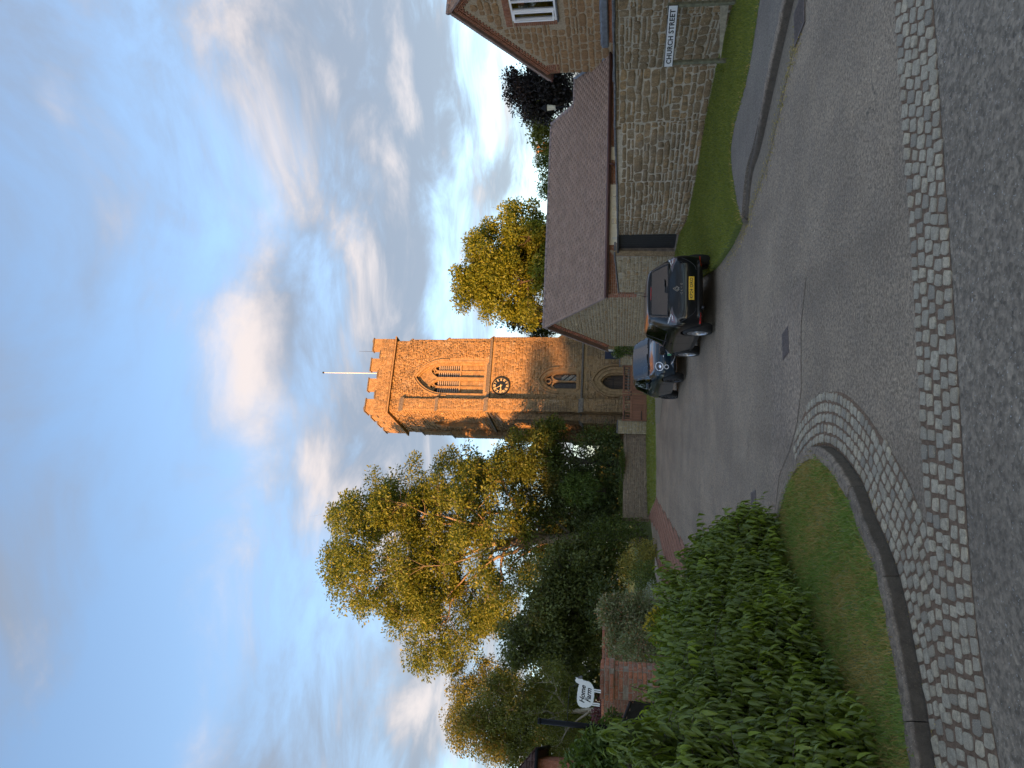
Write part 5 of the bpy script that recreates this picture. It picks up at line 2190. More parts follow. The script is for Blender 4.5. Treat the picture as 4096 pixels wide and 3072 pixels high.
u_c0, u_c1 = gu(2440, 975), gu(2440, 745)
u_c2, u_c3 = gu(2440, 640), gu(2440, 590)
okb = lambda u, z: not (u_c0 - .02 < u < u_c1 + .02 or u_c2 < u < u_c3)
rects = courses(Wf, eave - 1.5, (.075,), (.225,), .012, 4, okb, 0, 1.35, brick=True)
place_pieces('brick', face_xfs(rects, (0, 0, 0), (1, 0, 0), (0, 0, 1), .014, 4, tilt=.002), BRICK_VARS, M['brick_red'], fw, 300, (1.5, -5, 2), 'brickwork', smooth=False, key='garage_front')
# cream door and window frames under the eaves
zt = eave - .22
uw = u_c1 - u_c0
MB().b2((u_c0, -.03, zt - .02), (u_c1, .02, zt + .08)).build('window_head', M['cream_paint'], gar)
edges = [u_c0, u_c0 + uw * .18, u_c0 + uw * .27, u_c0 + uw * .50, u_c0 + uw * .72, u_c0 + uw * .90, u_c1]
for k, e in enumerate(edges):
    MB().b2((e - .05, -.032, zt - 1.2), (e + .05, .01, zt - .021)).build('window_post', M['cream_paint'], gar)
for k in range(6):
    wn = MB().b2((edges[k] + .051, -.02, zt - 1.2), (edges[k + 1] - .051, -.004, zt - .022)).build('casement', M['cream_paint'], gar)
    if edges[k + 1] - edges[k] > .4:
        MB().b2((edges[k] + .16, -.026, zt - 1.0), (edges[k + 1] - .16, -.021, zt - .16)).build('pane', M['window_glass' if k else 'paper_white'], wn)
        MB().b2((edges[k] + .16, -.0205, zt - 1.0), (edges[k + 1] - .16, -.0202, zt - .16)).build('dark_behind', M['dark_void'], wn)
MB().b2((u_c2, -.03, zt - 1.0), (u_c3, .01, zt)).build('window_post', M['cream_paint'], gar)
# gutter, fascia, downpipe
MB().b2((-ov, -.262, eave - .27), (Wf, -.235, eave - .145)).build('fascia', M['gutter_brown'], gar)
MB().b2((-ov, -.233, eave - .285), (Wf, -.001, eave - .25)).build('soffit', M['gutter_brown'], gar)
MB().tube([(-ov, -.325, eave - .195), (Wf, -.325, eave - .20)], .058, 8).build('gutter', M['gutter_brown'], gar, True)
ud = gu(2440, 672)
MB().tube([(ud, -.325, eave - .24), (ud, -.325, eave - .34), (ud + .05, -.08, eave - .52), (ud + .05, -.06, eave - 1.6)], .04, 8).build('downpipe', M['gutter_brown'], gar, True)

# stepped-down wall between the door and the garage
jw = thing('garden_wall', 'short stone wall with sloping slate coping between the black door and the garage', 'wall', (d_a.x, d_a.y, 0))
gcp = GB @ Vector((-.05, -.32, 0))
jp = [Vector((gcp.x, gcp.y, 0)), d_a.lerp(Vector((gcp.x, gcp.y, 0)), .12), Vector((d_a.x, d_a.y, 0))]
jz = [at(2478, 1168, gcp.y).z, at(2462, 1030, d_a.y).z, at(2462, 1005, d_a.y).z]
poly_wall(jw, jp[:2], jz[:2], .38, 'gable_stone', 'gable_mortar', (.08, .16), (.12, .36), 200, 33, (.05, .05), gap=.028, key='jw')
poly_wall(jw, jp[1:], jz[1:], .38, 'wall_stone', 'concrete', (9, 9), (9, 9), 0, 34, (.05, .05), key='jw2')

# ------------------------------------------------------------------ house on the right
hn = GB.to_3x3() @ Vector((-1, 0, 0))
J = GB @ Vector((r4u[0], 0, eave))
far_c = plane_hit(2240, 292, J, hn)
apx = plane_hit(1812, 36, J, hn)
eav = plane_hit(2190, 292, J, hn)
ydir = GB.to_3x3() @ Vector((0, 1, 0))
HD = 2 * (far_c - apx).dot(ydir)
horg = far_c - ydir * HD
HB = Matrix.Translation((horg.x, horg.y, g(horg.y))) @ Matrix.Rotation(GA, 4, 'Z')
HBI = HB.inverted()
house = thing('stone_house', 'tall ironstone house with brick dressed gable and open white window', 'house', (horg.x, horg.y, g(horg.y)), GA)
he, hr = eav.z - g(horg.y), apx.z - g(horg.y)
hh = HD / 2


def hyz(X, Y):
    p = HBI @ plane_hit(X, Y, J, hn)
    return p.y, p.z


wy1, wz0 = hyz(2226, 74)
wy0, wz1 = wy1 - 1.45, hyz(2046, 60)[1]
hw = MB().prism([(0, -.3), (HD, -.3), (HD, he), (hh, hr), (0, he)], 0, .4, 'x').build('gable_wall', M['house_mortar'], house)
cut(hw, [MB().b2((-1, wy0, wz0), (.25, wy1, wz1))])
MB().b2((.401, 0.001, -.3), (7, HD - .001, he - .05)).build('side_wall', M['house_mortar'], house)
bs = .30


def ok_house(u, z):
    y = HD - u
    if wy0 - bs < y < wy1 + bs and wz0 - .08 < z < wz1 + .33:
        return False
    return z < he - .12 + (1 - abs(y - hh) / hh) * (hr - he) - .30


rects = courses(HD, hr, (.20, .31), (.30, .72), .05, 51, ok_house)
rects = [r for r in rects if HD - r[0] > 2.0]
place_pieces('stone', face_xfs(rects, (0, HD, 0), (0, -1, 0), (0, 0, 1), .03, 51), STONE_VARS, M['house_stone'], hw, 300, HBI @ Vector((0, 0, EYE)), 'stonework', seed=11, key='house')
# brick surround, soldier head, brick verge
surr = lambda u, z: (wy0 - bs < HD - u < wy1 + bs and wz0 - .08 < z < wz1 + .30) and not (wy0 - .01 < HD - u < wy1 + .01 and wz0 < z < wz1 + .02)
xb = face_xfs(courses(wy1 - wy0 + 2 * bs, wz1 - wz0, (.075,), (.225,), .012, 6, surr, HD - wy1 - bs, wz0 - .02, brick=True), (0, HD, 0), (0, -1, 0), (0, 0, 1), .02, 6, tilt=.002)
nsol = int((wy1 - wy0 + 2 * bs) / .078)
sold = [(HD - wy1 - bs + k * .078, wz1 + .03, .066, .235) for k in range(nsol)]
xb += face_xfs(sold, (0, HD, 0), (0, -1, 0), (0, 0, 1), .022, 7, tilt=.002)
SLh = math.hypot(hh, hr - he)
ch_, sh_ = hh / SLh, (hr - he) / SLh
for sgn, y0 in ((1, 0.0), (-1, HD)):
    nbk = int(SLh / .078)
    for k in range(nbk):
        for row in range(4):
            if row == 3 and k % 2:
                continue
            w = (k + .5) * SLh / nbk
            dn = .04 + .075 * row
            y = y0 + sgn * (w * ch_) + sgn * dn * sh_
            z = he + .0 + w * sh_ - dn * ch_
            V = Vector((0, sgn * ch_, sh_))
            N = Vector((-1, 0, 0))
            U = Vector((0, sgn * sh_, -ch_))
            if U.cross(V).dot(N) < 0:
                U = -U
            sx, sy, sz = .066, SLh / nbk * .88, .09 if row < 2 else .05
            xb.append(Matrix(((U.x * sx, V.x * sy, N.x * sz, 0), (U.y * sx, V.y * sy, N.y * sz, y), (U.z * sx, V.z * sy, N.z * sz, z), (0, 0, 0, 1))))
xb = [m for m in xb if m.to_translation().y > 2.0]
kn = courses(.55, .5, (.075,), (.225,), .012, 6, None, 0.02, he - .52, brick=True)
xb += face_xfs(kn, (0, HD, 0), (0, -1, 0), (0, 0, 1), .024, 6, tilt=.002)
place_pieces('brick', xb, BRICK_VARS, M['brick_red'], hw, 300, HBI @ Vector((0, 0, EYE)), 'brickwork', smooth=False, seed=12, key='house_b')
# window: frame, three casements, one ajar, curtain inside
for a, b in ((wy0, wy0 + .06), (wy1 - .06, wy1), (wy0 + .46, wy0 + .53), (wy0 + .93, wy0 + 1.0)):
    MB().b2((-.01, a, wz0 + .05), (.07, b, wz1 - .06)).build('window_bar', M['white_upvc'], house)
MB().b2((-.01, wy0, wz1 - .06), (.07, wy1, wz1)).build('window_bar', M['white_upvc'], house)
MB().b2((-.06, wy0, wz0 - .02), (.08, wy1, wz0 + .05)).build('window_sill', M['white_upvc'], house)
MB().b2((-.09, wy0 - .08, wz0 - .08), (.02, wy1 + .08, wz0 - .021)).build('sill_slate', M['slate_coping'], house)
MB().b2((.045, wy0, wz0), (.055, wy1, wz1)).build('pane', M['window_glass'], house)
MB().b2((.16, wy0, wz0), (.19, wy0 + .85, wz1)).build('curtain', M['paper_white'], house)
MB().b2((.22, wy0, wz0), (.24, wy1, wz1)).build('room_dark', M['dark_void'], house)
cs = MB()
cw_ = .40
for a, b in (((0, 0), (.05, 1)), ((cw_ - .05, 0), (cw_, 1))):
    cs.b2((-.02, a[0], 0), (.02, b[0], wz1 - wz0 - .14))
cs.b2((-.019, .05, 0), (.019, cw_ - .05, .05)).b2((-.019, .05, wz1 - wz0 - .19), (.019, cw_ - .05, wz1 - wz0 - .14))
cso = cs.build('casement', M['white_upvc'], house)
cso.location = (-.03, wy1 - .46, wz0 + .07)
cso.rotation_euler.z = R(14)
# roofs
rt = .10
for sgn, y0 in ((-1, HD), (1, 0.0)):
    ex = .32
    yb, zb = y0 - sgn * ex * ch_, he - ex * sh_ + .06
    MB().add([(-.16, yb, zb), (-.16, hh, hr + .06), (7, hh, hr + .06), (7, yb, zb), (-.16, yb, zb + rt), (-.16, hh, hr + .06 + rt), (7, hh, hr + .06 + rt), (7, yb, zb + rt)],
             [(0, 1, 2, 3), (7, 6, 5, 4), (0, 4, 5, 1), (1, 5, 6, 2), (2, 6, 7, 3), (3, 7, 4, 0)]).build('roof', M['ridge_tile'], house)
    xr = []
    for j in range(int((SLh + ex) / .12)):
        for i in range(24):
            w = j * .12 + .06
            hf = j % 2 and i == 0
            p = Vector((-.17 + (.075 if hf else .15 + i * .30 - (.15 if j % 2 else 0)), yb + sgn * w * ch_, zb + w * sh_ + rt))
            U = Vector((1, 0, 0)) * (1 if sgn > 0 else -1)
            V = Vector((0, sgn * ch_, sh_))
            N = U.cross(V)
            sx, sy, sz = (.148 if hf else .296), .123, .03
            xr.append(Matrix(((U.x * sx, V.x * sy, N.x * sz, p.x), (U.y * sx, V.y * sy, N.y * sz, p.y), (U.z * sx, V.z * sy, N.z * sz, p.z), (0, 0, 0, 1))))
    place_pieces('roof_tile', xr, TILE_VARS, M['roof_tile'], house, 0, None, 'roof_tiles', smooth=False, seed=13)
for k in range(22):
    MB().tube([(-.18 + k * .32, hh, hr + .17), (-.18 + k * .32 + .315, hh, hr + .168)], .09, 8).build('ridge_tile', M['ridge_tile'], house, True)
MB().tube([(-.14, HD + .34, he - .14), (7, HD + .34, he - .15)], .06, 8).build('gutter', M['gutter_brown'], house, True)
MB().b2((-.1, HD + .24, he - .22), (7, HD + .27, he - .04)).build('fascia', M['gutter_brown'], house)
# lead roof of the bay
by1, bz1_ = hyz(2395, 110)
bz0_ = hyz(2438, 110)[1]
MB().b2((-.75, by1 - 3.2, bz0_ - 1.4), (-.001, by1 - .12, bz0_)).build('bay', M['brick_red'], house)
bay = MB().box((-.42, by1 - 1.62, bz0_ + .14), (.95, 3.25, .26), bev=.04).build('bay_roof', M['lead'], house)
for k in range(5):
    MB().tube([(-.90, by1 - .2 - k * .62, bz0_ + .28), (-.02, by1 - .2 - k * .62, bz0_ + .30)], .03, 6).build('lead_roll', M['lead'], bay, True)
# flashing where the garage roof meets the gable
a_, b_ = HBI @ (GB @ Vector((r4u[0], 0, eave + .02))), HBI @ (GB @ Vector((r3u[0], lowy, lowz + .03)))
MB().tube([a_, b_], .07, 4).build('flashing', M['lead'], house)

# ------------------------------------------------------------------ things behind the garage
lp = at(2215, 430, 36)
lamp = thing('lantern_post', 'black lantern on a slim post rising behind the garage roof', 'street lamp', (lp.x, lp.y, g(36)))
zt_ = at(2222, 430, 36).z - g(36)
MB().tube([(0, 0, 0), (0, 0, zt_)], [.06, .035], 8).build('post', M['black_metal'], lamp, True)
MB().lathe([(.10, 0), (.10, .02), (.155, .40), (.02, .42)], 6, (0, 0, zt_)).build('lantern', M['lantern_glass'], lamp)
MB().lathe([(.20, .42), (.20, .45), (.10, .62), (.03, .70), (.02, .80), (.035, .84), (.0, .9)], 6, (0, 0, zt_)).build('cap', M['black_metal'], lamp)
MB().tube([(-.16, 0, zt_ - .18), (.16, 0, zt_ - .18)], .015, 6).build('ladder_bar', M['black_metal'], lamp)
cpt = at(2200, 595, 62)
chm = thing('distant_house', 'distant house roof with brick chimney and pots showing over the garage', 'house', (cpt.x, cpt.y, g(60)))
zc_ = cpt.z - g(60)
MB().b2((-.42, -.4, zc_ - 1), (.42, .4, zc_ + .55)).build('chimney', M['brick_old'], chm)
for x in (-.24, .22):
    MB().lathe([(.14, 0), (.12, .45), (.16, .5), (.15, .58)], 10, (x, 0, zc_ + .55)).build('chimney_pot', M['terracotta'], chm, True)
MB().prism([(-3, zc_ - 2.2), (3, zc_ - 2.2), (0, zc_ + .0)], -.3, 6).build('roof', M['roof_tile'], chm)
MB().b2((-2.8, -.2, -.2), (2.8, 5.9, zc_ - 2.2)).build('wall', M['brick_old'], chm)

# ------------------------------------------------------------------ left side: brick pier, gate, garden wall, cottage
pc = at(2500, 2722, 12.3)
ptop = at(2400, 2722, 12.3).z
pier = thing('brick_pier', 'weathered red brick gate pier beside the hanging sheep sign', 'gate pier', (pc.x, pc.y, 0), R(3))
pw = .46
MB().b2((-pw / 2, -pw / 2, -.1), (pw / 2, pw / 2, ptop - .23)).build('core', M['brick_mortar'], pier)
MB().b2((-pw / 2 - .035, -pw / 2 - .035, ptop - .231), (pw / 2 + .035, pw / 2 + .035, ptop - .075)).b2((-pw / 2 - .005, -pw / 2 - .005, ptop - .076), (pw / 2 + .005, pw / 2 + .005, ptop - .01)).build('cap_core', M['brick_mortar'], pier)
xb = []
for (z0, z1, o) in ((.2, ptop - .23, 0), (ptop - .23, ptop - .075, .035), (ptop - .075, ptop, .005)):
    e = pw / 2 + o
    for org, u in (((-e, -e, 0), (1, 0, 0)), ((e, -e, 0), (0, 1, 0)), ((-e, e, 0), (0, -1, 0))):
        xb += face_xfs(courses(2 * e, z1 - z0, (.076,), (.225,), .014, 9, None, 0, z0, brick=True), org, u, (0, 0, 1), .014, 9, tilt=.006, var=.8)
place_pieces('brick', xb, BRICK_VARS, M['brick_old'], pier, 300, (0, -9, 1.5), 'brickwork', smooth=False, seed=15, key='pier')
gl0 = at(2560, 2700, 12.6)
gate = thing('arched_gate', 'dark boarded gate with curved top beside the brick pier', 'gate', (pc.x - pw / 2 - .02, pc.y + .05, 0), R(183))
gtop = at(2535, 2722, 12.3).z
nb_ = 11
for k in range(nb_):
    x = .13 * k
    t = x / 1.45
    zt2 = gtop + .34 * math.sin(min(1, t * 1.05) * math.pi / 2)
    MB().box((x + .065, 0, zt2 / 2), (.122, .03, zt2)).build('board', M['black_board'], gate)
MB().tube([(.14 * k, 0, gtop + .34 * math.sin(min(1, .14 * k / 1.45 * 1.05) * math.pi / 2)) for k in range(11)], .03, 6).build('top_rail', M['black_board'], gate, True)
MB().box((.0, -.03, gtop - .06), (.12, .1, .3), bev=.01).build('bracket', M['black_board'], gate)

gw_y = 17.5
gz = at(2408, 2850, gw_y).z
x0_, x1_ = at(2450, 3200, gw_y).x, at(2450, 2470, gw_y).x
gwt = thing('brick_garden_wall', 'red brick garden wall behind the gate pier and pink tipped bush', 'wall', (x0_, gw_y, g(gw_y)))
Lw = x1_ - x0_
MB().b2((0, 0, -.2), (Lw, .22, gz - g(gw_y) - .05)).build('core', M['brick_mortar'], gwt)
rects = courses(Lw, gz - g(gw_y) - .06 - 1.0, (.076,), (.225,), .012, 9, None, 0, 1.0, brick=True)
place_pieces('brick', face_xfs(rects, (0, 0, 0), (1, 0, 0), (0, 0, 1), .014, 9, tilt=.004), BRICK_VARS, M['brick_red'], gwt, 300, (Lw * .35, -3, 2), 'brickwork', smooth=False, key='gw')
u = 0
while u < Lw:
    MB().box((u + .11, .11, gz - g(gw_y) - .015), (.212, .27, .065), bev=.008).build('coping_brick', M['brick_old'], gwt)
    u += .22

lh = at(2150, 3045, 26)
cot = thing('cottage', 'brick cottage corner with dark tiled roof at the far left', 'cottage', (lh.x, lh.y, g(26)), R(25))
ez = at(2132, 3020, 26).z - g(26)
MB().b2((-6, .2, -.2), (.05, 5.2, ez)).build('wall', M['brick_old'], cot)
sl_ = (R(42))
rf = MB().add([(-6, -.15, ez - .1), (.35, -.15, ez - .1), (-2.2, 2.7, ez + 2.35), (-6, 2.7, ez + 2.35), (.35, 5.6, ez - .1), (-6, 5.6, ez - .1)], [(0, 1, 2, 3), (1, 4, 2), (3, 2, 4, 5), (0, 5, 4, 1)]).build('roof', M['dark_tile'], cot)
xr = []
for j in range(20):
    for i in range(26):
        w = j * .16
        y = -.15 + w * .757
        xx = -5.9 + i * .25
        if xx < .35 - w * .68 - .1:
            U, V = Vector((1, 0, 0)), Vector((0, .757, .653))
            N = U.cross(V)
            p = Vector((xx, y + .06, ez - .1 + w * .65 + .05))
            xr.append(Matrix(((U.x * .24, V.x * .17, N.x * .05, p.x), (U.y * .24, V.y * .17, N.y * .05, p.y), (U.z * .24, V.z * .17, N.z * .05, p.z), (0, 0, 0, 1))))
        # hip side faces right
        y2 = -.1 + i * .23
        if j < 16 and 1.0 < 99 and (-.15 + w * 1.1) < y2 < (5.6 - w * 1.1):
            U, V = Vector((0, 1, 0)), Vector((-.72, 0, .69))
            N = U.cross(V)
            p = Vector((.35 - w * .72, y2, ez - .06 + w * .69))
            xr.append(Matrix(((U.x * .22, V.x * .17, N.x * .05, p.x), (U.y * .22, V.y * .17, N.y * .05, p.y), (U.z * .22, V.z * .17, N.z * .05, p.z), (0, 0, 0, 1))))
place_pieces('roof_tile', xr, TILE_VARS, M['dark_tile'], rf, 0, None, 'roof_tiles', smooth=False)
MB().tube([(.38, -.2, ez - .14), (.38, 5.6, ez - .14)], .06, 8).build('gutter', M['black_metal'], cot, True)
MB().tube([(-6, -.22, ez - .14), (.38, -.22, ez - .14)], .06, 8).build('gutter', M['black_metal'], cot, True)

# low brick planter at the garden edge of the drive
q0, q1 = gp(2700, 2352), gp(2664, 2232)
qd = Vector((q1.x - q0.x, q1.y - q0.y, 0))
plb = thing('brick_planter', 'low brick planter edging beside the silver and golden shrubs', 'planter', (q0.x - .05, q0.y, g(q0.y)), math.atan2(qd.y, qd.x))
Lq = qd.length
zq = g(q1.y) - g(q0.y)
MB().add([(0, 0, -.1), (Lq, 0, zq - .1), (Lq, .5, zq - .1), (0, .5, -.1), (0, 0, .36), (Lq, 0, zq + .36), (Lq, .5, zq + .36), (0, .5, .36)], [(0, 3, 2, 1), (4, 5, 6, 7), (0, 1, 5, 4), (1, 2, 6, 5), (2, 3, 7, 6), (3, 0, 4, 7)]).build('core', M['brick_mortar'], plb)
xq = []
for r_ in face_xfs(courses(Lq, .37, (.075,), (.225,), .012, 2, None, brick=True), (0, 0, 0), (1, 0, 0), (0, 0, 1), .012, 3, tilt=.004):
    m_ = r_.copy()
    m_[2][3] += zq * m_[0][3] / Lq
    xq.append(m_)
place_pieces('brick', xq, BRICK_VARS, M['paver_brick'], plb, 300, None, 'brickwork', smooth=False, key='planter')
u = 0
while u < Lq:
    MB().box((u + .2, .25, .38 + zq * u / Lq), (.39, .56, .05), bev=.01).build('coping_stone', M['concrete'], plb)
    u += .4
# ------------------------------------------------------------------ trees and shrubs
def blob(X, Y, depth, rx, rz, ry=None):
    """centre and radii in metres from a pixel position and pixel radii (horizontal, vertical) at a depth"""
    k = depth / FPX
    return tuple(at(X, Y, depth)), (rx * k, (ry if ry else rx) * k, rz * k)


def crown(X, Y, depth, rx, rz, n, ry=None):
    c, r = blob(X, Y, depth, rx, rz, ry)
    return c, r, n


def foot(Y, depth):
    p = at(2400, Y, depth)
    return (p.x, p.y, g(p.y))


AD = 44
make_tree('ash_tree', 'tall spreading ash tree with feathery leaves left of the church tower', 'tree', foot(2138, AD), .40, at(2040, 2165, AD),
          [crown(1540, 2190, AD, 325, 245, 150), crown(1790, 2005, AD, 205, 230, 62), crown(1760, 2480, AD, 215, 200, 56), crown(1970, 2150, AD, 370, 190, 120), crown(1640, 2120, AD, 240, 220, 46), crown(1720, 2340, AD, 150, 130, 34)],
          M['leaf_ash'], M['bark'], 11, leaf=.175, per=300, clump=.80, limbs=18, shell=.22, twigs=4, flat=.7, lean=(.2, 0), thin=.62)
make_tree('lime_tree', 'broad golden lit tree rising behind the garage roof', 'tree', foot(1040, 46), .38, at(2150, 1045, 46),
          [crown(2000, 1090, 46, 185, 185, 120), crown(2100, 960, 46, 150, 110, 60), crown(1930, 1150, 46, 120, 110, 40), crown(2150, 1080, 46, 230, 80, 40)],
          M['leaf_lime'], M['bark_dark'], 12, leaf=.19, per=260, clump=.66, limbs=10, shell=.42, twigs=2, flat=.85)
make_tree('lime_shaded_side', 'shaded side of the golden tree towards the tower, put in as darker leaves', 'tree', foot(1290, 50), .25, at(2200, 1285, 50),  # shade on the golden tree's left side, given as a darker leaf colour
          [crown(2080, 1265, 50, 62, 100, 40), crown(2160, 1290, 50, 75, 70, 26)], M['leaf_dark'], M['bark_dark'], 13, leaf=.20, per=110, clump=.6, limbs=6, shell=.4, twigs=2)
make_tree('copper_beech', 'very dark purple leaved tree behind the garage and the house', 'tree', foot(370, 38), .25, at(2230, 370, 38),
          [crown(2160, 380, 38, 105, 115, 70), crown(2080, 345, 38, 70, 70, 26), crown(2240, 330, 38, 100, 90, 40)], M['leaf_copper'], M['bark_dark'], 14, leaf=.15, per=150, clump=.5, limbs=8, shell=.4)
make_tree('maple_tree', 'yellow green leafy tree next to the copper beech above the garage ridge', 'tree', foot(520, 42), .18, at(2260, 520, 42),
          [crown(2180, 545, 42, 55, 60, 30), crown(2150, 450, 42, 50, 55, 16)], M['leaf_gold_green'], M['bark_dark'], 15, leaf=.17, per=100, clump=.5, limbs=5)
make_tree('small_tree', 'small feathery green tree showing over the garage ridge', 'tree', foot(690, 44), .15, at(2230, 690, 44),
          [crown(2185, 655, 44, 55, 40, 24), crown(2195, 745, 44, 50, 45, 22)], M['leaf_mid'], M['bark_dark'], 16, leaf=.15, per=90, clump=.45, limbs=5, shell=.3)
make_tree('evergreen_tree', 'dark leafy tree in front of the left edge of the tower', 'tree', foot(1860, 43), .22, at(2250, 1840, 43),
          [crown(2120, 1810, 43, 125, 130, 90), crown(2200, 1730, 43, 75, 60, 30), crown(2060, 1880, 43, 60, 70, 24), crown(1960, 1890, 45, 55, 60, 18)],
          M['leaf_mid'], M['bark_dark'], 17, leaf=.16, per=130, clump=.5, limbs=8, shell=.4)
make_tree('weeping_tree', 'dark drooping tree behind the shrubs left of the ash trunk', 'tree', foot(2440, 36), .24, at(2150, 2430, 36),
          [crown(2180, 2420, 36, 230, 150, 80), crown(2080, 2560, 36, 130, 110, 40), crown(2290, 2280, 36, 130, 120, 44), crown(2290, 2560, 36, 160, 120, 44)],
          M['leaf_willow'], M['bark_dark'], 18, leaf=.17, per=190, clump=.6, limbs=10, droop=.5, shell=.5)
make_tree('birch_tree', 'slender birch with pale trunk and golden leaves at the left', 'tree', foot(2815, 32), .14, at(2100, 2850, 32),
          [crown(1900, 2900, 32, 120, 130, 60), crown(2030, 2830, 32, 150, 150, 70), crown(2010, 2970, 32, 100, 120, 44), crown(2200, 2850, 32, 190, 110, 50)],
          M['leaf_birch'], M['bark_birch'], 19, leaf=.11, per=210, clump=.52, limbs=9, droop=.35, shell=.4, taper_to=1)
make_tree('brown_tree', 'reddish brown leaved tree top behind the birch', 'tree', foot(2770, 44), .2, at(2000, 2770, 44),
          [crown(1860, 2760, 44, 90, 80, 36), crown(1980, 2690, 44, 80, 90, 30), crown(2010, 2830, 44, 140, 110, 30)], M['leaf_birch'], M['bark_dark'], 20, leaf=.16, per=100, clump=.55, limbs=6, shell=.3)

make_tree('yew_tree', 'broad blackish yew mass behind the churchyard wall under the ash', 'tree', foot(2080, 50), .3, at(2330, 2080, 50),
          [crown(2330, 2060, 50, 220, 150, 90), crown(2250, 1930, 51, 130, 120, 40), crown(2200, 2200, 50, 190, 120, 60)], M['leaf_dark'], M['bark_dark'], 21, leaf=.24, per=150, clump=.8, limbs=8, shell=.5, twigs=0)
make_tree('screen_tree', 'tall dense green tree behind the birch and the cottage', 'tree', foot(2760, 42), .3, at(2280, 2760, 42),
          [crown(2280, 2740, 42, 260, 170, 90), crown(2160, 2900, 42, 200, 120, 50), crown(2330, 2950, 40, 200, 130, 50), crown(2250, 2580, 42, 170, 150, 50)], M['leaf_willow'], M['bark_dark'], 22, leaf=.20, per=150, clump=.75, limbs=9, shell=.5, twigs=0)
# shrubs behind the churchyard wall
SHR = [
    ('laurel_shrub', 'glossy light green shrub leaning over the churchyard wall', [blob(2330, 1960, 41.6, 70, 90)], 'leaf_laurel', .17, 1800),
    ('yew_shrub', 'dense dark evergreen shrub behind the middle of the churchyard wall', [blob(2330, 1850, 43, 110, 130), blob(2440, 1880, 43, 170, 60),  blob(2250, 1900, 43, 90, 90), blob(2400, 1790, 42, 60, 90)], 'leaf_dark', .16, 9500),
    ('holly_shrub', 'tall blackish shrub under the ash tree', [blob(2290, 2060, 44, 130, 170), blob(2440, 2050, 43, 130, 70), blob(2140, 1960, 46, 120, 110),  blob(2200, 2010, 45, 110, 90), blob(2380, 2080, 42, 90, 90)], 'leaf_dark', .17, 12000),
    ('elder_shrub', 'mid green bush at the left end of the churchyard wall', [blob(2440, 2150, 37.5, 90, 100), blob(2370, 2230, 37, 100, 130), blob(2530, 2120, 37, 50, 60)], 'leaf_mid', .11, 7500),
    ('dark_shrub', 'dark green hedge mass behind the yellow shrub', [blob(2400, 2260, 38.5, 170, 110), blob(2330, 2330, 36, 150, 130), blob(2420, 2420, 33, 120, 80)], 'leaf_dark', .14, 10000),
    ('wall_shrub', 'small grey green shrub by the pale gate pier', [blob(2370, 1745, 43, 45, 60), blob(2440, 1745, 42.5, 40, 40)], 'leaf_mid', .11, 1600),
    ('golden_shrub', 'golden variegated shrub beside the brick drive', [blob(2560, 2235, 33, 78, 66), blob(2515, 2275, 33, 62, 50), blob(2600, 2215, 32.5, 55, 45)], 'leaf_yellow', .08, 5200),
    ('green_shrub', 'low weeping green shrub between the golden and silver shrubs', [blob(2580, 2310, 30, 62, 62), blob(2610, 2290, 29.5, 45, 40)], 'leaf_mid', .09, 2600),
    ('silver_shrub', 'rounded silver leaved shrub at the edge of the brick drive', [blob(2632, 2382, 25.5, 52, 56)], 'leaf_silver', .055, 3000),
    ('pink_tipped_shrub', 'large grey green shrub with pinkish tips in front of the brick wall', [blob(2500, 2480, 16.6, 100, 95, 70), blob(2440, 2440, 16.6, 60, 50), blob(2560, 2430, 16.4, 70, 80), blob(2570, 2590, 15.6, 90, 90, 60), blob(2480, 2575, 16.2, 75, 60, 50)], 'leaf_grey_green', .06, 14000),
    ('flowering_shrub', 'small bush with bright yellow flowers behind the hedge', [blob(2650, 2500, 13.5, 62, 52)], 'leaf_mid', .05, 2200),
    ('fig_shrub', 'big leaved shrub below the cottage at the far left', [blob(2420, 3010, 11.5, 110, 95, 70), blob(2350, 3060, 11.8, 90, 90, 70)], 'leaf_laurel', .13, 1900),
    ('wall_creeper', 'small leafy creeper on the brick wall below the sheep sign', [blob(2450, 2870, 17.0, 34, 30, 14)], 'leaf_mid', .09, 240),
    ('red_shrub', 'dark red leaved shrub behind the sheep sign', [blob(2405, 2870, 19, 70, 36)], 'leaf_red', .07, 1500),
    ('ivy', 'green ivy hanging over the wall end beside the garage gable', [blob(2500, 1402, 40.0, 22, 46, 16), blob(2470, 1415, 40.0, 18, 22, 12)], 'leaf_laurel', .09, 1500),
    ('wall_ivy', 'dark ivy trailing along the top of the churchyard wall', [blob(2490, 1975, 40.0, 100, 12, 14), blob(2488, 1870, 40.2, 90, 10, 12)], 'leaf_mid', .09, 2600),
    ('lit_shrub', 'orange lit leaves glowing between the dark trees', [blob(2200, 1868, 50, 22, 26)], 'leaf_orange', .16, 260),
]
for i, (nm, lb, bl, mt_, sz, n) in enumerate(SHR):
    ex = (M['flower_yellow'], .30, .055) if nm == 'flowering_shrub' else ((M['leaf_orange'], .035, .05) if nm == 'pink_tipped_shrub' else None)
    make_bush(nm, lb, 'shrub' if 'ivy' not in nm and 'creeper' not in nm else 'climber', bl, M[mt_], 100 + i, sz, n, extra=ex, tmpl=BIGLEAF if nm in ('fig_shrub', 'laurel_shrub') else LEAF)

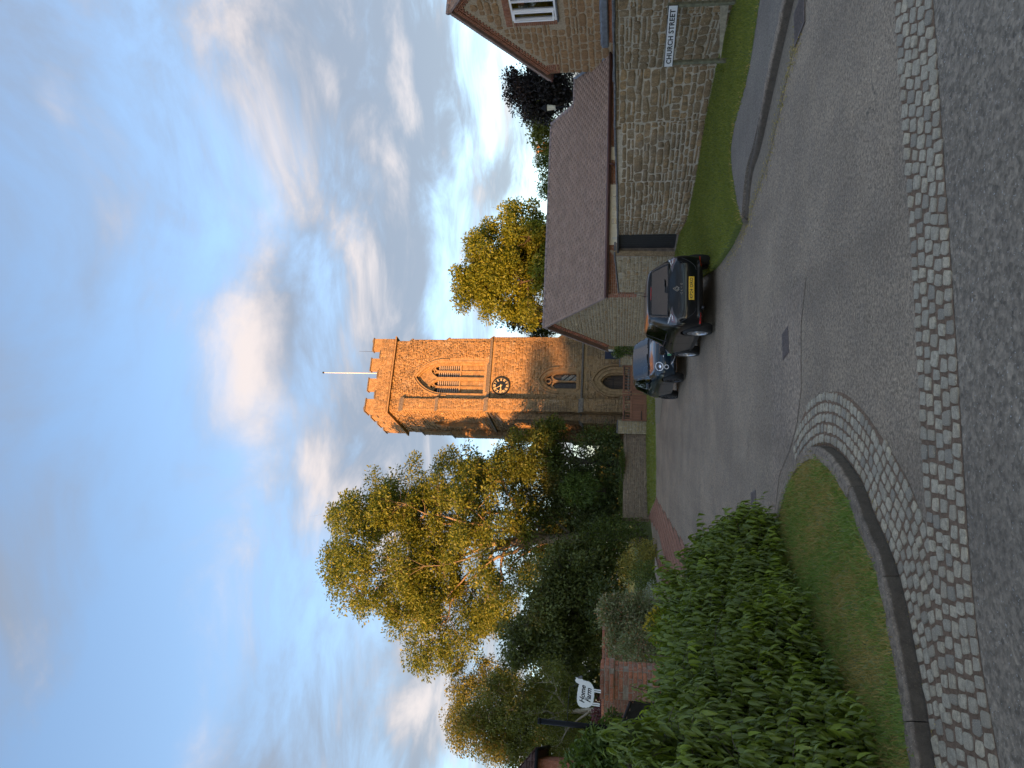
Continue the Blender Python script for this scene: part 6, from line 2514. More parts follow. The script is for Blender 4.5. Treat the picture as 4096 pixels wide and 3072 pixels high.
rw = np.random.default_rng(5)
n = 15000
xw = rw.uniform(-75, 2, n)
hw_ = 4.6 + 1.6 * np.sin(xw * .21) + 1.1 * np.sin(xw * .53 + 1) + .6 * np.sin(xw * 1.3)
Pw = np.stack([xw, 95 + rw.normal(0, 3, n), g(95) + hw_ * rw.random(n) ** .6], 1)
o = link('distant_wood', leaf_mesh('distant_wood', Pw, rw.normal(size=(n, 3)), np.tile([0, -.5, .8], (n, 1)), rw.uniform(.5, 1.1, n), rw, LEAF, .7), None, M['leaf_dark'])
tag(o, 'far off line of dark trees behind the churchyard', 'wood', None, 'stuff')
# ------------------------------------------------------------------ the hedge at the left
hroot = thing('hedge', 'dense laurel like hedge of drooping glossy leaves on the corner verge', 'hedge', (-3.0, 6.5, KH))
HL = [(-1.78, 8.95, .55), (-1.86, 8.6, .86), (-2.1, 8.0, 1.0), (-2.28, 7.3, 1.18), (-2.45, 6.5, 1.36), (-2.55, 5.7, 1.44), (-2.85, 5.1, 1.50), (-3.5, 4.3, 1.52), (-4.6, 3.6, 1.52)]


def hedge_at(t):
    t = np.clip(t, 0, .9999) * (len(HL) - 1)
    i = t.astype(int)
    f = (t - i)[:, None]
    A = np.array(HL)
    return A[i] * (1 - f) + A[i + 1] * f


rh = np.random.default_rng(77)
HDEP = 1.15


def hedge_surface(n, rgx):
    """points on the road side, the end and the top, with outward direction"""
    t = rgx.random(n)
    B = hedge_at(t)
    B2 = hedge_at(np.minimum(t + .02, 1))
    tan = norm((B2 - B)[:, :2] + 1e-9)
    outw = np.stack([-tan[:, 1], tan[:, 0]], 1)
    flip = np.sign((outw * np.array([1.0, 0.0])).sum(1))
    outw *= np.where(flip == 0, 1, flip)[:, None]
    H = B[:, 2]
    q = rgx.random(n) * (H + HDEP * .75)
    front = q < H
    z = np.where(front, q, H)
    back = np.where(front, 0, q - H)
    bul = np.where(front, np.sin(np.clip(z / H, 0, 1) * 2.6) * .16 - .10 * (z / H) ** 3, 0)
    lump = .11 * np.sin(t * 41) * np.sin(z * 5.3 + t * 20) + .08 * np.sin(t * 97 + z * 9) + .06 * np.sin(z * 17 + t * 60)
    P = np.stack([B[:, 0], B[:, 1], np.zeros(n)], 1)
    P[:, :2] += outw * (bul + lump - back)[:, None]
    P[:, 2] = z + np.where(front, 0, .10 * np.sin(back * 5 + t * 50) - .18 * (back / HDEP) ** 2 + lump)
    D = np.zeros((n, 3))
    D[:, :2] = outw * np.where(front, 1, .25)[:, None]
    D[:, 2] = np.where(front, .15, 1)
    end = rgx.random(n) < .10
    k = end.sum()
    P[end] = np.stack([-1.75 - rgx.random(k) * HDEP, 8.95 + rgx.normal(0, .06, k) + .1, rgx.random(k) * .9], 1)
    D[end] = (0.2, 1, .2)
    return P, norm(D)


NS = 5200
S0, SD = hedge_surface(NS, rh)
S0 = S0 - SD * rh.uniform(-.02, .22, NS)[:, None]
sdir = norm(SD * .9 + np.stack([rh.normal(0, .45, NS), rh.normal(0, .45, NS), rh.normal(.25, .35, NS)], 1))
slen = rh.uniform(.16, .36, NS)
LPT, LAX, LUP, LSZ = [], [], [], []
NLV = 9
for k in range(NLV):
    f = (k + .6) / NLV
    p = S0 + sdir * (slen * f)[:, None]
    p[:, 2] -= (slen * f) ** 2 * .9
    side = np.cross(sdir, np.array([0, 0, 1.0])) + 1e-6
    side = norm(side) * (1 if k % 2 else -1)
    ax = side * .75 + sdir * (.35 + f * .6)[..., None] if False else side * .75 + sdir * (.35 + f * .6)
    ax = ax + rh.normal(0, .22, (NS, 3))
    ax[:, 2] -= 1.35
    up = np.stack([rh.normal(0, .2, NS), rh.normal(0, .2, NS), np.ones(NS)], 1) + SD * .6
    LPT.append(p)
    LAX.append(ax)
    LUP.append(up)
    LSZ.append(rh.uniform(.045, .115, NS) * (1 - .35 * max(0, f - .7)))
LPT, LAX, LUP, LSZ = np.concatenate(LPT), np.concatenate(LAX), np.concatenate(LUP), np.concatenate(LSZ)
keep = LPT[:, 2] > .03
LPT, LAX, LUP, LSZ = LPT[keep], LAX[keep], LUP[keep], LSZ[keep]
hb = np.array([-3.0, 6.5, 0.0])
young = np.zeros(len(LPT), dtype=bool)
sh = np.tile(rh.random(NS) < (.05 + .12 * (S0[:, 2] < .7)), NLV)[keep]
young = sh
# the 300 leaves that show largest are separate
dist = np.linalg.norm(LPT - np.array([0, 0, EYE]), axis=1) / LSZ
inview = (np.abs(LPT[:, 0] / LPT[:, 1]) < .52) & (LPT[:, 2] < 1.8)
order = np.argsort(np.where(inview, dist, 1e9))
sep_idx = order[:900][rh.permutation(900)[:300]]
is_sep = np.zeros(len(LPT), dtype=bool)
is_sep[sep_idx] = True
for nm, sel, mt_ in (('foliage', (~young) & (~is_sep), 'leaf_hedge'), ('young_foliage', young & (~is_sep), 'leaf_hedge_young')):
    o = link(nm, leaf_mesh(nm, LPT[sel] - hb, LAX[sel], LUP[sel], LSZ[sel], rh, BIGLEAF, .25), hroot, M[mt_])
    o['kind'] = 'stuff'
lm = {}
for mt_ in ('leaf_hedge', 'leaf_hedge_young'):
    lm[mt_] = npmesh('leaf', BIGLEAF[0], BIGLEAF[1], True)
    lm[mt_].materials.append(M[mt_])
fx, fy, fz = leaf_frames(LAX[sep_idx], LUP[sep_idx], rh, .25)
for i, k in enumerate(sep_idx):
    o = bpy.data.objects.new('leaf', lm['leaf_hedge_young' if young[k] else 'leaf_hedge'])
    COL.objects.link(o)
    o.parent = hroot
    s = float(LSZ[k])
    p = LPT[k] - hb
    o.matrix_local = Matrix([[fx[i][r] * s, fy[i][r] * s, fz[i][r] * s, p[r]] for r in range(3)] + [[0, 0, 0, 1]])
# stems and a leafy core so that one cannot look through
mbst = MB()
for k in range(0, NS, 4):
    a = Vector(S0[k]) - Vector(hb)
    d = Vector(sdir[k])
    pts = [a - d * .12, a + d * slen[k] * .5 - Vector((0, 0, (slen[k] * .5) ** 2 * .9)), a + d * slen[k] - Vector((0, 0, slen[k] ** 2 * .9))]
    mbst.tube(pts, [.004, .003, .0015], 3, False)
mbst.build('stem', M['bark_dark'], hroot)
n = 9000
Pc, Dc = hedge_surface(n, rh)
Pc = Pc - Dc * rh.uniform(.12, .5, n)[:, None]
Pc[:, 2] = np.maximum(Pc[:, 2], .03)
o = link('inner_foliage', leaf_mesh('inner_foliage', Pc - hb, Dc + rh.normal(0, .5, (n, 3)), Dc, rh.uniform(.09, .15, n), rh, LEAF, .5), hroot, M['leaf_dark'])  # inner leaves coloured darker to deepen the shade in the gaps
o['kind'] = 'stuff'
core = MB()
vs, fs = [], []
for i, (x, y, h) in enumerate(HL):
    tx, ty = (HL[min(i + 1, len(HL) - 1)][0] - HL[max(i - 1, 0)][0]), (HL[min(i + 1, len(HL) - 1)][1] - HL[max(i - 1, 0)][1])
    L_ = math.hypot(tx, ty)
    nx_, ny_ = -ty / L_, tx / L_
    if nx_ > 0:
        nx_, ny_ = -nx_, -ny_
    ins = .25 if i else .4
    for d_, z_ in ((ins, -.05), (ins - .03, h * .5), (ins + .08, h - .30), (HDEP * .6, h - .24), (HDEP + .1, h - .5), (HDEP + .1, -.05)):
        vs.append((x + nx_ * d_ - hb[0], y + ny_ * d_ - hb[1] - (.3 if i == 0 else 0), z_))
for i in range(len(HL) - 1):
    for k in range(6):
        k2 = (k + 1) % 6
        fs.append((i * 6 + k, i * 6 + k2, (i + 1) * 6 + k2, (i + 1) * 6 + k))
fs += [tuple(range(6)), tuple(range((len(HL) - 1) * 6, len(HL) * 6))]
core.add(vs, fs).build('dark_core', M['bark_dark'], hroot)  # solid dark filler added inside the hedge to close the gaps

# ------------------------------------------------------------------ unseen trees and houses added behind the viewpoint to shade the street
sx_, sy_ = math.sin(SUN_AZ_TRAVEL), math.cos(SUN_AZ_TRAVEL)


def st(s_, t_):
    return s_ * sy_ + t_ * sx_, -s_ * sx_ + t_ * sy_


HS = {-40: 15.5, -35.5: 15.6, -31: 15.8, -26: 17.6, -23: 19.0, -20.3: 17.6, -17: 18.4, -13: 19.5, -8.5: 20.5, -4: 20.5, 0.5: 21, 5: 20.5, 9.5: 18.5}
HS2 = {-38: 14.5, -33: 14.6, -15: 17.2, -10.7: 18.4, -6.2: 18.8, -1.8: 19.2, 2.8: 19.0, 7.2: 17.5}
for k, (s_, h_, t_) in enumerate([(a, b, -50 - 3 * (i % 2)) for i, (a, b) in enumerate(HS.items())] + [(a, b, -41) for a, b in HS2.items()]):
    x, y = st(s_, t_)
    make_tree('shade_tree', 'unseen leafy tree added behind the viewpoint to cast shade', 'tree', (x, y, 0), .35, (x, y, 3.5),
              [((x, y, h_ * .60), (3.3, 3.3, h_ * .37), 70), ((x + .5, y - .3, h_ * .30), (3.4, 3.4, 3.4), 34)], M['leaf_mid'], M['bark_dark'], 300 + k, leaf=.62, per=100, clump=1.1, limbs=6, group='added shade trees behind the viewpoint', shell=.5, twigs=0)
for k, (s_, w_) in enumerate([(-35, 12), (-22, 12), (-9, 12), (4, 12)]):
    x, y = st(s_, -60)
    hs = thing('shade_house', ['cream rendered', 'plain red brick', 'ironstone', 'old weathered brick'][k] + ' house added unseen behind the viewpoint to cast shade', 'house', (x, y, 0), -SUN_AZ_TRAVEL, 'added shade houses behind the viewpoint')
    MB().b2((-w_ / 2, -3.5, -.2), (w_ / 2, 3.5, 5.4)).build('wall', M[['cream_paint', 'brick_red', 'house_stone', 'brick_old'][k]], hs)
    MB().prism([(-4.0, 5.2), (4.0, 5.2), (0, 9.2)], -w_ / 2 - .2, w_ / 2 + .2, 'x').build('roof', M['roof_tile'], hs)
    MB().b2((-w_ / 2 + .6, -.5, 8), (-w_ / 2 + 1.6, .5, 10.6)).build('chimney', M['brick_old'], hs)
    for xx in (-3.6, -1.2, 1.2, 3.6):
        for zz in (1.0, 3.5):
            wn = MB().b2((xx - .55, 3.50, zz), (xx + .55, 3.56, zz + 1.3)).build('window', M['white_upvc'], hs)
            MB().b2((xx - .48, 3.561, zz + .08), (xx + .48, 3.57, zz + 1.22)).build('pane', M['car_glass'], wn)
# ------------------------------------------------------------------ street nameplate
pl, pr = gp(2908, 246, .10), gp(2945, 12, .10)
sd_ = Vector((pr.x - pl.x, pr.y - pl.y, 0))
SLn = sd_.length
sign = thing('street_nameplate', 'white street nameplate on two mossy wooden posts before the stone wall', 'street sign', (pl.x, pl.y, .08), math.atan2(sd_.y, sd_.x))
ztop = at(2655, 250, pl.y).z - .08
for x in (0.0, SLn):
    MB().box((x, .03, ztop / 2 - .1), (.07, .07, ztop + .22), Matrix.Rotation(R(.6), 3, 'Y'), bev=.006).build('post', M['post_wood'], sign)
ph = .165
pz = ztop - ph / 2 - .005
MB().box((SLn / 2, -.012, pz), (SLn + .10, .012, ph + .012), bev=.003).build('backing', M['sign_black'], sign)
MB().box((SLn / 2, -.020, pz), (SLn + .075, .006, ph - .014)).build('plate', M['sign_white'], sign)
t = text_mesh('lettering', 'CHURCH STREET', .128, M['sign_black'], sign, Matrix.Translation((SLn / 2, -.0245, pz - .004)) @ Matrix.Rotation(math.pi / 2, 4, 'X'), .0012, 0, 1.06, bold=.0035, xs=(SLn * .93) / 1.13)
bb = [v.co.x for v in t.data.vertices]
wd = max(bb) - min(bb)
t.data.transform(Matrix.Translation((SLn / 2, 0, 0)) @ Matrix.Diagonal((SLn * .95 / wd, 1, 1, 1)) @ Matrix.Translation((-SLn / 2, 0, 0)))
kp0, kp1 = gp(2907, 235, .12), gp(2933, 18, .12)
plank = thing('leaning_plank', 'pale wooden board lying on the grass under the street nameplate', 'board', (kp0.x, kp0.y, .12), math.atan2(kp1.y - kp0.y, kp1.x - kp0.x))
Lp = (kp1 - kp0).length
MB().add([(0.0, 0, .0), (Lp, 0, -.02), (Lp, .03, -.02), (0, .03, 0), (.12, 0, .035), (Lp, 0, .13), (Lp, .03, .13), (.12, .03, .035)], [(0, 3, 2, 1), (4, 5, 6, 7), (0, 1, 5, 4), (1, 2, 6, 5), (2, 3, 7, 6), (3, 0, 4, 7)]).build('board', M['pale_wood'], plank)

# ------------------------------------------------------------------ black post and the hanging sheep sign
pd = 11.6
p0 = at(2480, 2919, pd)
post = thing('lamp_post', 'black iron post standing left of the hanging sheep sign', 'post', (p0.x, p0.y, 0))
pt_ = at(2151, 2883, pd)
tp_ = pt_ - Vector((p0.x, p0.y, 0))
MB().tube([(tp_.x * -.6, 0, -.1), (0, 0, p0.z * .9), (tp_.x * .5, tp_.y * .5, (p0.z + pt_.z) / 2), (tp_.x, tp_.y, tp_.z)], [.048, .045, .043, .042], 14).build('shaft', M['black_metal'], post, True)
MB().lathe([(.044, 0), (.05, .01), (.05, .04), (.044, .05)], 14, (tp_.x * .98, tp_.y, tp_.z - .05)).build('collar', M['black_metal'], post, True)
br = [at(2272, 2897, pd), at(2270, 2860, pd), at(2274, 2800, pd), at(2276, 2765, pd), at(2281, 2745, pd)]
MB().tube([p - Vector((p0.x, p0.y, 0)) for p in br], .006, 6).build('bracket', M['hinge_iron'], post, True)
# sheep outline from its own proportions: body about 46 cm long
sc = at(2342, 2777, pd)
sheep = thing('sheep_sign', 'white sheep shaped sign lettered Home Farm hanging from a bracket', 'hanging sign', (sc.x, sc.y - .01, sc.z), R(-2))
sheep.rotation_euler.y = R(4)
sheep.scale = (.88, 1, .88)
out = []
n = 64
for k in range(n):
    a = 2 * math.pi * k / n
    r_ = 1 + .035 * abs(math.sin(a * 11)) + .03 * math.sin(a * 3 + .6)
    x, z = .235 * math.cos(a), .145 * math.sin(a)
    x = math.copysign(abs(x / .235) ** .75 * .235, x)
    z = math.copysign(abs(z / .145) ** .75 * .145, z)
    out.append((x * r_, z * r_))
body = MB().prism(out, -.006, .006).build('body', M['sheep_white'], sheep)
# neck and ear of wool on the right-hand side, dark face
nk = [(.15, .08), (.20, .185), (.235, .205), (.255, .185), (.285, .20), (.275, .155), (.27, .08), (.22, .02)]
MB().prism(nk, -.0055, .0055).build('wool_head', M['sheep_white'], sheep)
MB().prism([(.272, .15), (.285, .165), (.318, .12), (.33, .095), (.315, .075), (.29, .08), (.268, .10)], -.008, .008).build('face', M['slate_coping'], sheep)
for x in (-.17, -.135, .075, .11):
    MB().b2((x - .010, -.005, -.265), (x + .010, .005, -.12)).build('leg', M['sheep_white'], sheep)
text_mesh('lettering', 'Home', .125, M['sign_black'], sheep, Matrix.Translation((.0, -.0072, .048)) @ Matrix.Rotation(math.pi / 2, 4, 'X'), .0008, .35, .98, bold=.003)
text_mesh('lettering', 'Farm', .125, M['sign_black'], sheep, Matrix.Translation((-.005, -.0072, -.058)) @ Matrix.Rotation(math.pi / 2, 4, 'X'), .0008, .35, .98, bold=.003)
for x, px_ in ((-.15, (2278, 2835)), (.17, (2279, 2745))):
    e = at(px_[0], px_[1], pd) - sc
    MB().tube([(x, 0, .12), (e.x, e.y * 0, e.z)], .004, 5).build('chain', M['hinge_iron'], sheep)
# ------------------------------------------------------------------ cars (local frame: x forward, y to the car's left, z up, origin under the middle of the wheelbase)
def car_body(stations, glass_of, cap_rear, wheels, wr, arch_r, mats, width_in):
    """stations: (xs[10], ys[10], zs[10]); returns evaluated mesh split by material index"""
    nR = 10
    bm = bmesh.new()
    cr = bm.edges.layers.float.new('crease_edge')
    cv = bm.verts.layers.float.new('crease_vert')
    G = []
    for xs, ys, zs in stations:
        row = {}
        for sgn in (1, -1):
            for k in range(nR):
                if ys[k] == 0 and sgn < 0:
                    row[(k, -1)] = row[(k, 1)]
                else:
                    row[(k, sgn)] = bm.verts.new((xs[k], sgn * ys[k], zs[k]))
        G.append(row)
    for i in range(len(G) - 1):
        for k in range(nR - 1):
            for sgn in (1, -1):
                vs = [G[i][(k, sgn)], G[i + 1][(k, sgn)], G[i + 1][(k + 1, sgn)], G[i][(k + 1, sgn)]]
                f = bm.faces.new(vs)
                f.material_index = glass_of(i, k)
    for row, rear in ((G[0], True), (G[-1], False)):
        for k in range(nR - 1):
            a, b, c, d = row[(k, 1)], row[(k + 1, 1)], row[(k + 1, -1)], row[(k, -1)]
            vs = []
            for v in (a, b, c, d):
                if v not in vs:
                    vs.append(v)
            f = bm.faces.new(vs)
            f.material_index = cap_rear(k) if rear else 0
    bmesh.ops.recalc_face_normals(bm, faces=bm.faces)
    for e in bm.edges:
        if len(e.link_faces) == 2 and e.link_faces[0].material_index != e.link_faces[1].material_index:
            e[cr] = 1.0
            for v in e.verts:
                v[cv] = .55
    me = bpy.data.meshes.new('body')
    bm.to_mesh(me)
    bm.free()
    for m in mats:
        me.materials.append(m)
    o = link('body_tmp', me)
    sub = o.modifiers.new('s', 'SUBSURF')
    sub.levels = sub.render_levels = 3
    tmp = []
    for (x, y) in wheels:
        sg = 1 if y > 0 else -1
        cm = MB().lathe([(arch_r, width_in), (arch_r, 1.3)], 32, (x, 0, wr), Matrix(((1, 0, 0), (0, 0, sg), (0, 1, 0)))).mesh('c')
        for m in mats:
            cm.materials.append(m)
        for p in cm.polygons:
            p.material_index = 2
        t = link('cut_tmp', cm)
        tmp.append(t)
        b = o.modifiers.new('b', 'BOOLEAN')
        b.operation = 'DIFFERENCE'
        b.solver = 'EXACT'
        b.object = t
    out = evaluated_mesh(o)
    for t in tmp + [o]:
        d = t.data
        bpy.data.objects.remove(t)
        bpy.data.meshes.remove(d)
    return out


def split_mesh(me, idx_sets, root, specs):
    """specs: list of (name, test(face index, material, centre) -> bool, material, sharp angle)"""
    bm0 = bmesh.new()
    bm0.from_mesh(me)
    bm0.faces.ensure_lookup_table()
    used = set()
    objs = {}
    for name, test, mat, ang in specs:
        sel = [f.index for f in bm0.faces if f.index not in used and test(f.material_index, f.calc_center_median(), f.normal)]
        used |= set(sel)
        if not sel:
            continue
        b = bm0.copy()
        b.faces.ensure_lookup_table()
        ss = set(sel)
        bmesh.ops.delete(b, geom=[f for f in b.faces if f.index not in ss], context='FACES')
        m2 = bpy.data.meshes.new(name)
        b.to_mesh(m2)
        b.free()
        m2.materials.clear()
        m2.materials.append(mat)
        for p in m2.polygons:
            p.material_index = 0
        o = link(name, m2, root)
        smooth_by_angle(o, ang)
        objs.setdefault(name, o)
    bm0.free()
    return objs


class Skin:
    """places trim on a car body by casting rays at it"""
    def __init__(self, me):
        bm = bmesh.new()
        bm.from_mesh(me)
        self.t = BVHTree.FromBMesh(bm)
        bm.free()

    def hit(self, p, d):
        loc, n, i, dist = self.t.ray_cast(Vector(p), Vector(d).normalized())
        if loc is None:
            loc, n, i, dist = self.t.find_nearest(Vector(p))
        if n.dot(Vector(d)) > 0:
            n = -n
        return loc, n

    def rear(self, y, z, side=0.0):
        return self.hit((-4, y + side * 2.2 if side else y, z), (1, -side if side else 0, 0))

    def patch(self, name, poly, d, off, mat, root, org, sub=3, u=(0, 1, 0), v=(0, 0, 1)):
        """polygon given in (u, v) about org, thrown along d onto the body"""
        u, v, d, org = Vector(u), Vector(v), Vector(d), Vector(org)
        bm = bmesh.new()
        bm.faces.new([bm.verts.new((p, q, 0)) for p, q in poly])
        bmesh.ops.triangulate(bm, faces=list(bm.faces))
        for _ in range(sub):
            bmesh.ops.subdivide_edges(bm, edges=list(bm.edges), cuts=1, use_grid_fill=True)
            bmesh.ops.triangulate(bm, faces=[f for f in bm.faces if len(f.verts) > 3])
        for w in bm.verts:
            p, n = self.hit(org + u * w.co.x + v * w.co.y, d)
            w.co = p + n * off
        bmesh.ops.recalc_face_normals(bm, faces=bm.faces)
        me = bpy.data.meshes.new(name)
        bm.to_mesh(me)
        bm.free()
        o = link(name, me, root, mat)
        for p in me.polygons:
            p.use_smooth = True
        return o

    def line(self, name, pts, d, rad, mat, root, off=0.0, n=6, closed=False):
        q = []
        for p in pts:
            l, nn = self.hit(p, d)
            q.append(l + nn * off)
        if closed:
            q.append(q[0])
        return MB().tube(q, rad, n, not closed).build(name, mat, root, True)


def wheel(root, x, y, r, w, rimm, spokes, seed=0):
    sg = 1 if y > 0 else -1
    h = bpy.data.objects.new('wheel', None)
    COL.objects.link(h)
    h.parent = root
    h.location = (x, y, r)
    h.rotation_euler = (-math.pi / 2 * sg, 0, 0)          # local z points outwards
    MB().lathe([(r * .66, -w * .5), (r * .92, -w * .5), (r, -w * .36), (r, w * .36), (r * .95, w * .48), (r * .74, w * .52), (r * .69, w * .44)], 40, cap=False).build('tyre', M['tyre'], h, True)
    MB().lathe([(r * .70, -w * .4), (r * .70, w * .47), (r * .655, w * .50), (r * .62, w * .40), (r * .60, -w * .1)], 40, cap=False).build('rim', rimm, h, True)
    MB().lathe([(r * .62, -.02), (r * .62, 0)], 24).build('brake', M['interior'], h)
    for k in range(spokes):
        a = 2 * math.pi * k / spokes
        ca_, sa_ = math.cos(a), math.sin(a)
        Rm = Matrix(((ca_, -sa_, 0), (sa_, ca_, 0), (0, 0, 1)))
        for dv in (-1, 1):
            pts = [(r * .10, dv * .012), (r * .10, dv * .045), (r * .64, dv * .075), (r * .64, dv * .04)]
            vs = [Rm @ Vector((p, q, w * (.34 if p < r * .3 else .42))) for p, q in pts] + [Rm @ Vector((p, q, w * .22)) for p, q in pts]
            MB().add(vs, [(0, 1, 2, 3), (7, 6, 5, 4), (0, 4, 5, 1), (1, 5, 6, 2), (2, 6, 7, 3), (3, 7, 4, 0)]).build('spoke', rimm, h)
    MB().lathe([(r * .20, w * .2), (r * .20, w * .36), (r * .12, w * .40), (.005, w * .41)], 16).build('hub', rimm, h, True)


def interior(root, xs, half, zs, ztop):
    for y in (-half * .45, half * .45):
        MB().box((xs[0], y, zs + .12), (.5, .46, .2), bev=.05).build('seat', M['seat_cloth'], root)
        MB().box((xs[0] - .28, y, zs + .42), (.16, .46, .6), Matrix.Rotation(R(-14), 3, 'Y'), bev=.05).build('seat_back', M['seat_cloth'], root)
        MB().box((xs[0] - .38, y, zs + .80), (.09, .24, .16), bev=.04).build('headrest', M['seat_cloth'], root)
    MB().box((xs[1], 0, zs + .30), (1.1, half * 1.55, .22)).build('parcel_shelf', M['interior'], root)


# ---- black hatchback ----------------------------------------------------------------
def mk(x, ys, zs):
    return ([x] * 10 if isinstance(x, (int, float)) else x, ys, zs)


CL = [
    mk([-1.70, -1.72, -1.87, -1.915, -1.87, -1.81, -1.47, -1.41, -1.41, -1.42], [0, .45, .62, .67, .68, .655, .555, .47, .30, 0], [.26, .24, .33, .52, .82, .965, 1.335, 1.375, 1.395, 1.405]),
    mk([-1.60, -1.62, -1.75, -1.80, -1.76, -1.69, -1.37, -1.33, -1.31, -1.32], [0, .58, .80, .87, .86, .77, .60, .53, .38, 0], [.24, .22, .30, .52, .82, .96, 1.33, 1.375, 1.405, 1.42]),
    mk(-1.15, [0, .6, .845, .90, .90, .835, .635, .565, .42, 0], [.22, .20, .24, .52, .80, .945, 1.35, 1.39, 1.42, 1.435]),
    mk(-.60, [0, .6, .84, .89, .888, .838, .655, .59, .43, 0], [.22, .20, .22, .50, .78, .925, 1.375, 1.41, 1.435, 1.45]),
    mk(-.10, [0, .6, .84, .888, .885, .838, .66, .595, .43, 0], [.22, .20, .22, .50, .77, .915, 1.38, 1.415, 1.437, 1.45]),
    mk(-.02, [0, .6, .84, .888, .885, .838, .66, .595, .43, 0], [.22, .20, .22, .50, .77, .913, 1.38, 1.415, 1.437, 1.45]),
    mk([.50, .50, .50, .50, .50, .46, .40, .40, .40, .40], [0, .6, .84, .888, .882, .832, .645, .58, .42, 0], [.22, .20, .22, .50, .76, .905, 1.335, 1.37, 1.395, 1.41]),
    mk([.95, .95, .95, .95, .98, 1.02, 1.10, 1.13, 1.18, 1.22], [0, .6, .84, .888, .875, .81, .70, .65, .42, 0], [.22, .20, .24, .50, .75, .885, .945, .955, .975, .985]),
    mk([1.30, 1.30, 1.30, 1.30, 1.32, 1.38, 1.42, 1.44, 1.46, 1.48], [0, .6, .84, .895, .872, .79, .69, .62, .42, 0], [.22, .20, .26, .52, .74, .855, .90, .91, .93, .94]),
    mk([1.75, 1.75, 1.78, 1.80, 1.80, 1.80, 1.80, 1.80, 1.80, 1.80], [0, .56, .79, .85, .82, .73, .62, .55, .38, 0], [.22, .20, .26, .50, .69, .785, .825, .835, .85, .86]),
    mk([1.93, 1.95, 2.08, 2.13, 2.10, 2.03, 2.0, 2.0, 2.0, 2.0], [0, .42, .58, .63, .60, .54, .46, .40, .28, 0], [.26, .24, .32, .50, .65, .73, .755, .765, .775, .78]),
]


def cl_glass(i, k):
    if k == 5 and i in (2, 3, 5, 6):
        return 1
    if k == 5 and i == 4:
        return 2
    if k in (7, 8) and i == 6:
        return 1
    if k <= 1:
        return 2
    return 0


WX = 1.29
cw4 = [(-WX, .80), (-WX, -.80), (WX, .80), (WX, -.80)]
bodym = car_body(CL, cl_glass, lambda k: 1 if k == 5 else (2 if k <= 1 else 0), cw4, .316, .365, [M['paint_black'], M['car_glass'], M['car_plastic']], .60)
rl = gp(2857, 1330)
fl = gp(2799, 1412)
hd = Vector((fl.x - rl.x, fl.y - rl.y, 0)).normalized()
ang_c = math.atan2(hd.y, hd.x)
lft = Vector((-hd.y, hd.x, 0))
cpos = rl + hd * WX - lft * .84
clio = thing('black_hatchback', 'black hatchback seen from behind, parked half on the verge, yellow number plate', 'car', (cpos.x, cpos.y, g(cpos.y) + .005), ang_c)
clio.scale = (1, .96, 1.02)
parts = split_mesh(bodym, None, clio, [
    ('rear_window', lambda m, c, n: m == 1 and c.x < -1.30 and abs(n.x) > .5, M['car_glass'], 60),
    ('windscreen', lambda m, c, n: m == 1 and c.x > .30 and n.x > .45 and abs(c.y) < .66, M['car_glass_clear'], 60),
    ('side_window', lambda m, c, n: m == 1 and c.y > 0, M['car_glass'], 60),
    ('side_window', lambda m, c, n: m == 1, M['car_glass'], 60),
    ('underbody', lambda m, c, n: m == 2 and c.z < .9, M['car_plastic'], 40),
    ('door_pillar', lambda m, c, n: m == 2 and c.y > 0, M['car_plastic'], 40),
    ('door_pillar', lambda m, c, n: m == 2, M['car_plastic'], 40),
    ('body', lambda m, c, n: True, M['paint_black'], 50)])
sk = Skin(bodym)
for x, y in cw4:
    wheel(clio, x, y + (.0 if y > 0 else 0), .316, .205, M['alloy'], 5)
interior(clio, (.1, -.95), .85, .42, 1.3)
PK = M['car_plastic']
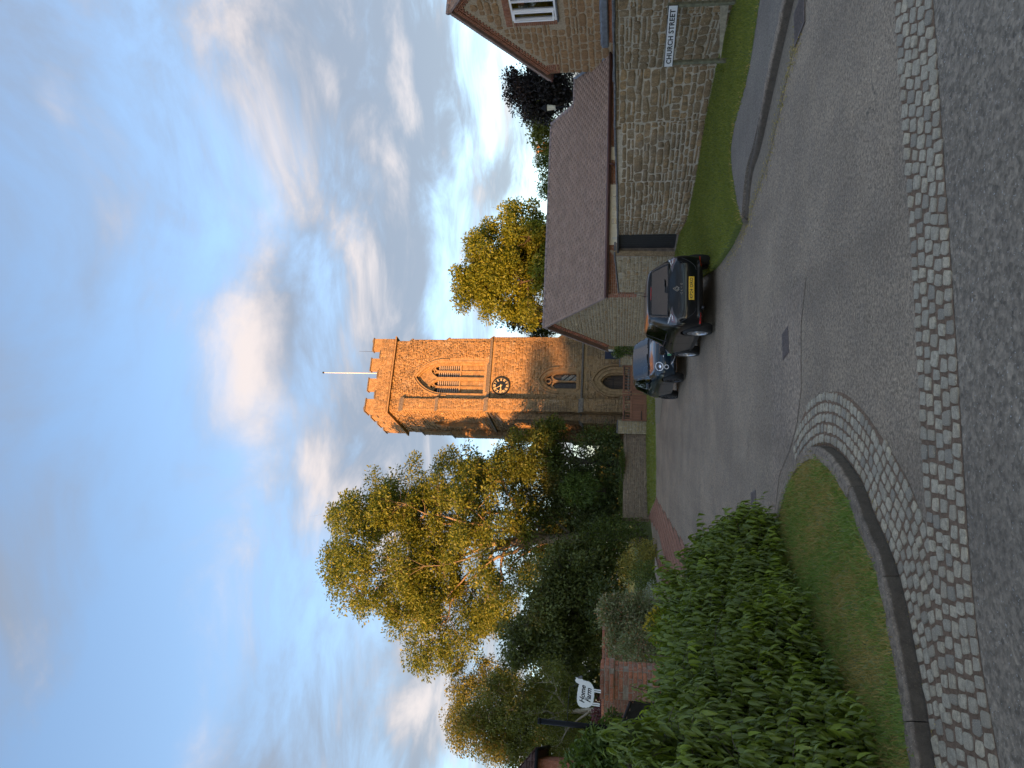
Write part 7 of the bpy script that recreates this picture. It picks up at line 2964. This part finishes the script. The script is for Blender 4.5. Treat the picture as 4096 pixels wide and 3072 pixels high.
for s in (-1, 1):
    poly = [(.855 * s, .80), (.845 * s, .93), (.79 * s, .985), (.62 * s, .955), (.42 * s, .895), (.60 * s, .855), (.70 * s, .80), (.78 * s, .785)]
    tl_ = sk.patch('tail_light', poly, (1, -.28 * s, 0), .006, M['lamp_clear'], clio, (-3, .30 * s, 0))
    inner = [(.80 * s, .825), (.79 * s, .90), (.66 * s, .915), (.52 * s, .893), (.62 * s, .875), (.70 * s, .835)]
    sk.patch('lens', inner, (1, -.28 * s, 0), .010, M['lamp_lens'], tl_, (-3, .30 * s, 0), 2)
    ln_ = [(.82, .96), (.74, .945), (.60, .91), (.66, .885), (.76, .872)]
    sk.line('light_guide', [(-3, (p + .30) * s, q) for p, q in ln_], (1, -.28 * s, 0), .011, M['lamp_white'], tl_, .010)
    sk.patch('reflector', [(.55 * s, .285), (.80 * s, .285), (.80 * s, .325), (.55 * s, .325)], (1, -.12 * s, 0), .008, M['lamp_red'], clio, (-3, .13 * s, 0), 2)
    sk.line('bumper_crease', [(-3, s * (.44 + .06 * k), .40 + .012 * k * k) for k in range(6)], (1, 0, 0), .008, PK, clio, .0)
    for x in (-.92, -.05, .86):
        sk.line('door_seam', [(x + (.10 * max(0, (z - .75) / .2) if x > -.5 else .2 * ((z - .5) ** 2)), 3 * s, z) for z in [.26 + .06 * i for i in range(11)]], (0, -s, 0), .0045, PK, clio, -.001)
    sk.patch('sill_trim', [(-.88, .235), (.88, .235), (.88, .30), (-.88, .32)], (0, -s, 0), .004, PK, clio, (0, 3 * s, 0), 3, (1, 0, 0))
    sk.line('window_trim', [(x, 3 * s, .945 - .012 * x) for x in [-1.0 + .2 * i for i in range(10)]], (0, -s, 0), .010, PK, clio, .0)
    l, n_ = sk.hit((.62, 3 * s, .93), (0, -s, 0))
    mr = MB().box(l + Vector((.02, s * .12, .03)), (.16, .20, .13), Matrix.Rotation(R(8 * s), 3, 'Z'), bev=.035).build('door_mirror', M['paint_black'], clio)
    MB().box(l + Vector((-.063, s * .12, .03)), (.006, .16, .10)).build('mirror_glass', M['interior'], mr)
    l, n_ = sk.hit((-.02, 3 * s, .80), (0, -s, 0))
    MB().box(l + Vector((0, s * .015, 0)), (.20, .035, .03), bev=.01).build('door_handle', M['paint_black'], clio)
# hatch outline, glass surround, bumper, plate and badges
hat = [(.62, .66), (.66, .74), (.67, .86)]
hat = [(-.56, .655), (-.3, .645), (0, .64), (.3, .645), (.56, .655)]
sk.line('hatch_seam', [(-3, y, z) for y, z in hat], (1, 0, 0), .006, M['interior'], clio, -.001)
for s in (-1, 1):
    sk.line('hatch_seam', [(-3, s * y, z) for y, z in ((.56, .655), (.645, .70), (.665, .80), (.655, .90), (.62, .99), (.57, 1.12), (.53, 1.25), (.51, 1.34))], (1, 0, 0), .006, M['interior'], clio, -.001)
sk.line('spoiler_edge', [(-3, y, 1.352 - .012 * (y / .5) ** 2) for y in [-.5 + .1 * i for i in range(11)]], (1, 0, 0), .014, M['paint_black'], clio, .012)
sk.patch('bumper_insert', [(-.70, .25), (.70, .25), (.66, .375), (-.66, .375)], (1, 0, 0), .005, PK, clio, (-3, 0, 0), 3)
pts = [(-.42, .595), (.42, .595), (.33, .40), (-.33, .40)]
sk.patch('plate_recess', pts, (1, 0, 0), .004, M['paint_black'], clio, (-3, 0, 0), 2)
l, n_ = sk.hit((-3, 0, .50), (1, 0, 0))
px0 = l.x - .022
plt = MB().box((px0, 0, .50), (.012, .54, .115), bev=.004).build('number_plate', M['plate_yellow'], clio)
Mt = Matrix(((0, 0, -1, px0 - .0072), (-1, 0, 0, 0), (0, 1, 0, .499), (0, 0, 0, 1)))
tt = text_mesh('lettering', 'KP24 ORO', .098, M['sign_black'], plt, None, .0008, 0, 1.12, bold=.0012)
bb = [v.co.x for v in tt.data.vertices]
tt.data.transform(Matrix.Diagonal((.475 / (max(bb) - min(bb)), 1, 1, 1)))
tt.data.transform(Mt)
l, n_ = sk.hit((-3, 0, .80), (1, 0, 0))
bx0 = l.x - .008
for r0, r1 in ((.052, .066), (.026, .037)):
    di = [(0, r0 * 1.25), (r0, 0), (0, -r0 * 1.25), (-r0, 0)]
    do = [(0, r1 * 1.25), (r1, 0), (0, -r1 * 1.25), (-r1, 0)]
    MB().ring([(p, q + .80) for p, q in di], [(p, q + .80) for p, q in do], bx0 - .004, bx0 + .004, 'x', True).build('badge', M['chrome'], clio)
l, n_ = sk.hit((-3, 0, .705), (1, 0, 0))
for k, chx in enumerate('CLIO'):
    text_mesh('lettering', chx, .055, M['chrome'], clio, Matrix(((0, 0, -1, l.x - .007), (-1, 0, 0, .105 - .07 * k), (0, 1, 0, .705), (0, 0, 0, 1))), .002, 0, 1, bold=.001)
gs = [(-.60, .985), (-.3, .975), (0, .972), (.3, .975), (.60, .985), (.57, 1.12), (.53, 1.25), (.505, 1.325), (.25, 1.332), (0, 1.335), (-.25, 1.332), (-.505, 1.325), (-.53, 1.25), (-.57, 1.12)]
sk.line('glass_surround', [(-3, y, z) for y, z in gs], (1, 0, 0), .022, M['interior'], clio, -.008, 6, True)
sk.line('wiper', [(-3, .05, 1.02), (-3, -.10, 1.035), (-3, -.25, 1.04)], (1, 0, 0), .012, PK, clio, .015)
sk.patch('wiper_base', [(-.08, .985), (.08, .985), (.06, 1.04), (-.06, 1.04)], (1, 0, 0), .012, PK, clio, (-3, 0, 0), 2)
sk.line('brake_lamp', [(-3, y, 1.325) for y in (-.16, -.08, 0, .08, .16)], (1, 0, 0), .008, M['lamp_red'], clio, .004)
MB().tube([(-1.86, .42, .255), (-1.70, .42, .255)], .035, 12).build('exhaust', M['alloy_dark'], clio, True)
l, n_ = sk.hit((-1.22, .0, 3), (0, 0, -1))
MB().tube([l, l + Vector((-.10, 0, .19))], [.008, .003], 6).build('aerial', PK, clio)

# ---- small blue city car ------------------------------------------------------------
FI = [
    mk([-1.52, -1.54, -1.68, -1.74, -1.73, -1.69, -1.50, -1.38, -1.30, -1.26], [0, .40, .56, .62, .60, .54, .46, .42, .28, 0], [.28, .26, .36, .55, .82, .98, 1.26, 1.38, 1.42, 1.44]),
    mk([-1.42, -1.44, -1.56, -1.62, -1.60, -1.55, -1.32, -1.24, -1.18, -1.16], [0, .54, .74, .80, .785, .71, .57, .52, .37, 0], [.25, .23, .31, .55, .82, .98, 1.30, 1.39, 1.44, 1.46]),
    mk(-1.02, [0, .56, .79, .835, .825, .765, .61, .555, .40, 0], [.23, .21, .27, .55, .82, .975, 1.36, 1.42, 1.475, 1.495]),
    mk(-.45, [0, .56, .79, .835, .822, .77, .625, .575, .42, 0], [.22, .20, .25, .54, .81, .965, 1.41, 1.455, 1.505, 1.525]),
    mk(-.36, [0, .56, .79, .835, .822, .77, .625, .575, .42, 0], [.22, .20, .25, .54, .81, .964, 1.41, 1.455, 1.505, 1.527]),
    mk([.34, .34, .34, .34, .34, .30, .12, .12, .12, .12], [0, .56, .79, .83, .815, .76, .61, .565, .41, 0], [.22, .20, .25, .53, .80, .95, 1.39, 1.435, 1.475, 1.495]),
    mk([.74, .74, .74, .74, .76, .80, .84, .86, .92, .95], [0, .56, .79, .825, .805, .745, .665, .62, .42, 0], [.23, .21, .27, .53, .80, .93, .985, 1.0, 1.02, 1.03]),
    mk([1.14, 1.14, 1.14, 1.14, 1.14, 1.16, 1.18, 1.18, 1.20, 1.20], [0, .56, .79, .83, .80, .72, .63, .58, .40, 0], [.24, .22, .28, .54, .78, .90, .945, .955, .975, .985]),
    mk([1.55, 1.55, 1.58, 1.60, 1.60, 1.58, 1.55, 1.54, 1.54, 1.54], [0, .52, .72, .785, .76, .68, .58, .52, .36, 0], [.25, .23, .29, .52, .72, .83, .87, .88, .90, .905]),
    mk([1.70, 1.72, 1.83, 1.87, 1.86, 1.80, 1.74, 1.72, 1.71, 1.71], [0, .38, .52, .58, .56, .50, .43, .38, .26, 0], [.28, .26, .34, .50, .66, .76, .80, .81, .82, .825]),
]


def fi_glass(i, k):
    if k == 5 and i in (2, 4, 5):
        return 1
    if k == 5 and i == 3:
        return 2
    if k in (7, 8) and i == 5:
        return 1
    if k <= 1:
        return 2
    return 0


WF = 1.16
fw4 = [(-WF, .735), (-WF, -.735), (WF, .735), (WF, -.735)]
fbm = car_body(FI, fi_glass, lambda k: 1 if k == 5 else (2 if k <= 1 else 0), fw4, .305, .35, [M['paint_blue'], M['car_glass'], M['car_plastic']], .54)
ff = gp(2743, 1519)
fr = gp(2708, 1593)
fh = Vector((ff.x - fr.x, ff.y - fr.y, 0)).normalized()
flft = Vector((-fh.y, fh.x, 0))
# the wheels seen are on the car's right-hand side
fpos = ff - fh * WF + flft * .80
fiat = thing('small_blue_car', 'small dark blue rounded city car facing the camera behind the black hatchback', 'car', (fpos.x, fpos.y, g(fpos.y) + .005), math.atan2(fh.y, fh.x))
fiat.rotation_euler.y = -.012
split_mesh(fbm, None, fiat, [
    ('rear_window', lambda m, c, n: m == 1 and c.x < -1.2 and abs(n.x) > .5, M['car_glass'], 60),
    ('windscreen', lambda m, c, n: m == 1 and c.x > .05 and n.x > .40 and abs(c.y) < .66, M['car_glass_clear'], 60),
    ('side_window', lambda m, c, n: m == 1 and c.y > 0, M['car_glass'], 60),
    ('side_window', lambda m, c, n: m == 1, M['car_glass'], 60),
    ('underbody', lambda m, c, n: m == 2 and c.z < .9, M['car_plastic'], 40),
    ('door_pillar', lambda m, c, n: m == 2 and c.y > 0, M['car_plastic'], 40),
    ('door_pillar', lambda m, c, n: m == 2, M['car_plastic'], 40),
    ('body', lambda m, c, n: True, M['paint_blue'], 50)])
sf = Skin(fbm)
for x, y in fw4:
    wheel(fiat, x, y, .305, .195, M['alloy_dark'], 7)
interior(fiat, (-.15, -1.0), .76, .45, 1.4)
MB().box((.62, 0, .88), (.45, 1.30, .16), bev=.06).build('dashboard', M['dash'], fiat)
# right-hand drive: wheel on the car's right
sw = [Vector((.30 + .06 * math.sin(a), -.33 + .17 * math.cos(a), 1.0 + .16 * math.sin(a))) for a in [2 * math.pi * k / 24 for k in range(25)]]
MB().tube(sw, .016, 6, False).build('steering_wheel', M['seat_cloth'], fiat, True)
MB().box((.33, -.33, .99), (.05, .14, .09), bev=.02).build('airbag', M['seat_cloth'], fiat)
MB().box((.22, 0, 1.36), (.03, .20, .07), bev=.015).build('rear_view_mirror', M['interior'], fiat)
for s in (-1, 1):
    cy_, cz_ = .545 * s, .735
    dirn = (-1, -.22 * s, -.28)

    def ringpts(r_, cz0, ry=1.0, n=28):
        return [Vector((3.0, cy_ + .66 * s * 1.0, cz0 + .84)) + Vector((0, r_ * math.cos(a), r_ * ry * math.sin(a))) for a in [2 * math.pi * k / n for k in range(n)]]
    base = (3.0, cy_ + (3.0 - 1.72) * .22 * s, cz_ + (3.0 - 1.72) * .28)
    poly = [(.118 * math.cos(a), .118 * math.sin(a)) for a in [2 * math.pi * k / 24 for k in range(24)]]
    hl = sf.patch('headlight', poly, dirn, .006, M['lamp_clear'], fiat, base, 2)
    sf.line('headlight_ring', [Vector(base) + Vector((0, .122 * math.cos(a), .122 * math.sin(a))) for a in [2 * math.pi * k / 28 for k in range(28)]], dirn, .013, M['lamp_white'], hl, .008, 6, True)
    sf.line('headlight_seam', [Vector(base) + Vector((0, .15 * math.cos(a), .02 + .02 * math.sin(a))) for a in [math.pi * k / 8 for k in range(9)]], dirn, .007, M['car_plastic'], hl, .016)
    l, n_ = sf.hit(Vector(base) + Vector((0, 0, -.03)), dirn)
    MB().lathe([(.055, -.01), (.05, .01), (.03, .018), (.005, .02)], 14, l + n_ * .004, Vector(n_).to_track_quat('Z', 'Y').to_matrix()).build('lamp_bulb', M['chrome'], hl, True)
    b2 = (3.0, .575 * s + (3.0 - 1.8) * .18 * s, .535)
    d2 = (-1, -.18 * s, 0)
    sf.line('running_light_ring', [Vector(b2) + Vector((0, .058 * math.cos(a), .058 * math.sin(a))) for a in [2 * math.pi * k / 22 for k in range(22)]], d2, .012, M['lamp_white'], fiat, .006, 6, True)
    sf.patch('running_light', [(.05 * math.cos(a), .05 * math.sin(a)) for a in [2 * math.pi * k / 16 for k in range(16)]], d2, .003, M['interior'], fiat, b2, 1)
    sf.line('bonnet_seam', [(x, s * (.56 + .16 * math.sin(max(0, min(1, (1.66 - x) / .5)) * 1.57)), 3) for x in [1.66 - .08 * i for i in range(11)]], (0, 0, -1), .006, M['interior'], fiat, -.001)
    for x in (.62, -.42):
        sf.line('door_seam', [(x - (.05 if x < 0 else 0) * (z - .3), 3 * s, z) for z in [.30 + .06 * i for i in range(11)]], (0, -s, 0), .005, M['interior'], fiat, -.001)
    sf.line('waist_line', [(x, 3 * s, .80 + .03 * (1.5 - x) / 3) for x in [1.5 - .2 * i for i in range(15)]], (0, -s, 0), .010, M['paint_blue'], fiat, .002)
    sf.line('window_trim', [(x, 3 * s, .985 - .02 * x) for x in [-.98 + .2 * i for i in range(8)]], (0, -s, 0), .010, M['car_plastic'], fiat, .002)
    l, n_ = sf.hit((.50, 3 * s, .97), (0, -s, 0))
    mr = MB().box(l + Vector((.02, s * .11, .05)), (.14, .19, .14), Matrix.Rotation(R(8 * s), 3, 'Z'), bev=.045).build('door_mirror', M['paint_blue'], fiat)
    MB().tube([l, l + Vector((.02, s * .08, .0))], .025, 6).build('mirror_arm', M['car_plastic'], mr, True)
    l, n_ = sf.hit((-.28, 3 * s, .84), (0, -s, 0))
    MB().box(l + Vector((0, s * .008, 0)), (.18, .03, .05), bev=.012).build('door_handle', M['paint_blue'], fiat)
    sf.line('grille_trim', [(3, s * y, z) for y, z in ((.10, .285), (.25, .30), (.40, .34), (.50, .40))], (-1, 0, 0), .010, M['chrome'], fiat, .006)
sf.patch('lower_grille', [(-.42, .30), (.42, .30), (.36, .42), (-.36, .42)], (-1, 0, 0), .004, M['interior'], fiat, (3, 0, 0), 2)
sf.line('nose_bar', [(3, y, .625) for y in [-.30 + .06 * i for i in range(11)]], (-1, 0, 0), .011, M['chrome'], fiat, .006)
sf.patch('nose_panel', [(-.40, .58), (-.28, .66), (.28, .66), (.40, .58), (.28, .545), (-.28, .545)], (-1, 0, 0), .003, M['paint_blue'], fiat, (3, 0, 0), 2)
l, n_ = sf.hit((3, 0, .46), (-1, 0, 0))
fpl = MB().box((l.x + .02, 0, .46), (.012, .52, .11), bev=.004).build('number_plate', M['paper_white'], fiat)
MB().box((l.x + .0268, -.235, .46), (.002, .05, .108)).build('green_flash', M['plate_green'], fpl)
sf.line('wiper', [(.98, -.45, 3), (.90, -.20, 3), (.88, .05, 3)], (0, 0, -1), .012, M['car_plastic'], fiat, .015)
sf.line('wiper', [(.98, .05, 3), (.90, .28, 3), (.85, .5, 3)], (0, 0, -1), .012, M['car_plastic'], fiat, .015)
sf.line('cowl', [(.97 - .16 * (y / .6) ** 2, y, 3) for y in [-.6 + .1 * i for i in range(13)]], (0, 0, -1), .022, M['car_plastic'], fiat, .0)
